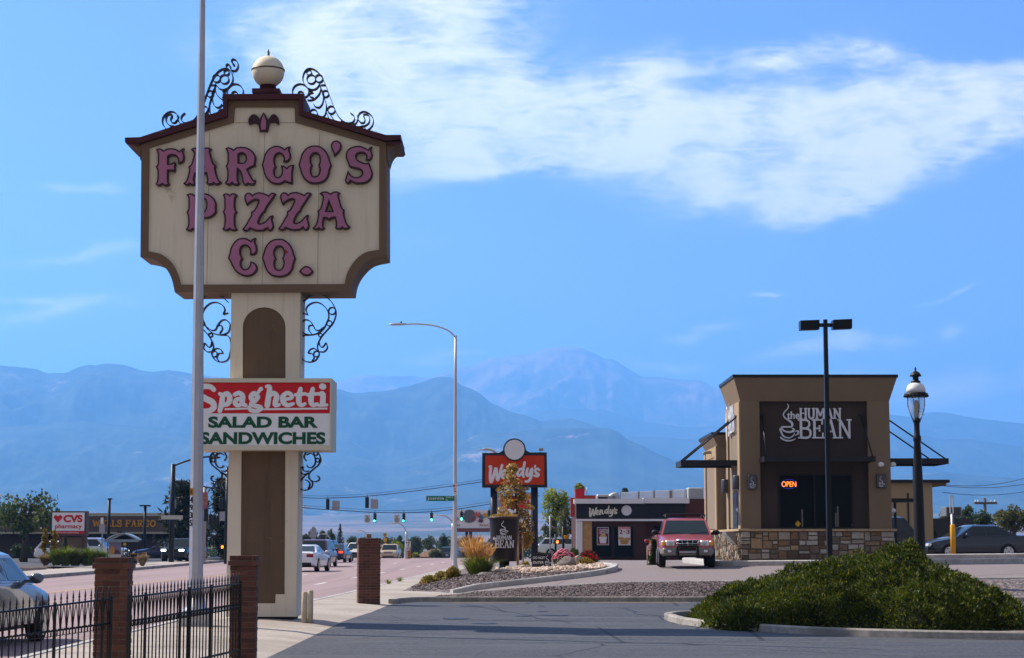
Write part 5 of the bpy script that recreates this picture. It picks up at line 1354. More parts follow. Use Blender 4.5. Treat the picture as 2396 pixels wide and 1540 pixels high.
bean = thing('coffee_stand', ((XL + XR)/2, YB + 5, GB), 'tan drive-through coffee stand with dark brown front and fieldstone base', 'coffee shop')
zst, zsill, ztop = zB(1243.5), zB(1237.5), zB(878)
DB = 11.5
IL, IR = px(1781.5, YB), px(2036, YB)          # inset front
zin = zB(919)
zc0 = zB(939)                                   # where the cornice starts to flare
# walls: front piers, lintel, inset, left tower, mid wall, rear tower
mb = MB()
T0, T1, T2 = YB, YB + 3.7, YB + 7.2
mb.box(XL, IL, T0, T0 + .5, zsill, zc0); mb.box(IR, XR, T0, T0 + .5, zsill, zc0); mb.box(IL, IR, T0, T0 + .5, zin, zc0)
mb.box(XL + .03, XR - .01, T0 + .501, T1, zsill, zc0)
body = mb.build('wall', m_tan, bean)
mb = MB(); mb.box(IL, IR, T0 + .16, T0 + .5, zsill, zin - .002)
WL, WR, WT, WB = px(1824.5, YB), px(1999.5, YB), zB(1109), zB(1236)
inset_o = mb.build('recessed_wall', m_dkst, bean)
mb = MB(); wz = [(WL, WB), (WR, WB), (WR, WT), (WL, WT)]
fr_ = .05
mb.prism([wz, [(WL+fr_, WB+fr_), (WR-fr_, WB+fr_), (WR-fr_, WT-fr_), (WL+fr_, WT-fr_)]], T0 + .12, T0 + .158)
mx = px(1909.8, YB); mb.box(mx - .025, mx + .025, T0 + .122, T0 + .158, WB + fr_, WT - fr_)
win = mb.build('window', M('black_window_frame', (.010, .010, .012), .4), bean)
MB().box(WL + fr_, WR - fr_, T0 + .145, T0 + .157, WB + fr_, WT - fr_).build('pane', m_wglass, win)
# things seen in the window: neon, diamond sticker, round sticker, posts and a strip light inside
def neon(cx, cz, y):
    mb = MB(); add_text(mb, 'OPEN', cx - .24, cx + .24, cz - .09, cz + .09, y - .02, y - .004, .0)
    t = tag(mb.build('open_sign', M('orange_neon', (.9, .25, .05), .4, var=0, emit=((1, .24, .03), 1.1))), 'small orange neon OPEN sign in the coffee stand window', 'neon sign')
    mb = MB(); k = 28
    pts = [(cx + .26*math.cos(2*math.pi*i/k), y - .012, cz + .155*math.sin(2*math.pi*i/k)) for i in range(k + 1)]
    mb.tube(pts, .005, 6, 0, False); mb.build('blue_ring', M('blue_neon', (.05, .05, .9), .4, var=0, emit=((.05, .06, 1), .3)), t)
nq = P(1846, 1133, T0 + .14); neon(nq.x, nq.z, T0 + .14)
dq = P(1867, 1226, T0 + .14); mb = MB(); mb.prism([[(dq.x - .10, dq.z), (dq.x, dq.z - .11), (dq.x + .10, dq.z), (dq.x, dq.z + .11)]], T0 + .136, T0 + .1445)
mb.build('diamond_sticker', M('yellow_sticker', (.55, .36, .01), .5), win)
dq = P(1995, 1229, T0 + .14); mb = MB(); mb.lathe([(.035, 0), (.035, .006)], (0, 0, 0), 14); mb.v = [(dq.x + a, T0 + .144 - c, dq.z + b) for a, b, c in mb.v]; mb.build('round_sticker', M('pale_sticker', (.35, .42, .55), .5), win, fix=True)
for u0, v0, v1 in ((1877.5, 1192, 1234), (1961, 1185, 1233), (1956, 1200, 1233)):
    a, b = P(u0, v1, T0 + .143), P(u0, v0, T0 + .143)
    MB().box(a.x - .025, a.x + .025, T0 + .140, T0 + .1448, a.z, b.z).build('window_decal', M('pale_decal', (.13, .13, .125), .6, var=.4, scale=12), win)
# sign on the front
mb = MB(); bc_ = Crop(3080, 1580, 6.656); fx = lambda a, b: bc_.p(a, b, T0 + .1)
bean_logo(mb, fx, T0 + .085, T0 + .156, fx(1, 0)[0] - fx(0, 0)[0]); mb.build('lettering', m_letter, inset_o)
# cornice flared outward, with a dark metal cap
def cornice(x0, x1, y0, y1, z0, z1, fl, par, mat=None):
    vs = [(x0, y0, z0), (x1, y0, z0), (x1, y1, z0), (x0, y1, z0), (x0-fl, y0-fl, z1), (x1+fl, y0-fl, z1), (x1+fl, y1+fl, z1), (x0-fl, y1+fl, z1)]
    c = MB().add(vs, [(3,2,1,0),(4,5,6,7),(0,1,5,4),(1,2,6,5),(2,3,7,6),(3,0,4,7)]).build('cornice', mat or m_tan, par)
    MB().box(x0-fl-.03, x1+fl+.03, y0-fl-.03, y1+fl+.03, z1 + .001, z1 + .10).build('metal_cap', m_cap, c)
cornice(XL, XR, T0, T1, zc0 + .001, ztop - .10, .235, bean)
# left side: mid wall and rear tower
zmidw = zB(1075) + .05
mb = MB(); mb.box(XL + .30, XR - .05, T1 + .001, T2, zst, zmidw); mb.build('side_wall', m_grst, bean)
MB().box(XL + .26, XR, T1 + .002, T2 - .002, zmidw + .001, zmidw + .10).build('parapet_cap', M('blue_grey_cap', (.10, .115, .16), .4, metal=.5), bean)
ztr = P(1680, 1046, 70).z
mb = MB(); mb.box(XL + .02, XR - .03, T2 + .001, T0 + DB, zst, ztr); mb.build('rear_tower', m_tan, bean)
cornice(XL + .02, XR - .03, T2, T0 + DB, ztr + .001, ztr + .40, .22, bean)
# recessed panels and trim on the sunny side
MB().box(XL + .015, XL + .029, T0 + .75, T1 - .35, zsill + .05, zc0 - .45).build('side_panel', m_grst, bean)
MB().box(XL - .003, XL + .019, T2 + .6, T0 + DB - .6, zsill + .05, ztr - .4).build('side_panel', m_grst, bean)
for y0, y1 in ((T0 + .0, T0 + .62), (T1 - .32, T1), (T2, T2 + .5), (T0 + DB - .5, T0 + DB)):
    zt_ = zc0 if y0 < T1 - .5 or y0 == T1 - .32 else ztr
    MB().box(XL - .05, XL + .012, y0 + .002, y1, zsill, zt_ - .001).build('trim_strip', m_tanl, bean)
MB().box(XL - .049, XL + .012, T0 + .622, T1 - .322, zc0 - .42, zc0 - .002).build('trim_strip', m_tanl, bean)
MB().box(XL - .02, XL + .012, T2 + .502, T0 + DB - .502, ztr - .38, ztr - .002).build('trim_strip', m_tanl, bean)
MB().box(XL + .22, XL + .299, T1 + 1.5, T1 + 1.75, zst, zmidw - .02).build('trim_strip', m_tanl, bean)
# drive-through window and shelf
sw = MB().box(XL - .02, XL + .014, T0 + .95, T0 + 2.3, zB(1240), zB(1150)).build('serving_window', M('black_window_frame', ()), bean)
MB().box(XL - .03, XL - .0205, T0 + 1.03, T0 + 2.22, zB(1236), zB(1154)).build('pane', m_wglass, sw)
mb = MB(); zz = zB(1245); mb.add([(XL - .42, T0 + .9, zz), (XL - .42, T0 + 2.1, zz), (XL - .05, T0 + 2.1, zz), (XL - .05, T0 + .9, zz), (XL - .42, T0 + .9, zz - .06), (XL - .42, T0 + 2.1, zz - .06), (XL - .05, T0 + 2.1, zz - .45), (XL - .05, T0 + .9, zz - .45)], [(0,1,2,3),(7,6,5,4),(0,4,5,1),(1,5,6,2),(2,6,7,3),(3,7,4,0)])
mb.build('serving_shelf', M('shelf_steel', (.25, .24, .22), .4, metal=.6), bean, fix=True)
# stone base
mb = MB(); mb.box(XL - .02, XR + .02, T0 - .02, T0 + DB, GB - .3, zst - .001); base = mb.build('stone_base', m_fmort, bean)
rnd = random.Random(5); mb = MB()
Hs = zst - GB - .0
put_stones(mb, stone_wall(None, XR - XL + .12, Hs, rnd), (XL - .06, T0 - .02, GB), (1, 0, 0), (0, -1, 0), rnd)
put_stones(mb, stone_wall(None, DB + .06, Hs, rnd, True), (XL - .02, T0 + DB, GB), (0, -1, 0), (-1, 0, 0), rnd)
put_stones(mb, stone_wall(None, DB, Hs, rnd), (XR + .02, T0, GB), (0, 1, 0), (1, 0, 0), rnd)
mb.build('fieldstone_brick', m_field, base)
mb = MB(); zq = zst; k = XL - .14
while k < XR + .1:
    e = min(k + .72, XR + .14); mb.box(k + .004, e - .004, T0 - .15, T0 + .45, zst + .001, zsill - .002, bev=.012); k = e
k = T0 + .455
while k < T0 + DB: e = min(k + .72, T0 + DB); mb.box(XL - .14, XL + .2, k + .004, e - .004, zst + .001, zsill - .002, bev=.012); k = e
mb.build('sill_brick', m_sill, bean)
# awnings on rods
def rod(mb, a, b, r=.028): mb.tube([a, b], r, 6)
fa = MB(); x0, x1 = px(1791, T0 - 1.1), px(2052.5, T0 - 1.1)
za = pz(1080, T0 - 1.1)
fa.box(x0, x1, T0 - 1.15, T0 - 1.09, za, za + .17); fa.box(x0, x0 + .06, T0 - 1.088, T0 + .14, za, za + .17); fa.box(x1 - .06, x1, T0 - 1.088, T0 + .14, za, za + .17); fa.box(x0 + .062, x1 - .062, T0 - 1.088, T0 + .155, za + .09, za + .12)
aw = fa.build('front_awning', m_awn, bean)
mb = MB(); zr_ = zB(971)
for xa, xb in ((px(1788.5, T0), x0 + .10), (px(2022, T0), x1 - .08)):
    rod(mb, (xa, T0 + .14, zr_), (xb, T0 - 1.05, za + .17)); mb.box(xa - .07, xa + .07, T0 + .10, T0 + .157, zr_ - .05, zr_ + .05)
mb.build('support_rod', m_awn, aw)
for sg, X, Xo, nm in ((-1, XL, px(1590, T0 + 1.7), 'left'), (1, XR, px(2209, T0 + 1.9), 'right')):
    mb = MB(); ya, yb = T0 + .9, T0 + 2.9; zs = pz(1092, T0 + 1.7) + (.0 if sg < 0 else .06)
    xi = X + sg * -.02
    mb.box(min(xi, Xo), max(xi, Xo), ya, ya + .06, zs, zs + .19); mb.box(min(xi, Xo), max(xi, Xo), yb - .06, yb, zs, zs + .19)
    xo2 = Xo - sg * .06; mb.box(min(Xo, xo2), max(Xo, xo2), ya + .062, yb - .062, zs, zs + .19)
    mb.box(min(xi, xo2), max(xi, xo2), ya + .062, yb - .062, zs + .10, zs + .13)
    aw = mb.build('side_awning', m_awn, bean); mb = MB()
    zt_ = pz(976, T0 + 1.2)
    rod(mb, (X + sg*.0, ya + .05, zt_), (Xo - sg * .12, ya + .05, zs + .19)); rod(mb, (X, yb - .05, zt_), (Xo - sg*.12, yb - .05, zs + .19))
    mb.build('support_rod', m_awn, aw)
# wall lights with the cup mark, security lamps
m_scn = M('sconce_steel', (.075, .078, .088), .4, metal=.6, var=.06)
def sconce(u0, v0, u1, v1):
    a, b = P(u0, v1, T0 - .1), P(u1, v0, T0 - .1); mb = MB(); mb.box(a.x, b.x, T0 - .14, T0, a.z, b.z, bev=.02)
    s_ = mb.build('wall_light', m_scn, bean); mb = MB(); w_ = b.x - a.x; k = (b.z - a.z) * .84 / 1010
    coffee_cup(mb, lambda p, q: ((a.x + b.x)/2 + (p - 500) * k, a.z + (b.z - a.z)*.08 + (1240 - q) * k), T0 - .146, T0 - .1385, k * .8); mb.build('cup_mark', m_letter, s_)
sconce(1750, 1112, 1770.5, 1145); sconce(2051.5, 1110, 2072.5, 1142)
for y, v0, v1 in ((T0 + .32, 1113, 1145), (T1 - .15, 1122, 1154)):
    mb = MB(); mb.lathe([(.16, 0), (.17, .02), (.17, pz(v0, y) - pz(v1, y) - .02), (.16, pz(v0, y) - pz(v1, y))], (XL - .10, y, pz(v1, y)), 12); mb.build('wall_light', m_scn, bean)
mb = MB(); y = T0 + 1.2; mb.box(XR, XR + .2, y, y + .2, pz(1143, y), pz(1110, y)); mb.build('wall_light', m_scn, bean)
m_whp = M('white_lamp_plastic', (.65, .65, .66), .5, var=.05)
for q in (P(2061, 1087, T0 - .06), P(2089, 1087, T0 + .6), P(2089, 1195, T0 + .6), P(1730, 1193, T0 + .9), P(1668, 1092, T0 + 9.5)):
    mb = MB(); mb.ellipsoid(q, .11, .11, .085, 12, 8); mb.ellipsoid((q.x - .05, q.y - .08, q.z - .03), .05, .06, .05, 8, 6); mb.build('security_light', m_whp, bean)
mb = MB(); q = P(1660, 1060, T0 + 9); mb.tube(crv([(q.x - .25, q.y, q.z - .04), (q.x - .05, q.y, q.z + .02), (q.x + .5, q.y, q.z)], 4), .06, 6); mb.build('scupper', M('shelf_steel', ()), bean)
# side sign, seen almost edge-on, and the round sign on the roof behind
mb = MB(); kx_ = .00115; y0_ = T1 - .5
bean_logo(mb, lambda a, b: (a * kx_, -b * kx_), -.05, 0, kx_)
zc_ = pz(960, T0 + 2) + .0
mb.v = [(XL - .03 + v[1], y0_ - v[0] * .86, zc_ + .55 + v[2]) for v in mb.v]
mb.build('side_lettering', m_letter, bean)
q = P(1706, 990, T1 + .8); mb = MB(); k = 24
mb.add([(q.x + .06*s_, q.y + .55*math.cos(2*math.pi*i/k), q.z - .1 + .85*math.sin(2*math.pi*i/k)) for s_ in (-1, 1) for i in range(k)], [tuple(range(k)), tuple(reversed(range(k, 2*k)))] + [(i, k+i, k+(i+1) % k, (i+1) % k) for i in range(k)])
mb.build('round_roof_sign', m_white, bean, fix=True)
# kerb round the stand
kerb('kerb', crv([(XR + 4, T0 - 1.0), (XR + .6, T0 - .95), (XL + .3, T0 - .95), (XL - .5, T0 - .85), (XL - .75, T0 - .3), (XL - .8, T0 + 2), (XL - .85, T0 + 9), (XL - .6, T0 + 12)], 6), zlot, .55, .17, m_kerb, 'pale kerb round the coffee stand')
kerb('kerb', [(15, 74.5), (22, 74.2), (34, 74.2)], zlot, .5, .2, m_kerb, 'pale kerb in front of the parked sedan')

# ================================================================ lamps on the right
m_lampm = M('dark_lamp_paint', (.014, .015, .019), .35, metal=.4, var=.08)
YL = 51.6; lp = thing('parking_lot_lamp', (px(1941, YL), YL, .25), 'tall dark square pole lamp with two box heads before the coffee stand', 'lot lamp')
xb_ = lp.location.x; zt_ = pz(748, YL)
mb = MB(); w0, w1 = .073, .055
vs = [(xb_ + a*w0, YL + b*w0, .3) for a, b in ((-1,-1),(1,-1),(1,1),(-1,1))] + [(xb_ + a*w1, YL + b*w1, zt_) for a, b in ((-1,-1),(1,-1),(1,1),(-1,1))]
mb.add(vs, [(3,2,1,0),(4,5,6,7),(0,1,5,4),(1,2,6,5),(2,3,7,6),(3,0,4,7)]); mb.build('pole', m_lampm, lp)
MB().lathe([(.26, -.3), (.26, .30)], (xb_, YL, .2), 16).build('concrete_base', m_kerb, lp)
for sg in (-1, 1):
    mb = MB(); zc_ = pz(761, YL); xi, xo_ = xb_ + sg * .19, xb_ + sg * .72
    dz = .025 if sg > 0 else -.02
    vs = []
    for x, d_ in ((xi, 0), (xo_, dz)):
        for y_ in (-.2, .2):
            for z_ in (-.125, .13): vs.append((x, YL + y_ * (1 if z_ > 0 else .82), zc_ + z_ + d_))
    mb.add(vs, [(0,1,3,2),(4,6,7,5),(0,4,5,1),(2,3,7,6),(1,5,7,3),(0,2,6,4)]); hd = mb.build('lamp_head', m_lampm, lp, fix=True)
    mb = MB(); mb.box(min(xb_, xi + sg*.02), max(xb_, xi + sg*.02), YL - .05, YL + .05, zc_ - .05, zc_ + .05); mb.build('arm', m_lampm, hd)
YA = 52.2; al = thing('antique_lamp_post', (px(2152, YA), YA, .35), 'black fluted antique style lamp post with a white dome and clear globe', 'street lamp')
xa_ = al.location.x; za_ = lambda v: pz(v, YA)
u2m = YA / F
mb = MB()
prof = [(30,1375),(24,1345),(20,1325),(15,1310),(13,1290),(12.6,1240),(11.5,1150),(9.5,1070),(7.6,1034),(9.5,1031),(9.5,1022),(7,1018),(6.6,1000),(6.8,990),(9.4,987),(9.4,979)]
mb.lathe([(r*u2m, za_(v) - .0) for r, v in prof], (xa_, YA, 0), 16); ps = mb.build('post', m_iron, al)
xa2 = px(2143.5, YA); dxl = xa2 - xa_
def lean(mb, v_ref=1034):
    return mb
# the post leans no more than the lens shows: the lantern stands on its axis
mb = MB(); prof = [(9.5,979),(16,972),(19,960),(20,945),(20,924)]
mb.lathe([(r*u2m, za_(v)) for r, v in prof], (xa_, YA, 0), 20); gl = bpy.data.materials.new('clear_globe'); gl.use_nodes = True
n = NT(gl.node_tree); o_ = n.n('ShaderNodeOutputMaterial'); b1 = n.n('ShaderNodeBsdfTransparent'); b2 = n.n('ShaderNodeBsdfPrincipled'); mx_ = n.n('ShaderNodeMixShader'); mx_.inputs[0].default_value = .22
b1.inputs[0].default_value = (.90, .92, .94, 1); b2.inputs['Base Color'].default_value = (.55, .55, .58, 1); b2.inputs['Roughness'].default_value = .15
n.l(b1.outputs[0], mx_.inputs[1]); n.l(b2.outputs[0], mx_.inputs[2]); n.l(mx_.outputs[0], o_.inputs[0])
mb.build('globe', gl, al)
mb = MB(); k = 20; vs = []
mb.lathe([(27*u2m, za_(928)), (27.5*u2m, za_(921)), (21*u2m, za_(918.5))], (xa_, YA, 0), 32)
for i in range(22):
    q = 2*math.pi*i/22; mb.ellipsoid((xa_ + 26.5*u2m*math.cos(q), YA + 26.5*u2m*math.sin(q), za_(927)), .04, .04, .035, 8, 5)
mb.build('scalloped_rim', m_iron, al)
mb = MB(); mb.lathe([(22.5*u2m, za_(919)), (22*u2m, za_(910)), (18*u2m, za_(901)), (11*u2m, za_(896.5)), (8*u2m, za_(896))], (xa_, YA, 0), 24); mb.build('dome', m_whp, al)
mb = MB(); mb.lathe([(11*u2m, za_(897)), (11*u2m, za_(892)), (7*u2m, za_(890)), (7*u2m, za_(882)), (13.5*u2m, za_(881)), (13*u2m, za_(878)), (9*u2m, za_(872)), (3*u2m, za_(868.5)), (1.4*u2m, za_(867)), (2.6*u2m, za_(864)), (.4*u2m, za_(858))], (xa_, YA, 0), 20); mb.build('finial', m_iron, al)
mb = MB(); mb.lathe([(4*u2m, za_(978)), (5*u2m, za_(966)), (9.5*u2m, za_(964)), (5.5*u2m, za_(959)), (10*u2m, za_(957)), (6*u2m, za_(951)), (9.5*u2m, za_(949)), (5*u2m, za_(942)), (4*u2m, za_(937))], (xa_, YA, 0), 16); mb.build('lamp_louvre', M('lamp_louvre_cream', (.45, .42, .36), .5), al)
mb = MB()
for i in range(4): q = math.pi/2*i - math.pi/2 + .1; mb.tube([(xa_ + 20.5*u2m*math.cos(q), YA + 20.5*u2m*math.sin(q), za_(926)), (xa_ + 20.5*u2m*math.cos(q), YA + 20.5*u2m*math.sin(q), za_(950)), (xa_ + 10*u2m*math.cos(q), YA + 10*u2m*math.sin(q), za_(982))], .012, 6)
mb.build('cage_rod', m_iron, al)
# yellow bollard with white post behind it
q = P(2231, 1308, 76); mb = MB(); mb.lathe([(.105, 0), (.105, 1.36), (.07, 1.40)], (q.x, 76, q.z), 14)
tag(mb.build('bollard', M('safety_yellow', (.62, .30, .01), .5, var=.08, dirt=(.30, .16, .02), dscale=5, dthr=.68)), 'bright yellow bollard in front of the graphite sedan', 'bollard')
ht = thing('height_post', (px(2229, 77), 77, .88), 'white and grey tube post rising behind the yellow bollard', 'post'); mb = MB(); mb.lathe([(.05, 0), (.05, 1.9)], (ht.location.x, 77, .88), 10); mb.build('tube', M('pale_steel', (.45, .45, .47), .4, metal=.4), ht)
mb = MB()
for dx in (-.06, .06): mb.box(ht.location.x + dx - .02, ht.location.x + dx + .02, 76.97, 77.03, 2.78, 3.45)
mb.box(ht.location.x - .09, ht.location.x + .09, 76.96, 77.04, 3.452, 3.50); mb.build('bracket', M('pale_steel', ()), ht)

# ================================================================ things behind the coffee stand
YT = 86.0; tb = thing('tan_building', (px(2140, YT), YT + 4, .8), 'tan flat roofed building with an overhanging eave behind the coffee stand', 'building')
a, b = P(2060, 1234, YT), P(2181, 1130, YT); MB().box(a.x, b.x, YT, YT + 7, .6, b.z).build('wall', M('tan_block', (.30, .22, .13), .9, var=.06, scale=1), tb)
e = P(2219.5, 1124, YT); MB().box(a.x, e.x, YT - .25, YT + 7.2, b.z + .002, b.z + .14).build('roof', m_cap, tb); MB().box(b.x + .01, e.x - .06, YT + .2, YT + 6.8, b.z - .12, b.z - .001).build('soffit', M('soffit_wood', (.20, .13, .075), .8), tb)
mb = MB(); q = P(2126, 1240, YT); mb.tube([(q.x, YT - .04, 1.0), (q.x, YT - .04, pz(1154, YT))], .035, 6); mb.build('conduit', m_awn, tb)
YD = 96.0; db = thing('dark_shed', (px(2190, YD), YD + 3, .6), 'low dark flat roofed block with a rooftop unit', 'building')
a, b = P(2100, 1262, YD), P(2278, 1213, YD); MB().box(a.x, b.x, YD, YD + 6, .3, b.z).build('wall', M('dark_block', (.045, .045, .050), .8, var=.08), db)
h0, h1 = P(2212, 1213, YD + 1), P(2248, 1186, YD + 1); hv = MB().box(h0.x, h1.x, YD + .8, YD + 2, h0.z + .1, h1.z, bev=.02).build('rooftop_unit', M('unit_grey', (.16, .165, .175), .5, metal=.3), db)
mb = MB()
for k in range(7): zz = h0.z + .16 + k * (h1.z - h0.z - .2) / 7; mb.box(h0.x + .08, h1.x - .08, YD + .79, YD + .7985, zz, zz + .03)
mb.build('vent_slat', m_blackp, hv)
mb = MB(); q0, q1 = P(2105, 1262, YD - 1), P(2140, 1222, YD - 1); mb.box(q0.x, q1.x, YD - 2, YD - .01, .4, q1.z); mb.build('gate_enclosure', M('wine_gate', (.06, .03, .032), .7), db)
# small canopy on a post at the far window
YC = 70.5; cp = thing('order_canopy', (px(2095, YC), YC, .85), 'small flat canopy on a dark post at the far order window', 'canopy')
MB().box(px(2093, YC), px(2098.5, YC), YC - .05, YC + .05, .8, pz(1176, YC)).build('post', m_awn, cp); MB().box(px(2080, YC), px(2137, YC), YC - .6, YC + .6, pz(1175.5, YC), pz(1167, YC)).build('roof', m_awn, cp)
MB().box(px(2089, YC), px(2102, YC), YC - .09, YC - .051, pz(1294, YC), pz(1284, YC)).build('meter_box', M('pale_steel', ()), cp)
# sign post seen under the awning
sp_ = thing('sign_post', (px(2147, 84), 84.2, .8), 'dark square post rising under the side awning', 'post'); MB().box(px(2142, 84), px(2148, 84), 84.1, 84.25, .8, pz(1084, 84)).build('tube', m_awn, sp_)
# utility pole and wires
up = thing('utility_pole', (px(2307, 190), 190, .3), 'wooden utility pole with a crossarm beyond the trees', 'utility pole')
m_wood = M('grey_wood', (.10, .075, .055), .9, var=.2)
xu = px(2307, 190); MB().tube([(xu, 190, -.5), (xu, 190, pz(1166, 190))], .15, 8).build('pole', m_wood, up); mb = MB().box(px(2282, 190), px(2335, 190), 189.8, 190.1, pz(1180, 190), pz(1175, 190))
for u in (2285, 2291, 2321, 2330): mb.lathe([(.07, 0), (.09, .1), (.04, .25)], (px(u, 190), 189.95, pz(1175.5, 190)), 8, 1)
mb.build('crossarm', [m_wood, m_whp], up)
def wire(u0, v0, Y0, u1, v1, Y1, sag, label, r=.014, mat=m_iron):
    a, b = P(u0, v0, Y0), P(u1, v1, Y1); pts = [a.lerp(b, k / 14) - Vector((0, 0, sag * 4 * (k/14) * (1 - k/14))) for k in range(15)]
    return tag(MB().tube(pts, r, 5).build('overhead_wire', mat), label, 'wire', 'service wires at the tan building')
wire(2205, 1134, 90, 2480, 1085, 110, .5, 'upper service wire leaving the eave of the tan building')
wire(2205, 1137, 90, 2480, 1112, 112, .35, 'middle service wire leaving the eave of the tan building')
wire(2205, 1152, 90, 2480, 1128, 112, .4, 'lowest service wire crossing beside the tan building')
# ================================================================ burger restaurant
YW = 130.0; ZW = lambda v: pz(v, YW); XW = lambda u: px(u, YW)
wen = thing('burger_restaurant', (XW(1500), YW + 6, .35), 'low burger restaurant with a black ribbed fascia, white trim and two window posters', 'restaurant')
m_rib = M('black_ribbed_panel', (.014, .014, .018), .5, var=.05); m_wht = M('white_trim', (.62, .61, .64), .5, var=.04)
m_rb = M('red_brown_wall', (.090, .030, .022), .85, var=.06); m_rbd = M('dark_brown_wall', (.055, .022, .018), .85, var=.06)
m_wdp = M('wood_plank_panel', (.40, .22, .09), .6, var=.25, scale=3); m_org = M('orange_red_panel', (.42, .06, .02), .5, var=.05); m_redp = M('red_metal_panel', (.36, .008, .012), .45, var=.05)
gz = .35
MB().box(XW(1350), XW(1512), YW + .12, YW + 12, gz - .3, ZW(1180)).build('wall', m_rbd, wen)
MB().box(XW(1512.6), XW(1690), YW + .9, YW + 13, gz - .3, ZW(1166.5)).build('side_wall', m_rb, wen)
fz0, fz1 = ZW(1214.5), ZW(1179)
f1 = MB().box(XW(1348.5), XW(1512), YW - .25, YW + .1, fz0, fz1).build('fascia', m_rib, wen)
mb = MB()
for k in range(9): zz = fz0 + .05 + k * (fz1 - fz0 - .1) / 9; mb.box(XW(1348.5) + .02, XW(1512) - .02, YW - .275, YW - .251, zz, zz + .05)
mb.build('rib_cladding', m_rib, f1)
f2 = MB().box(XW(1512.6), XW(1604), YW + .1, YW + .89, fz0, fz1).build('fascia', m_rib, wen)
mb = MB()
for k in range(9): zz = fz0 + .05 + k * (fz1 - fz0 - .1) / 9; mb.box(XW(1513), XW(1603), YW + .075, YW + .0985, zz, zz + .05)
mb.build('rib_cladding', m_rib, f2)
MB().box(XW(1342.8), XW(1504.6), YW - .9, YW + .5, fz1 + .002, ZW(1168)).build('roof_band', m_wht, wen); MB().box(XW(1505), XW(1612.5), YW - .5, YW + .8, fz1 + .03, ZW(1166)).build('roof_band', m_wht, wen)
MB().box(XW(1348), XW(1604), YW - .3, YW + .11, ZW(1219.5), fz0 - .002).build('lower_band', m_wht, wen)
MB().box(XW(1348), XW(1362.5), YW - .2, YW + .11, gz - .2, ZW(1220)).build('white_pier', m_wht, wen)
MB().box(XW(1363), XW(1385), YW - .05, YW + .11, gz - .2, ZW(1220)).build('wood_panel', m_wdp, wen)
sw = MB(); wx = [(1386, 1432.5), (1436, 1483)]
for a, b in wx:
    w_ = MB(); x0, x1, z0, z1 = XW(a), XW(b), ZW(1305), ZW(1231.5)
    w_.prism([[(x0,z0),(x1,z0),(x1,z1),(x0,z1)], [(x0+.05,z0+.08),(x1-.05,z0+.08),(x1-.05,z1-.06),(x0+.05,z1-.06)]], YW + .04, YW + .115); wf = w_.build('window', m_blackp, wen)
    MB().box(x0 + .05, x1 - .05, YW + .09, YW + .112, z0 + .08, z1 - .06).build('pane', m_wglass, wf)
w_ = MB(); w_.box(XW(1532), XW(1562), YW + .85, YW + .895, gz, ZW(1229)); w_.build('side_window', m_wglass, wen)
# lettering and the plain round emblem beside it (its mascot is left out)
q0 = P(1378, 1210, YW - .3); k = (P(1446, 1210, YW - .3).x - q0.x) / 1490
wl = MB(); burger_script(wl, lambda a, b: (q0.x + (a - 235) * k, q0.z + (1335 - b) * k * .95), YW - .33, YW - .27, k); wl.build('lettering', M('ivory_letter', (.62, .60, .52), .4, var=.03), f1)
def emblem(cu, cv, r, Y, par, rim=m_wht):
    q = P(cu, cv, Y); rr = r * Y / F; mb = MB(); kk = 32
    def disc(rad, y0, y1, mt, nm, pr):
        m_ = MB(); m_.add([(q.x + rad*math.cos(2*math.pi*i/kk), y, q.z + rad*math.sin(2*math.pi*i/kk)) for y in (y0, y1) for i in range(kk)], [tuple(range(kk)), tuple(reversed(range(kk, 2*kk)))] + [(i, kk+i, kk+(i+1) % kk, (i+1) % kk) for i in range(kk)])
        return m_.build(nm, mt, pr, fix=True)
    d = disc(rr, Y - .06, Y + .05, rim, 'round_emblem', par)
    e = disc(rr * .88, Y - .07, Y - .061, m_wht, 'emblem_face', d)
emblem(1466, 1194.5, 12.0, YW - .28, f1, M('pale_blue_plastic', (.45, .55, .70), .4))
# posters
def poster(u0, v0, u1, v1, bgc, name):
    a, b = P(u0, v1, YW + .03), P(u1, v0, YW + .03); mb = MB(); mb.box(a.x, b.x, YW + .02, YW + .036, a.z, b.z)
    return mb.build('window_poster', bgc, wen), a, b
po, a, b = poster(1397, 1234, 1424.5, 1275.5, m_wht, '')
W_, H_ = b.x - a.x, b.z - a.z; Yq = YW + .018
MB().box(a.x + .03, b.x - .03, Yq - .003, Yq, a.z + .03, b.z - .03).build('poster_field', M('plum_print', (.11, .018, .04), .6), po)
mb = MB()
for i, t_ in enumerate(('PUMPKIN', 'SPICE', 'FROSTY')): add_text(mb, t_, a.x + W_*.22, b.x - W_*.05, b.z - H_*(.10 + .10*(i + 1)) + .02, b.z - H_*(.10 + .10*i) , Yq - .006, Yq - .0035, .02)
mb.build('lettering', m_wht, po)
mb = MB(); add_text(mb, 'NEW', 0, H_*.26, -.06, .06, 0, .002, .02); mb.v = [(a.x + W_*.13 + v[2], Yq - .006 + v[1], b.z - H_*.40 + v[0]) for v in mb.v]; mb.build('lettering', m_red, po)
mb = MB(); cx = (a.x + b.x)/2; mb.prism([[(cx - .20, a.z + H_*.10), (cx + .20, a.z + H_*.10), (cx + .27, a.z + H_*.46), (cx - .27, a.z + H_*.46)]], Yq - .006, Yq - .0035); mb.build('cup_print', m_wht, po)
mb = MB(); mb.prism([[(cx - .25, a.z + H_*.47), (cx + .25, a.z + H_*.47), (cx + .16, a.z + H_*.58), (cx + .02, a.z + H_*.70), (cx - .14, a.z + H_*.58)]], Yq - .006, Yq - .0035); mb.build('dessert_print', M('custard_print', (.55, .33, .12), .6), po)
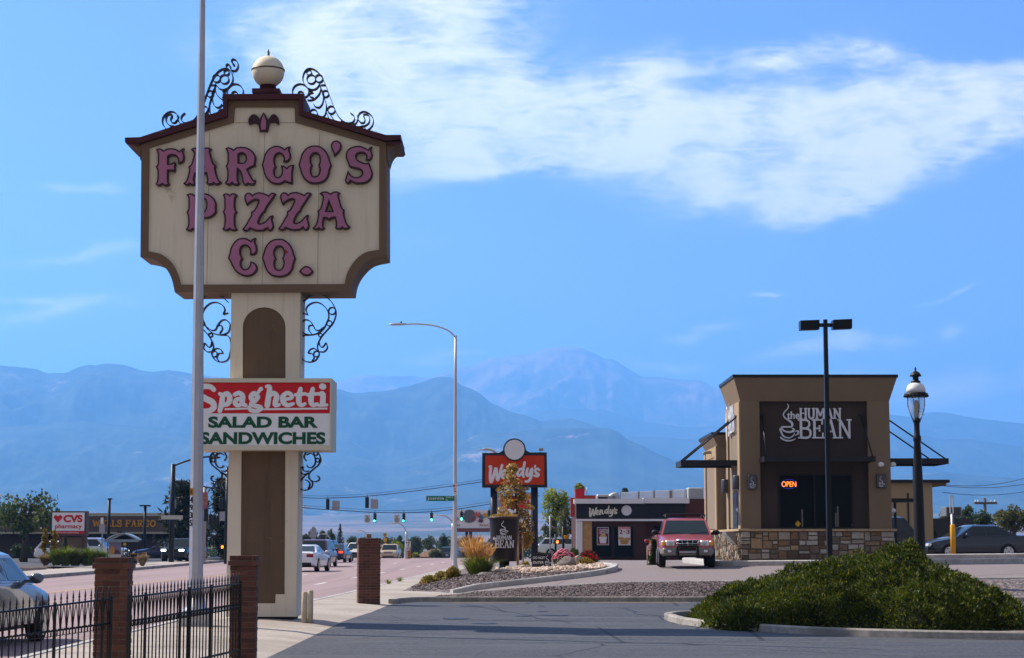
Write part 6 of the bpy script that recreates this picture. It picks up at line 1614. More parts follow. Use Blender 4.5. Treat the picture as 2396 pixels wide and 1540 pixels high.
mb = MB(); mb.box(a.x + .05, b.x - .05, Yq - .006, Yq - .0035, a.z + .05, a.z + H_*.09); mb.build('pumpkin_print', M('pumpkin_print', (.40, .11, .02), .6), po)
po, a, b = poster(1447, 1233, 1475, 1276, m_wht, '')
MB().box(a.x + .02, b.x - .02, Yq - .003, Yq, b.z - H_*.12, b.z - .02).build('header_print', m_red, po)
mb = MB(); add_text(mb, 'BREAKFAST', a.x + .08, b.x - .08, b.z - H_*.10, b.z - H_*.035, Yq - .006, Yq - .0035, .01); mb.build('lettering', m_wht, po)
mb = MB(); add_text(mb, '2', a.x + .05, a.x + W_*.36, b.z - H_*.40, b.z - H_*.15, Yq - .003, Yq, .03); add_text(mb, '3', b.x - W_*.36, b.x - .05, b.z - H_*.40, b.z - H_*.15, Yq - .003, Yq, .03)
add_text(mb, 'FOR', a.x + W_*.42, b.x - W_*.42, b.z - H_*.32, b.z - H_*.22, Yq - .003, Yq, .02); mb.build('lettering', M('crimson_print', (.25, .008, .02), .6), po)
mb = MB(); cx = (a.x + b.x)/2
for (dx, zz, w2, h2) in ((-.22, .38, .20, .10), (.20, .36, .22, .10), (0, .22, .34, .13), (.0, .10, .30, .06)): mb.prism([[(cx + dx + w2*math.cos(2*math.pi*i/14), a.z + H_*zz + h2*math.sin(2*math.pi*i/14)) for i in range(14)]], Yq - .003 - dx*.002, Yq)
mb.build('food_print', M('toast_print', (.42, .22, .07), .6, var=.3, scale=6), po)
# roof clutter
MB().box(XW(1347), XW(1368.5), YW + .2, YW + 1.6, ZW(1168) + .01, ZW(1144)).build('red_roof_block', m_redp, wen); MB().box(XW(1369), XW(1400), YW + 4, YW + 4.3, ZW(1172), ZW(1156)).build('orange_parapet', m_org, wen)
MB().box(XW(1336), XW(1346.5), YW + .9, YW + 1.1, ZW(1209), ZW(1164)).build('orange_blade', m_org, wen)
m_duct = M('galvanised_duct', (.42, .43, .46), .45, metal=.4, var=.08)
mb = MB(); mb.box(XW(1401), XW(1430), YW + 2.5, YW + 4, ZW(1170), ZW(1155), bev=.05); v_ = mb.build('rooftop_unit', m_duct, wen); MB().box(XW(1404), XW(1427), YW + 2.48, YW + 2.4985, ZW(1168), ZW(1161)).build('vent', m_blackp, v_)
mb = MB(); mb.tube(crv([(XW(1432), YW + 3, ZW(1170)), (XW(1436), YW + 3, ZW(1160)), (XW(1448), YW + 3, ZW(1156)), (XW(1450), YW + 3, ZW(1170))], 4), .22, 8); mb.build('duct', m_duct, wen)
scr = bpy.data.materials.new('translucent_screen'); scr.use_nodes = True; n = NT(scr.node_tree); o_ = n.n('ShaderNodeOutputMaterial'); b1 = n.n('ShaderNodeBsdfTranslucent'); b2 = n.n('ShaderNodeBsdfDiffuse'); b3 = n.n('ShaderNodeBsdfTransparent'); x1_ = n.n('ShaderNodeMixShader'); x2_ = n.n('ShaderNodeMixShader')
b1.inputs[0].default_value = (.60, .66, .74, 1); b2.inputs[0].default_value = (.45, .50, .58, 1); x1_.inputs[0].default_value = .5; x2_.inputs[0].default_value = .25
n.l(b2.outputs[0], x1_.inputs[1]); n.l(b1.outputs[0], x1_.inputs[2]); n.l(x1_.outputs[0], x2_.inputs[1]); n.l(b3.outputs[0], x2_.inputs[2]); n.l(x2_.outputs[0], o_.inputs[0])
for i, (ua, ub) in enumerate(((1452, 1493.5), (1495.5, 1529.5), (1531.5, 1567), (1573, 1603), (1606, 1622))):
    va, vb = interp([(1452, 1152), (1622, 1144)], ua), interp([(1452, 1152), (1622, 1144)], ub)
    mb = MB(); p = [P(ua, 1169, YW + 5), P(ub, 1169, YW + 5), P(ub, vb, YW + 5), P(ua, va, YW + 5)]; mb.quad(*p); mb.quad(*[q + Vector((0, .02, 0)) for q in reversed(p)])
    s_ = mb.build('roof_screen', scr, wen); mb = MB()
    for q in (p[0], p[1]): mb.box(q.x - .04, q.x + .04, YW + 4.95, YW + 4.99, q.z, q.z + (ZW(vb) - ZW(1169)) * 1.02)
    mb.build('screen_frame', m_duct, s_)
MB().box(XW(1624), XW(1661), YW + 4, YW + 6, ZW(1169), ZW(1137), bev=.06).build('rooftop_unit', M('pale_green_unit', (.36, .40, .41), .5), wen)
mb = MB(); mb.box(XW(1599), XW(1675), YW + 14, YW + 15, ZW(1172), ZW(1136)); mb.build('rear_parapet', M('tan_parapet', (.24, .19, .13), .8), wen); 
mb = MB(); mb.tube([(XW(1378), YW + 3, ZW(1156)), (XW(1378), YW + 3, ZW(1137))], .03, 5); mb.build('roof_pipe', m_duct, wen)
# restaurant pole sign
YG = 110.0; XG = lambda u, v=1100: P(u, v, YG).x; ZG = lambda v: pz(v, YG)
ws = thing('burger_sign', (XG(1203), YG, .3), 'red and black burger pole sign with white brush lettering and a round emblem on top', 'sign')
m_sgnblk = M('sign_black', (.016, .015, .020), .45, var=.05)
m_sgnred = bpy.data.materials.new('sign_red_orange'); m_sgnred.use_nodes = True; n = NT(m_sgnred.node_tree); o_ = n.n('ShaderNodeOutputMaterial'); b_ = n.n('ShaderNodeBsdfPrincipled'); n.l(b_.outputs[0], o_.inputs[0])
n.l(n.mix(n.noise(n.n('ShaderNodeTexCoord').outputs['Object'], .8, 3), (.42, .016, .006), (.52, .055, .006)), b_.inputs['Base Color']); b_.inputs['Roughness'].default_value = .5; b_.inputs['Specular IOR Level'].default_value = .12
outl = [(XG(1128), ZG(1141)), (XG(1280.5), ZG(1140.5)), (XG(1279.5), ZG(1058.5)), (XG(1240), ZG(1058.8)), (XG(1231), ZG(1054)), (XG(1229), ZG(1046)), (XG(1178), ZG(1046)), (XG(1177), ZG(1054)), (XG(1168), ZG(1059.5)), (XG(1128.3), ZG(1060))]
MB().prism([outl], YG, YG + .7).build('frame', m_sgnblk, ws)
pn = MB().box(XG(1135.5), XG(1273.5), YG - .02, YG - .001, ZG(1134), ZG(1066)).build('red_panel', m_sgnred, ws)
k = (XG(1266) - XG(1143)) / 1490; q0x, q0z = XG(1143), ZG(1130.5)
wl = MB(); burger_script(wl, lambda a, b: (q0x + (a - 235) * k, q0z + (1335 - b) * k), YG - .04, YG - .019, k); wl.build('lettering', m_wht, pn)
emblem(1203.8, 1052.5, 26.5, YG - .10, ws, m_sgnblk)
for u in (1155.5, 1250.5): MB().lathe([(.21, 0), (.21, ZG(1140) - .3)], (XG(u), YG + .35, .3), 12).build('pole', m_sgnblk, ws)
mb = MB(); q = P(1266, 1052, YG + .3); mb.box(q.x - .14, q.x + .14, q.y - .08, q.y + .08, q.z - .07, q.z + .09, bev=.02); mb.tube([(q.x, q.y, q.z - .3), q], .02, 5); mb.build('floodlight', M('flood_grey', (.26, .24, .24), .5), ws)
# the lower marquee behind the young tree
YQ = 128.0; XQ = lambda u: P(u, 1190, YQ).x; ZQ = lambda v: pz(v, YQ)
qs = thing('marquee_sign', (XQ(1206), YQ, .3), 'red and white marquee board half hidden by the young autumn tree', 'sign')
MB().box(XQ(1159), XQ(1252.5), YQ, YQ + .5, ZQ(1223), ZQ(1160.5)).build('cabinet', m_sgnblk, qs)
r_ = MB().box(XQ(1161), XQ(1251), YQ - .03, YQ - .001, ZQ(1190), ZQ(1162)).build('red_panel', m_red, qs); w_ = MB().box(XQ(1161), XQ(1251), YQ - .03, YQ - .001, ZQ(1221.5), ZQ(1190.6)).build('white_panel', m_white, qs)
mb = MB(); add_text(mb, 'C', XQ(1165.5), XQ(1176), ZQ(1178), ZQ(1166), YQ - .05, YQ - .029, .02); add_text(mb, 'TY', XQ(1226), XQ(1246), ZQ(1178), ZQ(1166), YQ - .05, YQ - .029, .03); add_text(mb, 'PE', XQ(1233.5), XQ(1246), ZQ(1187.5), ZQ(1180), YQ - .05, YQ - .029, .02); mb.build('lettering', m_wht, r_)
mb = MB(); add_text(mb, 'NG', XQ(1230), XQ(1237), ZQ(1199), ZQ(1194), YQ - .05, YQ - .029, .02); mb.build('lettering', m_blackp, w_)
for u in (1207.5, 1217): MB().lathe([(.13, 0), (.13, ZQ(1140) - .3)], (XQ(u), YQ + .25, .3), 10).build('pole', m_sgnblk, qs)
ms = MB().box(XQ(1222), XQ(1242.5), YQ + .1, YQ + .4, ZQ(1159), ZQ(1152.5)).build('top_board', M('plum_board', (.06, .02, .05), .5), qs)
mb = MB(); add_text(mb, '5.8.8', XQ(1223.5), XQ(1241), ZQ(1158), ZQ(1153.5), YQ + .08, YQ + .099, .02); mb.build('lettering', m_wht, ms)
# billboard far off
YBB = 300.0; bbp = lambda u, v: P(u, v, YBB)
bb = thing('billboard', (bbp(1110, 1240).x, YBB, -1), 'billboard with a grey sphere and bright shapes behind the street light', 'billboard')
a, b = bbp(1058, 1235.5), bbp(1146, 1193); MB().box(a.x, b.x, YBB, YBB + .5, a.z, b.z).build('board', m_wht, bb)
a2, b2 = bbp(1058, 1245), bbp(1146, 1236); MB().box(a2.x, b2.x, YBB - .2, YBB + .6, a2.z, b2.z).build('rust_skirt', M('rust_metal', (.16, .05, .03), .8, var=.2), bb)
for u, v, r, c in ((1098.5, 1208, 15.5, (.10, .10, .11)), (1118, 1205, 8, (.45, .07, .03)), (1127, 1209, 7, (.05, .12, .20)), (1136, 1206, 7, (.50, .26, .03)), (1125, 1219, 6, (.10, .03, .07)), (1108, 1216, 5, (.22, .03, .04)), (1067, 1215, 6.5, (.50, .20, .04))):
    q = bbp(u, v); rr = r * YBB / F; mb = MB(); kk = 20; mb.prism([[(q.x + rr*math.cos(2*math.pi*i/kk)*(1 + .18*math.sin(3*i)), q.z + rr*math.sin(2*math.pi*i/kk)*(1 if r > 10 else .7 + .3*math.cos(2*i))) for i in range(kk)]], YBB - .06 - u*.0001, YBB - .001); mb.build('printed_shape', M('board_print_%d' % u, c, .6, var=.25, scale=.5), bb)
mb = MB(); q0, q1 = bbp(1121, 1232), bbp(1146, 1225.5); add_text(mb, 'ArtsC', q0.x, q1.x, q0.z, q1.z, YBB - .04, YBB - .001, .01); mb.build('lettering', M('terracotta_print', (.30, .09, .04), .6), bb)
mb = MB(); q0, q1 = bbp(1059, 1231.5), bbp(1076, 1227); add_text(mb, 'YEARS', q0.x, q1.x, q0.z, q1.z, YBB - .04, YBB - .001, .02); mb.build('lettering', M('crimson_print', ()), bb)
for u in (1092, 1101): MB().lathe([(.25, 0), (.25, a2.z + 3)], (bbp(u, 1260).x, YBB + .4, -3), 8).build('leg', m_sgnblk, bb)

# ================================================================ curved street lights
m_ltgrey = M('pale_lamp_grey', (.44, .43, .45), .45, metal=.35, var=.06)
def cobra(u0, v0, Y, hu, hv, z0, label, r, group, extra_pole=0):
    """pole at column u0 from the ground to v0; lamp head at (hu, hv)"""
    top_, hd = P(u0, v0, Y), P(hu, hv, Y)
    t = thing('street_light', (top_.x, Y, z0), label, 'street light', group)
    t['kind'] = 'thing'
    mb = MB(); mb.lathe([(r*2.3, 0), (r*2.1, .12), (r*1.5, .35), (r*1.35, .9)] + [(r*(1.35 - .55*k/5), .9 + (top_.z - z0 - .9)*k/5) for k in range(1, 6)], (top_.x, Y, z0), 12)
    pl_ = mb.build('pole', m_ltgrey, t)
    s_ = 1 if hd.x > top_.x else -1; L = abs(hd.x - top_.x); dz = hd.z - top_.z
    mb = MB(); e = Vector((hd.x - s_*L*.12, Y, hd.z))
    mb.tube(crv([(top_.x, Y, top_.z - .12), (top_.x + s_*L*.12, Y, top_.z + dz*.40), (top_.x + s_*L*.35, Y, top_.z + dz*.85), (top_.x + s_*L*.65, Y, hd.z + .02), e], 5), r*.5, 8); mb.build('arm', m_ltgrey, t)
    hl = L * .24; hd_ = MB(); vs = []
    for x, w_, h0, h1 in ((0, .05, -.03, .05), (.2, .15, -.07, .09), (.6, .18, -.10, .11), (.95, .15, -.09, .07), (1.0, .08, -.05, .03)):
        xx = e.x + s_ * (x * hl * 1.35 - hl*.2); k = hl * .8
        vs += [(xx, Y - w_*k, hd.z + h0*k), (xx, Y + w_*k, hd.z + h0*k), (xx, Y + w_*k*.8, hd.z + h1*k), (xx, Y - w_*k*.8, hd.z + h1*k)]
    fs = [(i*4+k, i*4+(k+1) % 4, (i+1)*4+(k+1) % 4, (i+1)*4+k) for i in range(4) for k in range(4)] + [(0,1,2,3), (19,18,17,16)]
    hd_.add(vs, fs, 0, True); h = hd_.build('lamp_head', m_ltgrey, t, fix=True)
    mb = MB(); mb.lathe([(.06*hl, 0), (.06*hl, .14*hl)], (e.x + s_*hl*.3, Y, hd.z + .07*hl), 8); mb.build('photocell', m_blackp, h)
    return t
sl_ = cobra(1066, 785, 100, 932, 759, .1, 'tall street light with a long curved arm beside the planted island', .088, None)
cobra(776, 1271, 260, 750, 1250, -.9, 'small curved street light over the stopped black SUV', .13, 'curved street lights down the road')
cobra(862, 1260, 240, 834, 1242, -.6, 'small curved street light rising behind the tall brick pillar', .13, 'curved street lights down the road')
cobra(951, 1245, 185, 918, 1224.5, -.3, 'curved street light carrying the keep right sign', .13, 'curved street lights down the road')
cobra(1059.5, 1225, 170, 1022, 1206.5, -.1, 'curved street light just beside the tall street light', .13, 'curved street lights down the road')
cobra(660, 1205, 230, 716, 1186.5, -.5, 'street light whose head shows past the pizza sign column', .13, 'curved street lights down the road')
cobra(1166, 1068, 112, 1125, 1052, .3, 'street light head peeking over the burger sign', .16, 'curved street lights down the road')
# signs hung on the tall street light
m_sgreen = M('street_sign_green', (.0, .16, .10), .45, var=.05); m_swhite = M('sign_white', (.66, .66, .66), .45, var=.05); m_sred = M('sign_red_ink', (.40, .02, .04), .5)
YS1 = 99.8
def board(name, u0, v0, u1, v1, Y, mat, par, th=.03):
    a, b = P(u0, v1, Y), P(u1, v0, Y); mb = MB(); mb.box(a.x, b.x, Y, Y + th, a.z, b.z); return mb.build(name, mat, par), a, b
ss = thing('street_name_sign', P(1030, 1172, YS1), 'green street name board reaching out from the tall street light', 'street sign')
bo, a, b = board('board', 997.5, 1160.5, 1063, 1172.5, YS1, m_sgreen, ss); W_, H_ = b.x - a.x, b.z - a.z
mb = MB(); add_text(mb, 'Juanita', a.x + W_*.04, a.x + W_*.63, a.z + H_*.12, b.z - H_*.14, YS1 - .012, YS1 + .001, .0); add_text(mb, '2900 E', a.x + W_*.69, b.x - W_*.05, a.z + H_*.58, b.z - H_*.12, YS1 - .012, YS1 + .001, .0); add_text(mb, 'St', a.x + W_*.69, a.x + W_*.77, a.z + H_*.12, a.z + H_*.44, YS1 - .012, YS1 + .001, .0); mb.build('lettering', m_swhite, bo)
ns = thing('no_parking_sign', P(1065, 1158, YS1 - .2), 'small white and red no parking board strapped to the tall street light', 'traffic sign')
bo, a, b = board('board', 1060, 1132.5, 1069.8, 1158, YS1 - .2, m_swhite, ns); W_, H_ = b.x - a.x, b.z - a.z; y = YS1 - .2
mb = MB(); mb.box(a.x + W_*.06, a.x + W_*.42, y - .006, y, b.z - H_*.30, b.z - H_*.05); add_text(mb, 'NO PARKING', a.x + W_*.46, b.x - W_*.04, b.z - H_*.24, b.z - H_*.12, y - .006, y, .03)
add_text(mb, 'ANY', a.x + W_*.2, b.x - W_*.2, b.z - H_*.54, b.z - H_*.38, y - .006, y, .03); add_text(mb, 'TIME', a.x + W_*.16, b.x - W_*.16, b.z - H_*.76, b.z - H_*.60, y - .006, y, .03)
mb.box(a.x + W_*.2, b.x - W_*.2, y - .006, y, a.z + H_*.10, a.z + H_*.13); mb.build('lettering', m_sred, bo)

# ================================================================ overhead wires, signals
wires = [[(523, 1150), (706, 1164), (771, 1165.5), (861, 1161), (962, 1150), (1065, 1136.5), (1160, 1123)], [(523, 1170), (706, 1188), (801, 1194.5), (878, 1199.3), (946, 1200), (1011, 1197.2), (1080, 1190), (1111, 1185), (1162, 1177), (1262, 1160)]]
YX = 180.0
for w_, lab in zip(wires, ('upper span wire carrying two dark signals over the road', 'lower span wire carrying the green signals over the road')):
    pts = crv([P(u, v, YX if lab[0] == 'u' else YX - 8) for u, v in w_], 5); tag(MB().tube(pts, .035, 5).add([], []).build('span_wire', m_iron), lab, 'wire', 'span wires over the crossing')
    pts = [p + Vector((0, 0, .22)) for p in pts]; tag(MB().tube(pts, .016, 5).build('messenger_wire', m_iron), 'thin messenger wire just above the ' + lab.split(' carrying')[0], 'wire', 'span wires over the crossing')
m_sig = M('signal_black', (.012, .013, .014), .5, var=.05)
m_grn = M('lit_green_lens', (.1, .8, .5), .3, var=0, emit=((.08, 1, .62), 3.2)); m_off = M('unlit_lens', (.03, .03, .03), .3, var=0)
def signal(u, v0, v1, Y, state, label, group='traffic signals on the span wires'):
    """state: 'ball', 'arrow' or None (seen from behind)"""
    a = P(u, v0, Y); b = P(u, v1, Y); H_ = a.z - b.z; W_ = H_ * .33
    t = thing('traffic_signal', b, label, 'traffic signal', group)
    MB().box(a.x - W_/2, a.x + W_/2, Y - .1, Y + .15, b.z, a.z, bev=.03).build('housing', m_sig, t)
    MB().tube([(a.x, Y, a.z), (a.x, Y, a.z + .25)], .03, 5).build('hanger', m_sig, t)
    if state:
        for i in range(3):
            zc = b.z + H_ * (i + .5) / 3; r = H_ * .135; lit = i == 0
            mb = MB(); kk = 16
            if lit and state == 'arrow':
                ribbon(mb, [(a.x - r, zc), (a.x + r, zc)], Y - .115, Y - .1005, r*.36, 1, False, 0, False); ribbon(mb, [(a.x - r*.3, zc + r*.8), (a.x - r, zc), (a.x - r*.3, zc - r*.8)], Y - .117, Y - .1005, r*.36, 1, False, 0, False)
            else: mb.prism([[(a.x + r*math.cos(2*math.pi*q/kk), zc + r*math.sin(2*math.pi*q/kk)) for q in range(kk)]], Y - .115, Y - .1005)
            mb.build('signal_lens', m_grn if lit else m_off, t)
            mb = MB(); mb.tube([(a.x + (r*1.1)*math.cos(math.pi*q/8), Y - .17, zc + (r*1.1)*math.sin(math.pi*q/8)) for q in range(9)], .02, 4); mb.build('visor', m_sig, t)
    return t
signal(767, 1167.5, 1192, YX, None, 'dark back of a signal, first past the pizza sign column on the upper wire'); signal(859, 1163, 1189, YX, None, 'dark back of a signal, second one along the upper wire')
Yl = YX - 8
signal(877.5, 1201, 1222.3, Yl, 'arrow', 'signal with a lit green arrow, first one along the lower wire'); signal(945, 1201.5, 1222.3, Yl, 'arrow', 'signal with a lit green arrow, between its white board and the keep right sign')
signal(1010, 1199.5, 1220, Yl, 'ball', 'signal with a round green light, left of the tall street light'); signal(1080, 1197, 1218, Yl, 'ball', 'signal with a round green light before the billboard sphere'); signal(1144.5, 1194, 1215, Yl, 'ball', 'signal with a green light at the rim of the giant cup')
def hung_board(u0, v0, u1, v1, Y, label, txt=None, mat=None):
    t = thing('hanging_sign', P((u0+u1)/2, v1, Y), label, 'traffic sign', 'boards on the span wires')
    bo, a, b = board('board', u0, v0, u1, v1, Y, mat or m_swhite, t); W_, H_ = b.x - a.x, b.z - a.z
    mb = MB()
    for f in (.25, .75): x = a.x + W_*f; mb.box(x - .02, x + .02, Y + .031, Y + .05, a.z - .12, b.z + .55)
    mb.build('hanger', M('bracket_grey', (.30, .30, .32), .5, metal=.5), bo)
    if txt:
        mb = MB(); n_ = len(txt)
        for i, s_ in enumerate(txt): wd = min(.86, .17 * len(s_)); add_text(mb, s_, a.x + W_*(.5 - wd/2), a.x + W_*(.5 + wd/2), b.z - H_*(.06 + .185*(i + 1)) + H_*.03, b.z - H_*(.06 + .185*i), Y - .012, Y + .001, .02)
        mb.build('lettering', m_blackp, bo)
    return t
m_sgrey = M('sign_back_grey', (.30, .30, .34), .5, metal=.2, var=.06)
hung_board(776.6, 1172, 795, 1192.5, YX, 'plain grey board back beside the first dark signal', None, m_sgrey); hung_board(867, 1168.5, 885, 1190.5, YX, 'plain grey board back beside the second dark signal', None, m_sgrey)
LT = ('LEFT', 'ON', 'GREEN', 'ARROW', 'ONLY')
hung_board(852.5, 1205.3, 867, 1223, Yl, 'white turn board on the lower wire, nearer the pizza sign', LT); hung_board(921.5, 1205.3, 936, 1223, Yl, 'white turn board on the lower wire, farther from the pizza sign', LT)
# signs along the road
ks = thing('keep_right_sign', P(954, 1281, 184.5), 'white board with a curving black arrow on a far street light', 'traffic sign')
bo, a, b = board('board', 948.5, 1266, 961, 1280.5, 184.5, m_swhite, ks); W_, H_ = b.x-a.x, b.z-a.z; y = 184.5
mb = MB(); ribbon(mb, [(a.x + W_*.52, a.z + H_*.08), (a.x + W_*.55, a.z + H_*.35), (a.x + W_*.68, a.z + H_*.55), (a.x + W_*.66, a.z + H_*.8)], y - .01, y + .001, W_*.14, 4, True, 0, False); mb.prism([[(a.x + W_*.50, a.z + H_*.74), (a.x + W_*.86, a.z + H_*.74), (a.x + W_*.67, a.z + H_*.96)]], y - .013, y + .001); mb.prism([[(a.x + W_*.10, a.z + H_*.85), (a.x + W_*.42, a.z + H_*.85), (a.x + W_*.26, a.z + H_*.5)]], y - .01, y + .001); mb.build('arrow_print', m_blackp, bo)
us = thing('no_turn_sign', P(957, 1288.5, 184.4), 'small white square with a red ring under the curving arrow board', 'traffic sign'); bo, a, b = board('board', 952.5, 1281, 960, 1288.5, 184.4, m_swhite, us)
cx, cz, r = (a.x+b.x)/2, (a.z+b.z)/2, (b.x-a.x)*.42; mb = MB(); mb.prism([[(cx + r*math.cos(q*.3927), cz + r*math.sin(q*.3927)) for q in range(16)], [(cx + r*.74*math.cos(q*.3927), cz + r*.74*math.sin(q*.3927)) for q in range(16)]], 184.38, 184.401); ribbon(mb, [(cx - r*.6, cz + r*.6), (cx + r*.6, cz - r*.6)], 184.382, 184.401, r*.22, 1, False, 0, False); mb.build('ring_print', m_sred, bo)
hs_ = thing('hazard_marker', P(957.5, 1308, 184.3), 'orange and black striped hazard marker at the foot of a far street light', 'traffic sign'); bo, a, b = board('board', 954, 1289.5, 961.5, 1307.5, 184.3, M('hazard_orange', (.62, .20, .01), .5, var=.04), hs_); W_, H_ = b.x-a.x, b.z-a.z
mb = MB()
for i in range(4): z0 = a.z + H_*(.02 + .25*i); mb.prism([[(a.x, z0 + H_*.14), (b.x, z0), (b.x, z0 + H_*.10), (a.x, z0 + H_*.24 if i < 3 else b.z)]], 184.285, 184.301)
mb.build('stripe_print', m_blackp, bo)
ps_ = thing('crossing_sign', (px(900.5, 215), 215, -.6), 'yellow crossing board on a post behind the tall brick pillar', 'traffic sign')
x = px(900.5, 215); MB().box(x - .04, x + .04, 215.05, 215.13, -.6, pz(1247, 215)).build('post', m_sgrey, ps_); m_syel = M('sign_yellow', (.62, .36, .01), .5, var=.05)
bo, a, b = board('board', 896, 1248, 906, 1255.5, 215, m_syel, ps_); cx = (a.x+b.x)/2; mb = MB(); ribbon(mb, [(cx - .07, a.z + .05), (cx - .07, b.z - .07), (cx + .09, b.z - .09), (cx + .07, b.z - .2), (cx - .05, b.z - .2)], 214.98, 215.001, .05, 3, True); mb.build('figure_print', m_blackp, bo)
board('lower_board', 897.5, 1259, 905, 1267.5, 215, m_syel, ps_); board('lower_board', 900, 1270.5, 905.5, 1275.5, 215, m_syel, ps_)
tw = thing('twin_sign', (px(733, 175), 175, -.1), 'pair of grey board backs on a post ahead of the white coupe', 'traffic sign'); x = px(733, 175)
MB().box(x - .04, x + .04, 174.95, 175.03, -.1, pz(1237, 175)).build('post', m_sgrey, tw)
board('board', 725.5, 1238.5, 732.6, 1257.5, 174.9, m_sgrey, tw); board('board', 733.4, 1238.5, 740.5, 1257.5, 174.9, m_sgrey, tw); board('board', 728, 1258.5, 738.5, 1268, 174.9, m_sgrey, tw)
# flag shaped marker, signal boxes by the burger restaurant
om = thing('feather_marker', (px(1288, 120), 120, .3), 'thin grey post with a narrow orange pennant before the green trees', 'flag'); x = px(1287, 120); MB().tube([(x, 120, .3), (x, 120, pz(1207, 120))], .05, 6).build('post', m_sgrey, om)
mb = MB(); pts = [(px(1287, 120), pz(1208, 120)), (px(1290, 120), pz(1214, 120)), (px(1290.5, 120), pz(1240, 120)), (px(1287.4, 120), pz(1240, 120))]; mb.prism([pts], 119.98, 120.0); mb.build('pennant', M('orange_cloth', (.50, .13, .02), .7), om)
pd = thing('crossing_signal', (px(1318, 140), 140, .35), 'yellow crossing signal box on a dark pole beside the burger restaurant', 'crossing signal'); x = px(1318, 140); MB().lathe([(.10, 0), (.09, pz(1232, 140) - .35)], (x, 140, .35), 10).build('pole', m_sig, pd)
mb = MB(); a, b = P(1319.5, 1261.5, 139.9), P(1331, 1252.5, 139.9); mb.box(a.x, b.x, 139.8, 140.1, a.z, b.z, bev=.03); mb.build('signal_box', M('signal_yellow', (.55, .26, .01), .5), pd)
pd2 = thing('crossing_signal', (px(1300, 146), 146, .35), 'crossing signal with a glowing orange hand behind the white crossover', 'crossing signal'); x = px(1300, 146); MB().lathe([(.09, 0), (.08, pz(1250, 146) - .35)], (x, 146, .35), 10).build('pole', m_sig, pd2)
m_hand = M('orange_hand_lens', (.8, .2, .02), .4, var=0, emit=((1, .18, .02), 2.0))
def hand(u, v, Y, par, s):
    q = P(u, v, Y); MB().box(q.x - s*1.2, q.x + s*1.2, Y, Y + .2, q.z - s*1.2, q.z + s*1.2, bev=.02).build('signal_box', m_sig, par); mb = MB()
    mb.prism([[(q.x - s*.5, q.z - s*.7), (q.x + s*.4, q.z - s*.7), (q.x + s*.7, q.z + s*.1), (q.x + s*.45, q.z + s*.7), (q.x - s*.2, q.z + s*.8), (q.x - s*.55, q.z + s*.3)]], Y - .02, Y - .001); mb.build('hand_lens', m_hand, par)
hand(1304, 1268, 145.8, pd2, .16)

# ================================================================ left: crossing poles, bank, pharmacy sign, bus stop
m_pole = M('dark_signal_pole', (.014, .016, .022), .45, metal=.3, var=.08)
YP1 = 135.0; p1_ = thing('signal_pole', (px(401, YP1), YP1, .1), 'dark signal pole with a curved arm and two grey board backs by the pine', 'signal pole')
x = px(401.5, YP1); MB().lathe([(.20, 0), (.17, pz(1086, YP1) - .1)], (x, YP1, .1), 12).build('pole', m_pole, p1_)
MB().tube(crv([P(402, 1092, YP1), P(425, 1083, YP1), P(450, 1075, YP1), P(480, 1069.5, YP1), P(508, 1068, YP1)], 4), .07, 8).build('mast_arm', m_pole, p1_)
mb = MB(); q = P(505, 1069, YP1); mb.ellipsoid((q.x, q.y, q.z - .05), .35, .16, .1); mb.build('lamp_head', m_pole, p1_)
board('name_board', 377, 1206, 427.5, 1215.5, YP1 - .4, M('pale_board_back', (.42, .42, .38), .5, var=.05), p1_); board('sign_back', 394.5, 1168.5, 412.3, 1190, YP1 + .25, m_sgrey, p1_)
YP2 = 128.0; p2_ = thing('signal_pole', (px(529, YP2), YP2, .1), 'dark signal pole just showing beside the pizza sign column', 'signal pole'); x = px(530.5, YP2); MB().lathe([(.17, 0), (.15, pz(1096, YP2) - .1)], (x, YP2, .1), 12).build('pole', m_pole, p2_)
hand(520, 1280, YP2 - .2, p2_, .14)
mb = MB(); pts = crv([P(407, 1128, YP1), P(440, 1131, YP1), P(478, 1139, YP1), P(516, 1147, YP1), P(540, 1151, YP1)], 4); mb.tube(pts, .05, 5); tag(mb.build('span_wire', m_iron), 'drooping cable from the dark signal pole towards the pizza sign column', 'wire')
c = P(415, 1131, YP1); mb = MB(); mb.tube([(c.x + .14*math.cos(q*.4), YP1, c.z + .16*math.sin(q*.4)) for q in range(17)], .02, 5); tag(mb.build('cable_loop', m_iron), 'small cable coil hanging on the dark signal pole', 'cable')
signal(517.5, 1166, 1190, YP2, None, 'dark signal seen edge on close to the pizza sign column', 'signals by the pine')
for i, (u, v0, v1) in enumerate(((482.5, 1190, 1220), (493, 1203, 1226), (502, 1204, 1227), (511, 1206, 1227))):
    signal(u, v0, v1, YP2 + 4, None, ('tallest dark signal back in front of the pink banner pole', 'dark signal back, second in the cluster by the pine', 'dark signal back, third in the cluster by the pine', 'dark signal back next to the pale board by the pine')[i], 'signals by the pine')
tb_ = thing('hanging_sign', P(521, 1219, YP2 + 3), 'pale board back between the signal cluster and the pizza sign column', 'traffic sign'); board('board', 513.5, 1197, 528, 1219, YP2 + 3, m_sgrey, tb_)
bn = thing('banner_pole', (px(477, 138), 138, .1), 'grey pole with a pink banner beside the steel street light pole', 'banner'); x = px(477, 138); MB().lathe([(.15, 0), (.12, pz(1140, 138) - .1)], (x, 138, .1), 10).build('pole', M('warm_grey_pole', (.30, .27, .27), .5, var=.06), bn)
bo, a, b = board('banner', 472, 1152, 486.3, 1195, 137.8, M('pink_cloth', (.34, .09, .13), .8, var=.1), bn); W_, H_ = b.x-a.x, b.z-a.z; mb = MB()
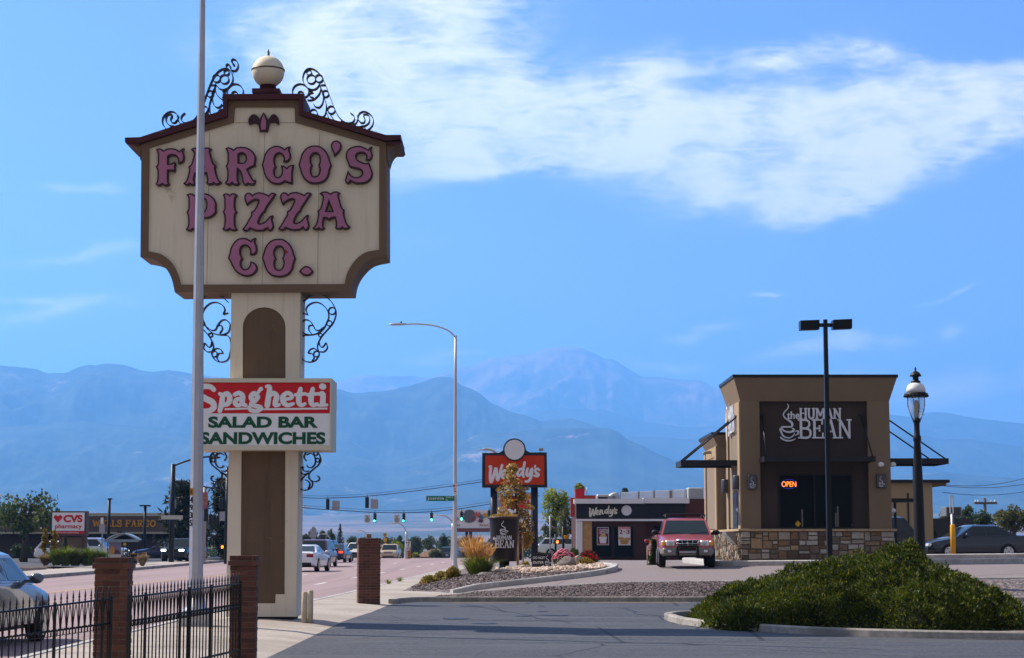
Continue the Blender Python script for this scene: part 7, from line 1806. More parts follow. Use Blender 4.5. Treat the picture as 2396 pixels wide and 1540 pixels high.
add_text(mb, 'WELLS', a.x + W_*.08, b.x - W_*.1, b.z - H_*.36, b.z - H_*.14, 137.78, 137.801, .02); add_text(mb, 'FARGO', a.x + W_*.08, b.x - W_*.1, b.z - H_*.66, b.z - H_*.44, 137.78, 137.801, .02); mb.build('lettering', M('gold_print', (.48, .22, .08), .6), bo)
# bank
YK = 172.0; bk = thing('bank_building', (px(270, YK), YK + 8, .1), 'low brown bank with a deep fascia and gold serif lettering', 'bank')
x0, x1 = px(-20, YK), px(420, YK); m_bkb = M('bank_brown_brick', (.055, .036, .032), .85, var=.2, scale=4); m_bkf = M('bank_fascia', (.105, .072, .062), .7, var=.05)
MB().box(x0, x1, YK + 1.2, YK + 16, -.2, pz(1246, YK)).build('wall', m_bkb, bk); fz0, fz1 = pz(1245, YK), pz(1208, YK)
fa_ = MB().box(x0 - 1, x1 + 1, YK, YK + 17, fz0, fz1).build('fascia', m_bkf, bk); m_bktrim = M('bank_trim', (.36, .33, .25), .6, var=.06); MB().box(x0 - 1.1, x1 + 1.1, YK - .12, YK + 17.1, fz1 + .002, fz1 + .28).build('roof_trim', m_bktrim, bk); MB().box(x0 - 1.05, x1 + 1.05, YK - .06, YK + .3, fz0 - .16, fz0 - .002).build('lower_trim', m_bktrim, bk)
mb = MB(); q0, q1 = P(217, 1232.5, YK), P(365, 1217.5, YK); slab_text(mb, 'WELLS FARGO', q0.x, q1.x, q0.z, q1.z, YK - .16, YK - .0, .2, .12); mb.build('lettering', M('gold_letter', (.56, .25, .02), .4, var=.05), fa_)
for u in (231, 318, 351): MB().box(px(u, YK), px(u + 7, YK), YK + .9, YK + 1.19, pz(1270, YK), pz(1247.5, YK)).build('pilaster', M('bank_pilaster', (.13, .10, .09), .8), bk)
for u0, u1 in ((240, 312), (326, 349), (358, 400), (100, 200)): MB().box(px(u0, YK), px(u1, YK), YK + 1.15, YK + 1.195, pz(1262, YK), pz(1248, YK)).build('window', m_wglass, bk)
# pharmacy sign
YV = 122.0; cv_ = thing('pharmacy_sign', (px(160, YV), YV, .2), 'white and red pharmacy board with a red heart on a brown stand', 'sign'); m_cvb = M('sign_brown', (.085, .055, .052), .6, var=.05)
a, b = P(118.5, 1254.5, YV), P(203.5, 1196, YV); MB().box(a.x, b.x, YV, YV + .6, a.z, b.z).build('cabinet', m_cvb, cv_)
wp, a, b = board('white_panel', 121.5, 1199.5, 198, 1242, YV - .02, m_white, cv_, .019); rp, a2, b2 = board('red_strip', 121.5, 1243, 198, 1249.5, YV - .02, m_red, cv_, .019)
mb = MB(); q0, q1 = P(148.5, 1222.5, YV), P(193.5, 1205, YV); add_text(mb, 'CVS', q0.x, q1.x, q0.z, q1.z, YV - .05, YV - .019, .045)
hq = P(136, 1213.5, YV); s_ = (P(146, 1213, YV).x - hq.x); mb.prism([[(hq.x, hq.z - s_*.95), (hq.x + s_, hq.z + s_*.15), (hq.x + s_*.98, hq.z + s_*.55), (hq.x + s_*.6, hq.z + s_*.8), (hq.x + s_*.2, hq.z + s_*.7), (hq.x, hq.z + s_*.45), (hq.x - s_*.2, hq.z + s_*.7), (hq.x - s_*.6, hq.z + s_*.8), (hq.x - s_*.98, hq.z + s_*.55), (hq.x - s_, hq.z + s_*.15)]], YV - .05, YV - .019)
q0, q1 = P(129, 1239.5, YV), P(192, 1226, YV); add_text(mb, 'pharmacy', q0.x, q1.x, q0.z, q1.z, YV - .05, YV - .019, .008); mb.build('lettering', m_red, wp)
mb = MB(); q0, q1 = P(133, 1248.5, YV), P(185, 1244, YV); add_text(mb, 'drive-thru pharmacy', q0.x, q1.x, q0.z, q1.z, YV - .05, YV - .019, .0); mb.build('lettering', m_white, rp)
MB().box(px(190, YV), px(200.5, YV), YV + .1, YV + .5, 0, pz(1254, YV)).build('post', m_cvb, cv_); MB().box(px(136, YV), px(189, YV), YV + .2, YV + .4, pz(1290, YV), pz(1257, YV)).build('lower_board', M('tan_board', (.15, .09, .06), .7, var=.1), cv_); MB().box(px(122, YV), px(130, YV), YV + .1, YV + .5, 0, pz(1254, YV)).build('post', m_cvb, cv_)
# lot lamps
for u, v, Y, w_, lab in ((253.5, 1169, 150, 5, 'slim dark lot lamp with one short arm over the bank lettering'), (338, 1184.5, 158, 24, 'slim dark lot lamp with a flat double head before the bank')):
    t = thing('parking_lot_lamp', (px(u, Y), Y, .1), lab, 'lot lamp'); x = px(u, Y); MB().lathe([(.14, 0), (.12, pz(v, Y) - .1)], (x, Y, .1), 8).build('pole', m_pole, t); zt_ = pz(v, Y)
    MB().box(x - (.1 if w_ < 10 else w_/2*Y/F), x + w_/2*Y/F + (.1 if w_ < 10 else 0), Y - .25, Y + .25, zt_ - .02, zt_ + .10).build('lamp_head', m_pole, t)
# bus stop
YH = 121.0; bs = thing('bus_shelter', (px(284, YH), YH + 1, .15), 'dark framed bus shelter with a curved roof and an advert panel', 'bus shelter')
m_teal = M('dark_teal_steel', (.012, .022, .030), .4, metal=.3, var=.06); mb = MB(); x0, x1 = px(247, YH), px(320, YH); ze, zc_ = pz(1263, YH), pz(1243, YH); k = 10; vs = []
for y in (YH, YH + 1.7):
    for i in range(k + 1): f = i / k; vs.append((x0 + (x1-x0)*f, y, ze + (zc_ - ze) * math.sin(math.pi * (.08 + .84*f)) ** 1.0 - (zc_ - ze)*.25))
vs += [(v[0], v[1], v[2] - .06) for v in vs]
n1 = k + 1; fs = []
for i in range(k): fs += [(i, i+1, n1+i+1, n1+i), (2*n1+i, 3*n1+i, 3*n1+i+1, 2*n1+i+1), (i, 2*n1+i, 2*n1+i+1, i+1), (n1+i, n1+i+1, 3*n1+i+1, 3*n1+i)]
mb.add(vs, fs, 0, True); rf_ = mb.build('roof', M('roof_blue_grey', (.20, .25, .30), .35, metal=.3, var=.06), bs, fix=True)
MB().box(x0 - .1, x1 + .1, YH - .06, YH + .04, ze - .14, ze + .02).build('gutter', M('roof_blue_grey', ()), rf_)
mb = MB(); mb.box(px(272, YH), px(283, YH), YH + .2, YH + 1.2, pz(1247, YH), pz(1243.5, YH)); mb.build('solar_panel', m_pole, rf_)
for u in (249, 285, 296, 317): MB().box(px(u, YH), px(u + 2, YH), YH + .3, YH + .36, .1, ze).build('post', m_teal, bs)
bo, a, b = board('advert_panel', 254, 1266.5, 284, 1309, YH + .35, M('advert_sky', (.22, .20, .30), .5, var=.2, scale=1), bs); W_, H_ = b.x-a.x, b.z-a.z; yy = YH + .34
mb = MB(); mb.prism([[(a.x + W_*.1, a.z + H_*.3), (a.x + W_*.5, a.z + H_*.3), (a.x + W_*.44, a.z + H_*.66), (a.x + W_*.28, a.z + H_*.74), (a.x + W_*.12, a.z + H_*.6)]], yy - .004, yy + .009); mb.build('figure_print', M('orange_print', (.55, .22, .03), .6), bo)
mb = MB(); mb.prism([[(a.x + W_*.42, a.z + H_*.3), (a.x + W_*.98, a.z + H_*.3), (a.x + W_*.8, a.z + H_*.5), (a.x + W_*.56, a.z + H_*.56)]], yy - .007, yy + .009); mb.build('figure_print', M('umber_print', (.09, .05, .045), .6), bo)
mb = MB(); mb.box(a.x, b.x, yy - .006, yy + .009, a.z, a.z + H_*.28); mb.build('caption_print', M('cream_print', (.50, .47, .40), .6), bo)
MB().box(px(287, YH), px(293, YH), YH + .2, YH + .3, pz(1277, YH), pz(1270, YH)).build('timetable', M('sign_yellow', ()), bs)
st_ = thing('bus_stop_sign', (px(238, YH - 2), YH - 2, .2), 'bus stop board on a thin grey post before the bank', 'bus stop sign'); x = px(238.5, YH - 2); MB().box(x - .035, x + .035, YH - 2, YH - 1.93, .1, pz(1211, YH - 2)).build('post', m_sgrey, st_); board('board', 231.5, 1227, 245.3, 1247.5, YH - 2.1, m_sgrey, st_); board('top_board', 235, 1211.5, 242, 1226, YH - 2.1, m_swhite, st_)
for i, (u0, u1, v0, v1, c, lab) in enumerate(((304, 322, 1295, 1311, (.50, .22, .02), 'wide amber news box beside the bus shelter'), (333, 341, 1292, 1312, (.42, .16, .02), 'narrow orange news box farther from the bus shelter'))):
    t = thing('news_box', (px(u0, 121.5), 121.5, .2), lab, 'news box', 'news boxes by the bus stop'); a, b = P(u0, v1, 121.5), P(u1, v0, 121.5); MB().box(a.x, b.x, 121.5, 121.9, a.z + .12, b.z, bev=.03).build('case', M('news_amber_%d' % i, c, .5), t); MB().box(a.x + .04, b.x - .04, 121.48, 121.499, b.z - .22, b.z - .06).build('window', m_wglass, t); MB().box(a.x + .06, b.x - .06, 121.55, 121.85, a.z - .2, a.z + .119).build('leg', m_sig, t)
    if i == 0: mb = MB(); add_text(mb, 'HOMES', a.x + .08, b.x - .08, a.z + .16, a.z + .26, 121.48, 121.501, .01); mb.build('lettering', m_blackp, t)
tk = thing('fuel_kiosk', (px(390, 160), 160, .1), 'small white kiosk with a red top and yellow frame behind the black pickup', 'kiosk'); a, b = P(383, 1306, 160), P(402, 1284, 160)
MB().box(a.x, b.x + .5, 160, 161, .0, b.z).build('cabinet', m_swhite, tk); MB().box(a.x + .1, b.x + .6, 159.9, 161.1, b.z + .002, pz(1277, 160)).build('red_top', m_redp, tk); mb = MB(); mb.box(a.x - .2, a.x - .01, 159.9, 160.2, .0, b.z + .1); mb.build('yellow_frame', m_syel, tk)
# house and shop board far down the road
YHs = 235.0; ho = thing('brown_house', (px(1000, YHs), YHs + 5, -.8), 'small house with a brown hipped roof down the road', 'house'); z0, z1, z2 = pz(1318, YHs), pz(1303, YHs), pz(1285, YHs); xa, xb = px(966, YHs), px(1052, YHs)
MB().box(xa + .8, xb - .8, YHs, YHs + 9, -2.5, z1).build('wall', M('pale_house_wall', (.38, .33, .29), .8), ho); mb = MB(); mb.add([(xa, YHs - .7, z1), (xb, YHs - .7, z1), (xb, YHs + 9.7, z1), (xa, YHs + 9.7, z1), (xa + 2.2, YHs + 4.5, z2), (xb - 1.6, YHs + 4.5, z2)], [(0,1,5,4),(1,2,5),(2,3,4,5),(3,0,4),(3,2,1,0)]); mb.build('roof', M('brown_shingle', (.16, .085, .055), .9, var=.15, scale=2), ho)
MB().box(px(983, YHs), px(996, YHs), YHs - .03, YHs - .002, z0, pz(1307, YHs)).build('garage_door', M('garage_tan', (.30, .20, .13), .7), ho)
sb = thing('shop_board', (px(1062, 228), 228, -1), 'orange shop board with black lettering behind the street light', 'sign'); bo, a, b = board('board', 1045.7, 1289, 1074, 1312.5, 228, M('board_orange', (.50, .20, .05), .6, var=.08), sb, .3); W_, H_ = b.x-a.x, b.z-a.z; mb = MB(); add_text(mb, 'THRIFT', a.x + W_*.13, b.x + W_*.2, a.z + H_*.45, a.z + H_*.76, 227.97, 228.001, .03); add_text(mb, 'Now', a.x + W_*.22, a.x + W_*.6, a.z + H_*.12, a.z + H_*.34, 227.97, 228.001, .01); mb.build('lettering', m_blackp, bo)
for f in (.2, .8): MB().box(a.x + W_*f - .08, a.x + W_*f + .08, 228.1, 228.25, -2.5, a.z).build('leg', m_wood, sb)
sh_ = thing('red_shop', (px(1086, 232), 234, -1), 'dark red shop wall with a pale roof past the orange board', 'building'); a, b = P(1078, 1318, 232), P(1124, 1291, 232); MB().box(a.x, b.x, 232, 242, -2.5, b.z).build('wall', M('wine_wall', (.09, .022, .022), .8), sh_); MB().box(a.x - .5, b.x + .5, 231.4, 243, b.z + .002, b.z + .5).build('roof', M('pale_roof_metal', (.45, .46, .48), .5), sh_)

# ================================================================ island: giant cup, small board, boulders
YU = 61.0; cup = thing('giant_cup_planter', (px(1180, YU), YU, zisl(-.25, YU)), 'giant black coffee cup planter with white lettering on the planted island', 'planter')
xc_ = cup.location.x; u2 = YU / F; z0, z1 = pz(1318, YU), pz(1209, YU); rb, rt = 29.5*u2, 36.5*u2
MB().lathe([(rb*.4, -.5), (rb*.4, .06)], (xc_, YU, z0), 16).build('pedestal', m_sig, cup)
cb = MB().lathe([(rb*.97, .062), (rb, .09), (rt*.955, z1 - z0 - .09), (rt*.955, z1 - z0 - .05)], (xc_, YU, z0), 40).build('cup_body', M('cup_black', (.016, .013, .014), .4, var=.1), cup)
rim = MB().lathe([(rt*.97, -.09), (rt*1.05, -.075), (rt*1.06, -.03), (rt*1.02, -.0), (rt*.93, -.004)], (xc_, YU, z1), 40).build('rim', M('cup_rim_brown', (.045, .030, .026), .45, var=.1), cup)
mb = MB(); ck = Crop(1600, 1700, 2.2)
# lettering wrapped on the cup: logo pixel -> cup crop position
lx = lambda a_, b_: (1158 + (a_ - 1150) * (52 / 1920.0) + 21.5, 1212 + (b_ - 235) * (100 / 1005.0))
def cupfx(a_, b_):
    # steam mark sits above the words on the cup
    return (a_, b_)
def wrap(mbx):
    vs = []
    for v in mbx.v:
        f = (v[2] - z0 - .09) / (z1 - z0 - .18); r_ = rb + (rt*.955 - rb) * f; q = v[0] / r_
        d = r_ - v[1]
        vs.append((xc_ + d * math.sin(q), YU - d * math.cos(q), v[2]))
    mbx.v = vs
mk = .90 * u2
m1 = MB(); s1_ = 33.0 / 1010 * u2
coffee_cup(m1, lambda a_, b_: ((a_ - 480) * s1_ * 1.1 - 2*u2, pz(1218.5, YU) - (b_ - 235) * s1_), -.012, .002, s1_ * 1.25); wrap(m1); m1.build('cup_mark', m_letter, cb)
m1 = MB(); add_text(m1, 'the', -30*u2, -18.5*u2, pz(1263, YU), pz(1256, YU), -.012, .002, .01); slab_text(m1, 'HUMAN', -18.5*u2, 18*u2, pz(1263, YU), pz(1253.5, YU), -.012, .002, .15, .03); slab_text(m1, 'BEAN', -23*u2, 24*u2, pz(1282, YU), pz(1264.5, YU), -.012, .002, .13, .03)
wrap(m1); m1.build('lettering', m_letter, cb)
YN = 59.6; dn = thing('do_not_enter_board', (px(1267, YN), YN, zisl(.95, YN)), 'small black board with white words and a cup mark among the rocks', 'sign'); bo, a, b = board('board', 1244.5, 1294.5, 1290, 1326.5, YN, m_sgnblk, dn, .04); W_, H_ = b.x-a.x, b.z-a.z
mb = MB(); add_text(mb, 'DO NOT', a.x + W_*.06, a.x + W_*.67, a.z + H_*.57, a.z + H_*.76, YN - .006, YN + .001, .01); add_text(mb, 'ENTER', a.x + W_*.07, a.x + W_*.61, a.z + H_*.22, a.z + H_*.41, YN - .006, YN + .001, .01); mb.build('lettering', m_letter, bo)
mb = MB(); kq = H_ * .84 / 1010; coffee_cup(mb, lambda p, q: (a.x + W_*.80 + (p - 480) * kq, a.z + H_*.08 + (1240 - q) * kq), YN - .006, YN + .001, kq); mb.build('cup_mark', m_letter, bo)
for f in (.15, .85): MB().box(a.x + W_*f - .02, a.x + W_*f + .02, YN + .041, YN + .08, a.z - .4, a.z + .2).build('leg', m_sgnblk, dn)
m_rock = M('granite_boulder', (.19, .165, .15), .9, var=.28, scale=5, bump=.8, bscale=16, dirt=(.10, .09, .085), dscale=6, dthr=.55); m_rockp = M('pale_boulder', (.38, .32, .27), .9, var=.25, scale=5, bump=.8, bscale=16)
def boulder(u0, v0, u1, v1, Y, label, mat, seed, tilt=0):
    a, b = P(u0, v1, Y), P(u1, v0, Y); c = (a + b) / 2; rx, rz_ = (b.x-a.x)/2, (b.z-a.z)/2
    bm = bmesh.new(); bmesh.ops.create_icosphere(bm, subdivisions=4, radius=1)
    for q in bm.verts:
        d = q.co.normalized(); k = 1
        for i in range(9):
            nn = noise.random_unit_vector() if False else Vector((math.sin(seed*3.1 + i*2.4), math.cos(seed*1.7 + i*4.1), math.sin(seed*2.3 + i*1.3 + 1))).normalized()
            h = d.dot(nn)
            if h > 0: k = min(k, .80 / h if h > .62 else 9)
        k *= 1 + .05 * noise.fractal(d * 3 + Vector((seed, 0, 0)), .6, 2, 4)
        q.co = d * k
    mx_ = [max(abs(q.co[i]) for q in bm.verts) for i in range(3)]
    mb = MB(); bm.verts.index_update(); mb.add([(c.x + q.co.x/mx_[0]*rx, Y + q.co.y/mx_[1]*rx*.8, c.z + q.co.z/mx_[2]*rz_*1.1 + tilt*q.co.x*rz_) for q in bm.verts], [[v.index for v in f.verts] for f in bm.faces], 0, True); bm.free()
    o = mb.build('boulder', mat); return tag(o, label, 'boulder', 'boulders on the planted island')
boulder(1302, 1303, 1349, 1341, 59.4, 'large dark grey boulder beside the pink roses', m_rock, 1.0); boulder(1112, 1338, 1158, 1364, 58.0, 'slanting grey boulder below the feather grass', m_rock, 2.2, .25); boulder(1344, 1300, 1362, 1318, 60.6, 'pale boulder between the pink roses and the yellow shrub', m_rockp, 3.1)
rk = random.Random(11)
for i, (u, v, s_) in enumerate(((1190, 1330, 9), (1201, 1332, 8), (1213, 1329, 10), (1226, 1327, 9), (1182, 1337, 7), (1236, 1332, 8), (1168, 1336, 8), (1207, 1338, 7), (1108, 1372, 7))):
    boulder(u - s_, v - s_*.6, u + s_, v + s_*.6, 60.4 - i*.12, ('tan rock left of the cup pedestal', 'round tan rock beneath the cup', 'broad tan rock below the young tree stakes', 'tan rock next to the small black board', 'small tan rock before the cup pedestal', 'flat tan rock touching the small black board', 'tan rock beside the slanting boulder', 'small tan rock lowest under the cup', 'single pale rock by the island kerb tip')[i], m_rockp, 4.0 + i)
# ================================================================ plants
m_bark = M('bark', (.075, .052, .038), .95, var=.3, scale=6, bump=.5)
L_dk = leafmat('leaf_dark_green', (.020, .038, .014), (.045, .075, .022), (.085, .105, .03), .25, .4)
L_md = leafmat('leaf_mid_green', (.030, .055, .016), (.070, .100, .028), (.14, .14, .035), .25, .4)
L_ol = leafmat('leaf_olive', (.050, .058, .016), (.115, .110, .026), (.20, .17, .04), .25, .4)
L_yg = leafmat('leaf_yellow_green', (.11, .15, .012), (.30, .32, .02), (.46, .40, .03), .3, .5)
L_yw = leafmat('leaf_autumn_yellow', (.17, .12, .012), (.34, .22, .02), (.40, .30, .05), .5)
L_au = leafmat('leaf_autumn_mixed', (.16, .11, .02), (.42, .22, .03), (.62, .50, .28), 3.0, .4)
L_sp = leafmat('needle_blue_green', (.010, .022, .018), (.022, .042, .030), (.045, .065, .04), .4)
L_pn = leafmat('needle_pine', (.010, .017, .009), (.026, .038, .016), (.06, .065, .025), .4)
L_ju = leafmat('juniper_spray', (.012, .026, .003), (.090, .122, .006), (.24, .21, .02), 1.3, .34)
L_or = leafmat('plume_straw', (.46, .22, .06), (.64, .36, .11), (.70, .48, .22), 2, .4)
L_gr = leafmat('grass_blade', (.05, .10, .012), (.15, .19, .02), (.28, .26, .04), 1.5, .4)
L_fg = leafmat('feather_grass_blade', (.09, .15, .018), (.24, .29, .03), (.36, .34, .06), 1.5, .45)
L_ro = leafmat('shrub_leaf', (.025, .05, .015), (.06, .09, .03), (.12, .12, .05), 3, .25)
L_gd = leafmat('shrub_gold', (.16, .11, .012), (.33, .22, .02), (.40, .30, .04), 3, .25)
L_gg = leafmat('shrub_gold_green', (.13, .11, .010), (.32, .22, .015), (.46, .32, .03), 2, .4)
L_bl = leafmat('shrub_blue_green', (.05, .07, .05), (.11, .13, .09), (.16, .10, .18), 3, .25)
def leafquad(mb, p, s, rnd, flat=.0, nrm=None, asp=.62):
    if nrm is None or rnd.random() < flat: a = Vector((rnd.gauss(0, 1), rnd.gauss(0, 1), rnd.gauss(0, 1)))
    else: a = nrm + Vector((rnd.gauss(0, .6), rnd.gauss(0, .6), rnd.gauss(0, .6)))
    if a.length < 1e-6: a = Vector((0, 0, 1))
    a.normalize(); t = a.orthogonal().normalized(); q = rnd.uniform(0, 6.28); b = a.cross(t)
    t, b = t * math.cos(q) + b * math.sin(q), b * math.cos(q) - t * math.sin(q)
    s = s * rnd.uniform(.6, 1.35)
    k = len(mb.v)
    mb.v += [tuple(p + t*s), tuple(p + b*s*asp), tuple(p - t*s), tuple(p - b*s*asp)]; mb.f.append((k, k+1, k+2, k+3)); mb.mi.append(0); mb.sm.append(False)
def blob(mb, c, r, n, s, rnd, squash=.8):
    for _ in range(n):
        d = Vector((rnd.gauss(0, 1), rnd.gauss(0, 1), rnd.gauss(0, 1))).normalized(); k = rnd.uniform(.35, 1.05) ** .6
        p = Vector((c[0] + d.x*r*k, c[1] + d.y*r*k, c[2] + d.z*r*k*squash)); leafquad(mb, p, s, rnd, .5, d)
def broad_tree(u0, u1, v0, v1, Y, zg, label, mat, seed, cat='tree', name='broadleaf_tree', nb=22, nl=46, trunk=.22, gap=.72, group=None, leaf=.0):
    """a tree whose crown spans u0..u1 and v0..v1 of the view at distance Y"""
    rnd = random.Random(seed); a, b = P(u0, v1, Y), P(u1, v0, Y); cx, cz = (a.x+b.x)/2, (a.z+b.z)/2; rx, rz_ = (b.x-a.x)/2, (b.z-a.z)/2
    t = thing(name, (cx, Y, zg), label, cat, group)
    tr = MB(); topz = cz + rz_*.3; mb = MB(); base = Vector((cx, Y, zg - .3))
    tr.tube([base, (cx + rx*.04, Y, zg + (topz - zg)*.5), (cx, Y, topz)], [trunk, trunk*.72, trunk*.25], 8)
    s = leaf or max(.10, min(.34, rx * .085))
    for i in range(nb):
        for _ in range(20):
            d = Vector((rnd.uniform(-1, 1), rnd.uniform(-1, 1), rnd.uniform(-1, 1)))
            if .25 < d.length < 1: break
        w_ = 1 - .35 * max(0, d.z)
        rm = min(rx, rz_*1.1); r = rm * rnd.uniform(.24, .46); c = Vector((cx + d.x*(rx - r*.8)*w_, Y + d.y*(rx - r*.8)*w_, cz + d.z*(rz_ - r*.8)))
        blob(mb, c, r, nl, s, rnd, .9)
        if i % 2 == 0: tr.tube([(cx, Y, zg + (cz - zg)*rnd.uniform(.45, .95)), c.lerp(Vector((cx, Y, c.z - r)), .5), c], [trunk*.38, trunk*.2, trunk*.06], 5)
    tr.build('trunk', m_bark, t); mb.build('crown', mat, t); return t
def conifer(u, v0, v1, hwpx, Y, zg, label, mat, seed, name='spruce_tree', group=None, dens=1.0):
    rnd = random.Random(seed); top = P(u, v0, Y); t = thing(name, (top.x, Y, zg), label, 'tree', group); zl = P(u, v1, Y).z
    MB().tube([(top.x, Y, zg - .3), (top.x, Y, top.z)], [.22, .02], 7).build('trunk', m_bark, t)
    mb = MB(); H_ = top.z - zl; R_ = hwpx * Y / F; L = int(16 * dens)
    for i in range(L):
        f = (i + .5) / L; z = top.z - H_ * f; r = R_ * (f ** .85) * rnd.uniform(.78, 1.1); nb = int(6 + 9*f)
        for k in range(nb):
            q = rnd.uniform(0, 6.28); d = Vector((math.cos(q), math.sin(q), 0)); rr = r * rnd.uniform(.7, 1.05)
            for j in range(7):
                g = (j + .6) / 7; p = Vector((top.x, Y, z)) + d * rr * g + Vector((0, 0, -rr * .32 * g * g + rr*.05)) + Vector((rnd.gauss(0, .04), rnd.gauss(0, .04), rnd.gauss(0, .04))) * R_
                leafquad(mb, p, max(.10, R_ * .10) * (1.15 - .4*g), rnd, .4, Vector((0, 0, 1)), .5)
    mb.build('crown', mat, t); return t
# --- left: locust, pines, young trees
t = broad_tree(-60, 176, 1134, 1268, 138, .1, 'tall open crowned tree behind the pharmacy sign', L_md, 3, nb=44, nl=40, trunk=.30, gap=.82, leaf=.16)
conifer(153, 1252, 1296, 15, 116, .2, 'small pale spruce below the pharmacy board', leafmat('needle_pale', (.06, .07, .055), (.10, .115, .085), (.14, .15, .11), .6), 5, 'young_spruce')
def pine(u0, u1, v0, v1, Y, zg, label, seed, nb):
    rnd = random.Random(seed); a, b = P(u0, v1, Y), P(u1, v0, Y); cx = (a.x+b.x)/2; rx = (b.x-a.x)/2; t = thing('pine_tree', (cx, Y, zg), label, 'tree', 'pines before the bank'); tr = MB(); mb = MB()
    tr.tube([(cx, Y, zg - .3), (cx + .2, Y, (zg + b.z)*.5), (cx, Y, b.z - .3)], [.34, .26, .06], 8)
    for i in range(nb):
        f = rnd.random(); z = a.z + (b.z - a.z) * (f ** .9); w_ = rx * (1.0 - .62 * f ** 1.5) * (.55 + .45*min(1, f*5)); q = rnd.uniform(0, 6.28); k = rnd.uniform(.35, 1.0)
        e = Vector((cx + math.cos(q)*w_*k, Y + math.sin(q)*w_*k*.8, z + rnd.uniform(-.2, .3))); s0 = Vector((cx, Y, z - .5*k))
        tr.tube([s0, s0.lerp(e, .6) + Vector((0, 0, -.1)), e], [.09, .05, .02], 4)
        for j in range(26):
            g = rnd.uniform(.35, 1.12); p = s0.lerp(e, g) + Vector((rnd.gauss(0, .32), rnd.gauss(0, .32), rnd.gauss(0, .22)))
            for m_ in range(3): leafquad(mb, p, .34, rnd, .2, Vector((rnd.gauss(0, .5), rnd.gauss(0, .5), 1)), .20)
    tr.build('trunk', m_bark, t); mb.build('crown', L_pn, t)
pine(363, 512, 1136, 1292, 150, .1, 'broad dark pine behind the steel street light pole', 8, 105); pine(492, 560, 1118, 1290, 156, .1, 'taller dark pine just left of the pizza sign column', 9, 70)
for i, (u0, u1, lab) in enumerate(((94, 116, 'thin young yellowing tree farther from the pharmacy board'), (114, 140, 'fuller young yellow tree nearest the pharmacy board'))):
    broad_tree(u0, u1, 1236 - i*2, 1318, 109, .2, lab, L_yw, 20 + i, name='young_yellow_tree', nb=20, nl=26, trunk=.05, leaf=.11, group='young yellow trees')
# --- trees down the road
BG = [(702,726,1247,1278,255,L_md,'round green tree peeking out beside the pizza sign column'), (715,747,1231,1280,262,L_dk,'tall dark tree behind the twin grey boards'), (744,765,1233,1280,268,L_ol,'olive tree above the black SUV'),
 (760,788,1233,1282,275,L_md,'green tree next to the spiky spruce'), (808,841,1252,1288,250,L_md,'rounded tree between the spruce and the brick pillar'), (812,832,1278,1306,212,L_ol,'low olive bush behind the cream car'), (752,772,1263,1276,240,L_yg,'low yellow green bush under the far street light'),
 (893,916,1250,1318,222,L_ol,'slim olive tree behind the crossing board'), (906,953,1256,1320,224,L_yg,'wide yellow green tree behind the tan pickup'), (925,948,1247,1300,262,L_dk,'dark tree rising behind the yellow green tree'), (958,990,1249,1296,280,L_dk,'dark tree past the keep right sign'),
 (984,1022,1249,1294,285,L_md,'wide mid green tree above the brown roof'), (1024,1050,1243,1298,290,L_dk,'tallest dark tree behind the orange shop board'), (996,1044,1281,1320,222,L_md,'bushy green tree covering the corner of the brown house'), (1046,1076,1262,1300,300,L_md,'green tree just before the tall street light'),
 (1070,1102,1250,1300,310,L_md,'green tree under the billboard skirt'), (1098,1140,1254,1306,300,L_dk,'dark tree between the billboard legs and the cup'), (962,985,1290,1312,232,L_yg,'small yellow green bush at the brown house eave'), (838,862,1262,1300,270,L_ol,'olive tree directly behind the tall brick pillar'),
 (1258,1340,1127,1235,158,L_yg,'bright yellow green tree beside the burger restaurant'), (1262,1312,1206,1290,150,L_md,'shaded green tree below the bright yellow green tree'), (1296,1350,1186,1282,154,L_ol,'olive tree tucked against the burger restaurant wall'), (1342,1370,1128,1160,172,L_yg,'yellow tree top above the red roof block'),
 (1452,1472,1141,1162,190,L_dk,'dark tree top over the translucent roof screens'), (2196,2246,1184,1236,150,L_ol,'olive tree behind the rooftop unit'), (2236,2288,1178,1240,156,L_md,'green tree behind the yellow bollard'), (2272,2330,1186,1250,146,L_dk,'dark tree in front of the utility pole'), (2322,2420,1176,1250,160,L_ol,'large olive tree past the utility pole'),
 (20,78,1262,1312,148,L_dk,'low dark tree by the bank wall')]
for i, (u0, u1, v0, v1, Y, mt, lab) in enumerate(BG):
    zg = zgrd(0, Y) if u0 < 1200 else .2
    broad_tree(u0, u1, v0, v1, Y, min(zg, P(u0, v1, Y).z - .2), lab, mt, 100 + i, group='trees down the road' if u0 < 1200 else 'trees behind the restaurants', nb=40, nl=62, trunk=.2, leaf=max(.075, min(.2, (u1-u0)*Y/F*.034)))
conifer(796, 1226, 1284, 18, 248, -.9, 'tall spiky dark spruce beyond the stopped cars', L_sp, 31, dens=1.2); conifer(776, 1242, 1282, 9, 258, -.9, 'smaller dark spruce beside the tall spiky spruce', L_sp, 32)
# far off woods of the town, one mass
rnd = random.Random(77); mb = MB()
for _ in range(210):
    Y = rnd.uniform(390, 640); x = rnd.uniform(-.30, .30) * Y; r = rnd.uniform(1.8, 3.4); zc = 1.6 + rnd.uniform(7, 15) * Y / F - r
    for zz in (zc, zc - r * 1.1): blob(mb, (x, Y, zz), r, 120, .5, rnd, .9)
tag(mb.build('distant_woods', L_dk, origin=(0, 0, 0)), 'far band of trees at the foot of the hills', None, None, 'stuff')
L_st = leafmat('grass_straw', (.20, .13, .065), (.34, .24, .13), (.40, .30, .20), 2, .3)
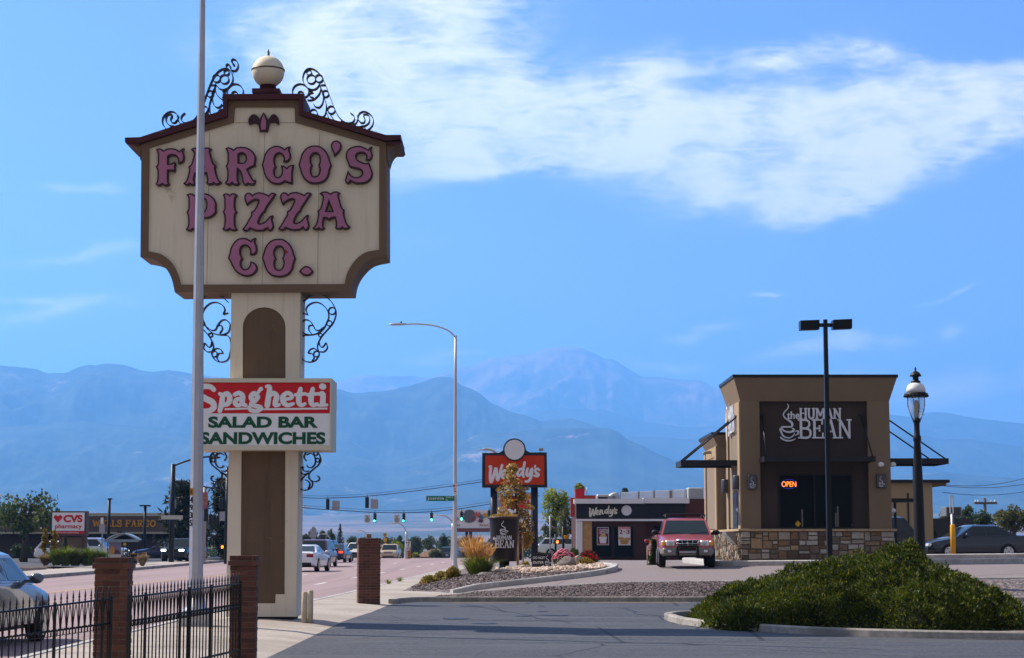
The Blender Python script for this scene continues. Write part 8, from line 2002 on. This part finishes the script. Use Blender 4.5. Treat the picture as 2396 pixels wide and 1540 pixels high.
# --- ornamental grasses and shrubs
def blades(mb, c, n, h, spread, w_, rnd, droop=.5, h0=.55):
    for _ in range(n):
        q = rnd.uniform(0, 6.28); d = Vector((math.cos(q), math.sin(q), 0)); L_ = h * rnd.uniform(h0, 1.05); sp = spread * rnd.random() ** .7
        p0 = Vector(c) + d * sp * .25; p1 = p0 + d * sp * .45 + Vector((0, 0, L_ * .6)); p2 = p0 + d * sp * (1 + droop * .5) + Vector((0, 0, L_ * (1 - droop * .35 * (sp / max(spread, .01)))))
        s_ = d.cross(Vector((0, 0, 1))) * w_ / 2; k = len(mb.v)
        mb.v += [tuple(p0 - s_), tuple(p0 + s_), tuple(p1 + s_*.8), tuple(p1 - s_*.8), tuple(p2)]; mb.f += [(k, k+1, k+2, k+3), (k+3, k+2, k+4)]; mb.mi += [0, 0]; mb.sm += [False, False]
def grass_clump(u, v, Y, h, spread, label, mats=(L_gr,), group=None, n=300, plume=None, w_=.02, seed=1, name='ornamental_grass'):
    rnd = random.Random(seed); c = P(u, v, Y); t = thing(name, c, label, 'grass clump', group)
    mb = MB(); blades(mb, c, n, h * (.60 if plume else 1), spread, w_, rnd, .7); mb.build('blades_foliage', mats[0], t)
    if plume:
        mb = MB()
        for _ in range(int(n*.42)):
            q = rnd.uniform(0, 6.28); rr = rnd.random() ** .7; hh = h * rnd.uniform(.68, 1.05); d = Vector((math.cos(q), math.sin(q), 0))
            p0 = c + d * spread * .22 * rr; p1 = p0 + d * spread * .30 * rr + Vector((-.03, 0, hh * .62)); p2 = p0 + d * spread * (.85 * rr) + Vector((-.09, 0, hh))
            sd = d.cross(Vector((0, 0, 1))).normalized()
            k = len(mb.v); s_ = sd * .0035; mb.v += [tuple(p0 - s_), tuple(p0 + s_), tuple(p1 + s_), tuple(p1 - s_)]; mb.f.append((k, k+1, k+2, k+3)); mb.mi.append(0); mb.sm.append(False)
            for (f0, f1, wd) in ((-.15, .45, .010), (.25, .78, .015), (.60, 1.0, .010)):
                a_, b_ = p1.lerp(p2, f0), p1.lerp(p2, f1); m_ = a_.lerp(b_, .5); x_ = Vector((rnd.uniform(-1, 1), rnd.uniform(-1, 1), 0)).normalized() * wd; k = len(mb.v)
                mb.v += [tuple(a_), tuple(m_ + x_), tuple(b_), tuple(m_ - x_)]; mb.f.append((k, k+1, k+2, k+3)); mb.mi.append(0); mb.sm.append(False)
        mb.build('plume_foliage', plume, t)
    return t
grass_clump(1112, 1346, 59.2, 1.30, .62, 'tall feather grass with straw plumes beside the giant cup', (L_fg,), None, 620, L_or, .022, 3, 'feather_grass')
grass_clump(1132, 1342, 59.6, .95, .55, 'lower green feather grass touching the giant cup', (L_fg,), None, 420, L_or, .022, 4, 'feather_grass')
def shrub(u0, u1, v0, v1, Y, label, mat, seed, n=700, s=.035, flowers=None, name='shrub', group='shrubs on the planted island', nf=60, fs=.035):
    rnd = random.Random(seed); a, b = P(u0, v1, Y), P(u1, v0, Y); cx = (a.x+b.x)/2; rx = (b.x-a.x)/2; h = b.z - a.z; t = thing(name, (cx, Y, a.z), label, 'shrub', group); mb = MB()
    for _ in range(n):
        q = rnd.uniform(0, 6.28); e = rnd.uniform(0, 1); k = rnd.uniform(.72, 1.08)
        ph = math.asin(e); lump = 1 + .16 * math.sin(q*3 + seed) + .10 * math.sin(q*7 + e*9)
        p = Vector((cx + math.cos(q)*math.cos(ph)*rx*k*lump, Y + math.sin(q)*math.cos(ph)*rx*k*lump*.9, a.z - .02 + e*h*k)); leafquad(mb, p, s, rnd, .5, Vector((math.cos(q), math.sin(q), .7)))
    tw = MB()
    for i in range(7): q = i*.9; tw.tube([(cx, Y, a.z - .1), (cx + math.cos(q)*rx*.6, Y + math.sin(q)*rx*.6, a.z + h*.6)], [.015, .006], 4)
    tw.build('twig_branch', m_bark, t); mb.build('leaf_foliage', mat, t)
    if flowers:
        for i in range(nf):
            pass
        fb = MB()
        for _ in range(nf):
            q = rnd.uniform(3.3, 6.1); e = rnd.uniform(.25, 1); ph = math.asin(e); p = Vector((cx + math.cos(q)*math.cos(ph)*rx*1.02, Y + math.sin(q)*math.cos(ph)*rx*.98, a.z + e*h*1.03)); r = fs*rnd.uniform(.7, 1.2)
            fb.ellipsoid(p, r, r, r*.8, 6, 4)
        fb.build('flower_blossoms', flowers, t)
    return t
m_pinkf = M('pink_petal', (.60, .16, .24), .7, var=.1, island=.4); m_redf = M('red_petal', (.50, .02, .012), .6, var=.1, island=.3); m_whitef = M('pale_petal', (.55, .50, .52), .7)
shrub(979, 1030, 1346, 1376, 59.0, 'low golden shrub at the tip of the planted island', L_gg, 1, 1900); shrub(1010, 1056, 1336, 1366, 60.5, 'golden shrub behind the shrub at the island tip', L_gg, 2, 1700); shrub(1038, 1082, 1326, 1370, 59.6, 'golden shrub between the feather grass and the street light', L_gg, 3, 2200)
shrub(1139, 1185, 1344, 1366, 57.6, 'low green shrub in front of the slanting boulder', L_gr, 4, 800, .03); shrub(1189, 1233, 1336, 1360, 57.8, 'dark green shrub before the tan rocks', L_ro, 5, 900, .03, m_whitef, nf=14, fs=.016); shrub(1235, 1275, 1331, 1356, 57.9, 'blue green shrub with purple tints below the small black board', L_bl, 6, 800, .028)
shrub(1291, 1348, 1286, 1318, 61.2, 'rose bush full of pink flowers behind the dark boulder', L_ro, 7, 1300, .032, m_pinkf, 'rose_bush', 'rose bushes', 95, .034); shrub(1353, 1400, 1288, 1316, 62.4, 'rose bush dotted with red flowers near the kerb corner', L_ro, 8, 1200, .032, m_redf, 'rose_bush', 'rose bushes', 75, .030)
shrub(1347, 1391, 1304, 1327, 60.6, 'bright golden shrub below the red rose bush', L_gd, 9, 1100, .03); shrub(1330, 1357, 1282, 1306, 62.8, 'green shrub between the pink and the red roses', L_gr, 10, 700, .03); shrub(1218, 1242, 1312, 1326, 62.5, 'small yellow flowered shrub behind the cup foot', L_gd, 11, 350, .03)
shrub(2116, 2148, 1284, 1304, 71.5, 'red flowered shrub behind the antique lamp post', L_ro, 12, 500, .04, m_redf, 'flower_bush', 'shrubs by the parked cars', 30, .045); shrub(2178, 2192, 1236, 1258, 88, 'thin green shrub by the dark shed', L_md, 13, 220, .06, None, 'shrub', 'shrubs by the parked cars')
conifer(1530, 1264, 1322, 15, 65.5, .8, 'small clipped arborvitae beside the red wagon', L_dk, 14, 'arborvitae', None, 1.6)
stk = MB(); q = P(1514.3, 1321, 65.3); stk.tube([(q.x, 65.3, q.z - .1), (q.x + .01, 65.3, pz(1277, 65.3))], .022, 6); tag(stk.build('wooden_stake', M('pale_stake_wood', (.40, .33, .24), .85, var=.15)), 'pale wooden stake beside the small arborvitae', 'stake')
grass_clump(1543, 1316, 72, .95, .35, 'straw coloured grass behind the red wagon', (L_or,), None, 260, L_or, .02, 6)
grass_clump(2365, 1304, 80, .5, .3, 'short green grass tuft at the kerb by the sedan', (L_gr,), None, 120, None, .02, 7)
for i, (u, v, h, sp, mt, lab) in enumerate(((133, 1323, 1.05, .9, L_gr, 'green reed grass nearest the young yellow trees'), (153, 1324, 1.25, 1.0, L_gr, 'tall green reed grass, second along the bed'), (176, 1324, 1.05, 1.1, L_ol, 'brownish reed grass in the middle of the bed'), (205, 1324, 1.2, 1.1, L_gr, 'thick green reed grass near the bus stop post'), (230, 1322, 1.0, .9, L_gr, 'last green reed grass before the bus shelter'), (106, 1323, .75, .6, L_st, 'dry straw grass under the young yellow trees'), (333, 1325, .85, .5, L_st, 'pinkish straw grass by the news boxes'))):
    c = grass_clump(u, v, 105.5 + i*.2 if u < 300 else 113, h, sp*.75, lab, (mt,), 'grasses in the bank bed', 520, None, .06, 40 + i)
shrub(168, 214, 1287, 1306, 110, 'purple flowering sage behind the reed grasses', leafmat('sage_purple', (.13, .09, .17), (.22, .16, .28), (.30, .24, .36), 2), 50, 700, .09, None, 'sage_shrub', 'shrubs in the bank bed')
# --- young autumn tree behind the cup, with stakes
YJ = 63.6; rnd = random.Random(15); c = P(1212, 1318, YJ); t = thing('young_autumn_tree', (c.x, YJ, zisl(c.x, YJ)), 'slender staked autumn tree with orange leaves behind the giant cup', 'tree'); tr = MB(); mb = MB(); zt_ = pz(1088, YJ)
tr.tube([(c.x, YJ, .5), (c.x - .02, YJ, (zt_ + .8)*.5), (px(1199, YJ), YJ, zt_)], [.045, .035, .012], 7)
for i in range(46):
    f = rnd.random(); v = 1092 + f*140; w_ = 14 + 30 * math.sin(min(1, f*1.15) * math.pi * .62); k = w_ * YJ / F; cx_ = px(1199 + 6*f, YJ); q = rnd.uniform(0, 6.28); r = k * rnd.uniform(.2, 1)
    e = Vector((cx_ + math.cos(q)*r, YJ + math.sin(q)*r, pz(v, YJ))); tr.tube([(cx_, YJ, e.z - .25), e], [.012, .004], 4); blob(mb, e, .19, 44, .055, rnd)
for i in range(26):
    f = rnd.random(); e = Vector((px(1232 + 12*math.sin(f*3.1)*rnd.uniform(-1, 1), YJ), YJ + rnd.uniform(-.3, .3), pz(1208 + f*72, YJ))); tr.tube([(px(1214, YJ), YJ, e.z - .3), e], [.012, .004], 4); blob(mb, e, .17, 36, .052, rnd)
tr.build('trunk', m_bark, t); mb.build('crown', L_au, t)
m_stake = M('stake_wood', (.28, .18, .11), .85, var=.2, scale=4)
for u, lab in ((1213, 'tree stake nearest the giant cup'), (1224, 'outer tree stake beside the giant cup')):
    tag(MB().tube([(px(u, YJ - .3), YJ - .3, .6), (px(u, YJ - .3), YJ - .3, pz(1247, YJ))], .03, 6).build('tree_stake', m_stake), lab, 'stake', 'stakes of the young tree')
rnd = random.Random(16); mb = MB()
for _ in range(700):
    q = rnd.uniform(0, 6.28); r = rt * .9 * rnd.random() ** .5; leafquad(mb, Vector((xc_ + math.cos(q)*r, YU + math.sin(q)*r, z1 + rnd.uniform(-.05, .07))), .03, rnd)
tag(mb.build('cup_plant', L_au), 'orange brown low planting filling the top of the giant cup', 'plant')
# --- the big juniper
rnd = random.Random(21); YJU = 36.6
OUTL = [(1600,1456),(1611,1432),(1623,1415),(1664,1382),(1712,1364),(1760,1352),(1787,1340),(1829,1333),(1863,1324),(1914,1308),(1965,1298),(2000,1291),(2051,1287),(2102,1294),(2153,1305),(2188,1325),(2239,1340),(2273,1363),(2300,1383),(2316,1405),(2335,1440),(2345,1456)]
ju = thing('juniper_bush', (px(1972, YJU), YJU, .05), 'broad dark green spreading juniper mound beside the dark lot', 'bush')
def jz(x, y):
    u = 1198 + x / YJU * F / 1.0; vtop = interp(OUTL, u)
    if u < 1600 or u > 2345: return 0
    h = (1456 - vtop) / F * YJU + .02; h = max(h - .0, 0)
    f = (y - YJU) / (2.5 * (max(h, .05) / 1.5) ** .5 if y > YJU else (5.2 + .5 * math.sin(x * 2.1)) * (max(h, .02) / 1.5) ** .6)
    if abs(f) >= 1: return 0
    lump = noise.fractal(Vector((x*1.25, y*1.25, 3)), .7, 2.1, 4)
    fine = noise.fractal(Vector((x*3.4, y*3.4, 7)), .7, 2.1, 3)
    return max(0, (h - .20) * (1 - abs(f) ** 2.3) ** .5 * (1 + .34 * (lump - .12)) + .075 * fine * min(1, h)) + .02
x0, x1 = (1600 - 1198) / F * YJU, (2345 - 1198) / F * YJU
zb0 = .035
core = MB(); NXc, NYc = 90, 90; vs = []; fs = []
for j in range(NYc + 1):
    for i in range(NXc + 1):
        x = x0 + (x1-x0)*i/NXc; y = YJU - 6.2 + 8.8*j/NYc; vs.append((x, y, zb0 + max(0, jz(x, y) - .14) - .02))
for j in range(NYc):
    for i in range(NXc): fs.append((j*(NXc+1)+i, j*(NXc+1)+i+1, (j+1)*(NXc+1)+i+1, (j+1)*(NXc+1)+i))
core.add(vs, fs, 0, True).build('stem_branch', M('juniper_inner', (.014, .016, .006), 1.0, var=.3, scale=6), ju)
mb = MB(); made = 0
while made < 34000:
    x = rnd.uniform(x0, x1); y = YJU + rnd.uniform(-6.1, 2.5 if rnd.random() < .3 else .6); z = jz(x, y)
    if z < .03: continue
    e = .06; n_ = Vector((jz(x-e, y) - jz(x+e, y), jz(x, y-e) - jz(x, y+e), 2*e)).normalized()
    if n_.z < .12 and rnd.random() < .3: continue
    made += 1
    d0 = (n_ * .75 + Vector((rnd.gauss(0, .38), rnd.gauss(0, .38), .42 + rnd.gauss(0, .22)))).normalized(); p = Vector((x, y, zb0 + z - rnd.uniform(.0, .11))); L_ = rnd.uniform(.055, .125)
    for k in range(5):
        d = (d0 + Vector((rnd.gauss(0, .42), rnd.gauss(0, .42), rnd.gauss(0, .42)))).normalized(); s_ = d.orthogonal().normalized(); q = rnd.uniform(0, 6.28); s_ = (s_*math.cos(q) + d.cross(s_)*math.sin(q)) * L_*.11; st_ = p + d0 * L_ * .28 * k / 6
        kk = len(mb.v); l_ = L_ * rnd.uniform(.5, 1); mb.v += [tuple(st_), tuple(st_ + d*l_*.5 + s_), tuple(st_ + d*l_), tuple(st_ + d*l_*.5 - s_)]; mb.f.append((kk, kk+1, kk+2, kk+3)); mb.mi.append(0); mb.sm.append(False)
mb.build('spray_foliage', L_ju, ju)
kerb('kerb', [(p.x, p.y) for p in crv([(x0 - .2, 37.4), (x0 + .0, 35.4), (x0 + .9, 33.2), (x0 + 2.2, 31.5), (8, 30.3), (x1 + 1, 30.6), (x1 + 1.4, 36), (x1 + 1, 39.4), (8, 39.8), (x0 + .8, 39.5), (x0 - .1, 38.6)], 5, True)] + [(x0 - .2, 37.4)], lambda x, y: .035, .16, .13, m_kerbd, 'old kerb round the juniper mound')
sheet('planting_bed', [(x0 + .1, 36.6), (x0 + 1.1, 33.4), (x0 + 2.3, 31.8), (8, 30.6), (x1 + .9, 30.9), (x1 + .9, 39.2), (x0 + .3, 39)], lambda x, y: .075, MATS['bark_soil'], 1.5, label='bark soil under the juniper')
# weeds at the pavement edge
for i, (x, y, lab) in enumerate(((-4.35, 66, 'small weed tuft growing at the road kerb'), (-4.2, 70, 'second weed tuft farther along the road kerb'))):
    t = MB(); rnd = random.Random(90 + i); blades(t, (x, y, .12), 60, .22, .25, .014, rnd, .6); tag(t.build('weed_tuft', L_gr), lab, 'weed', 'weeds at the road kerb')
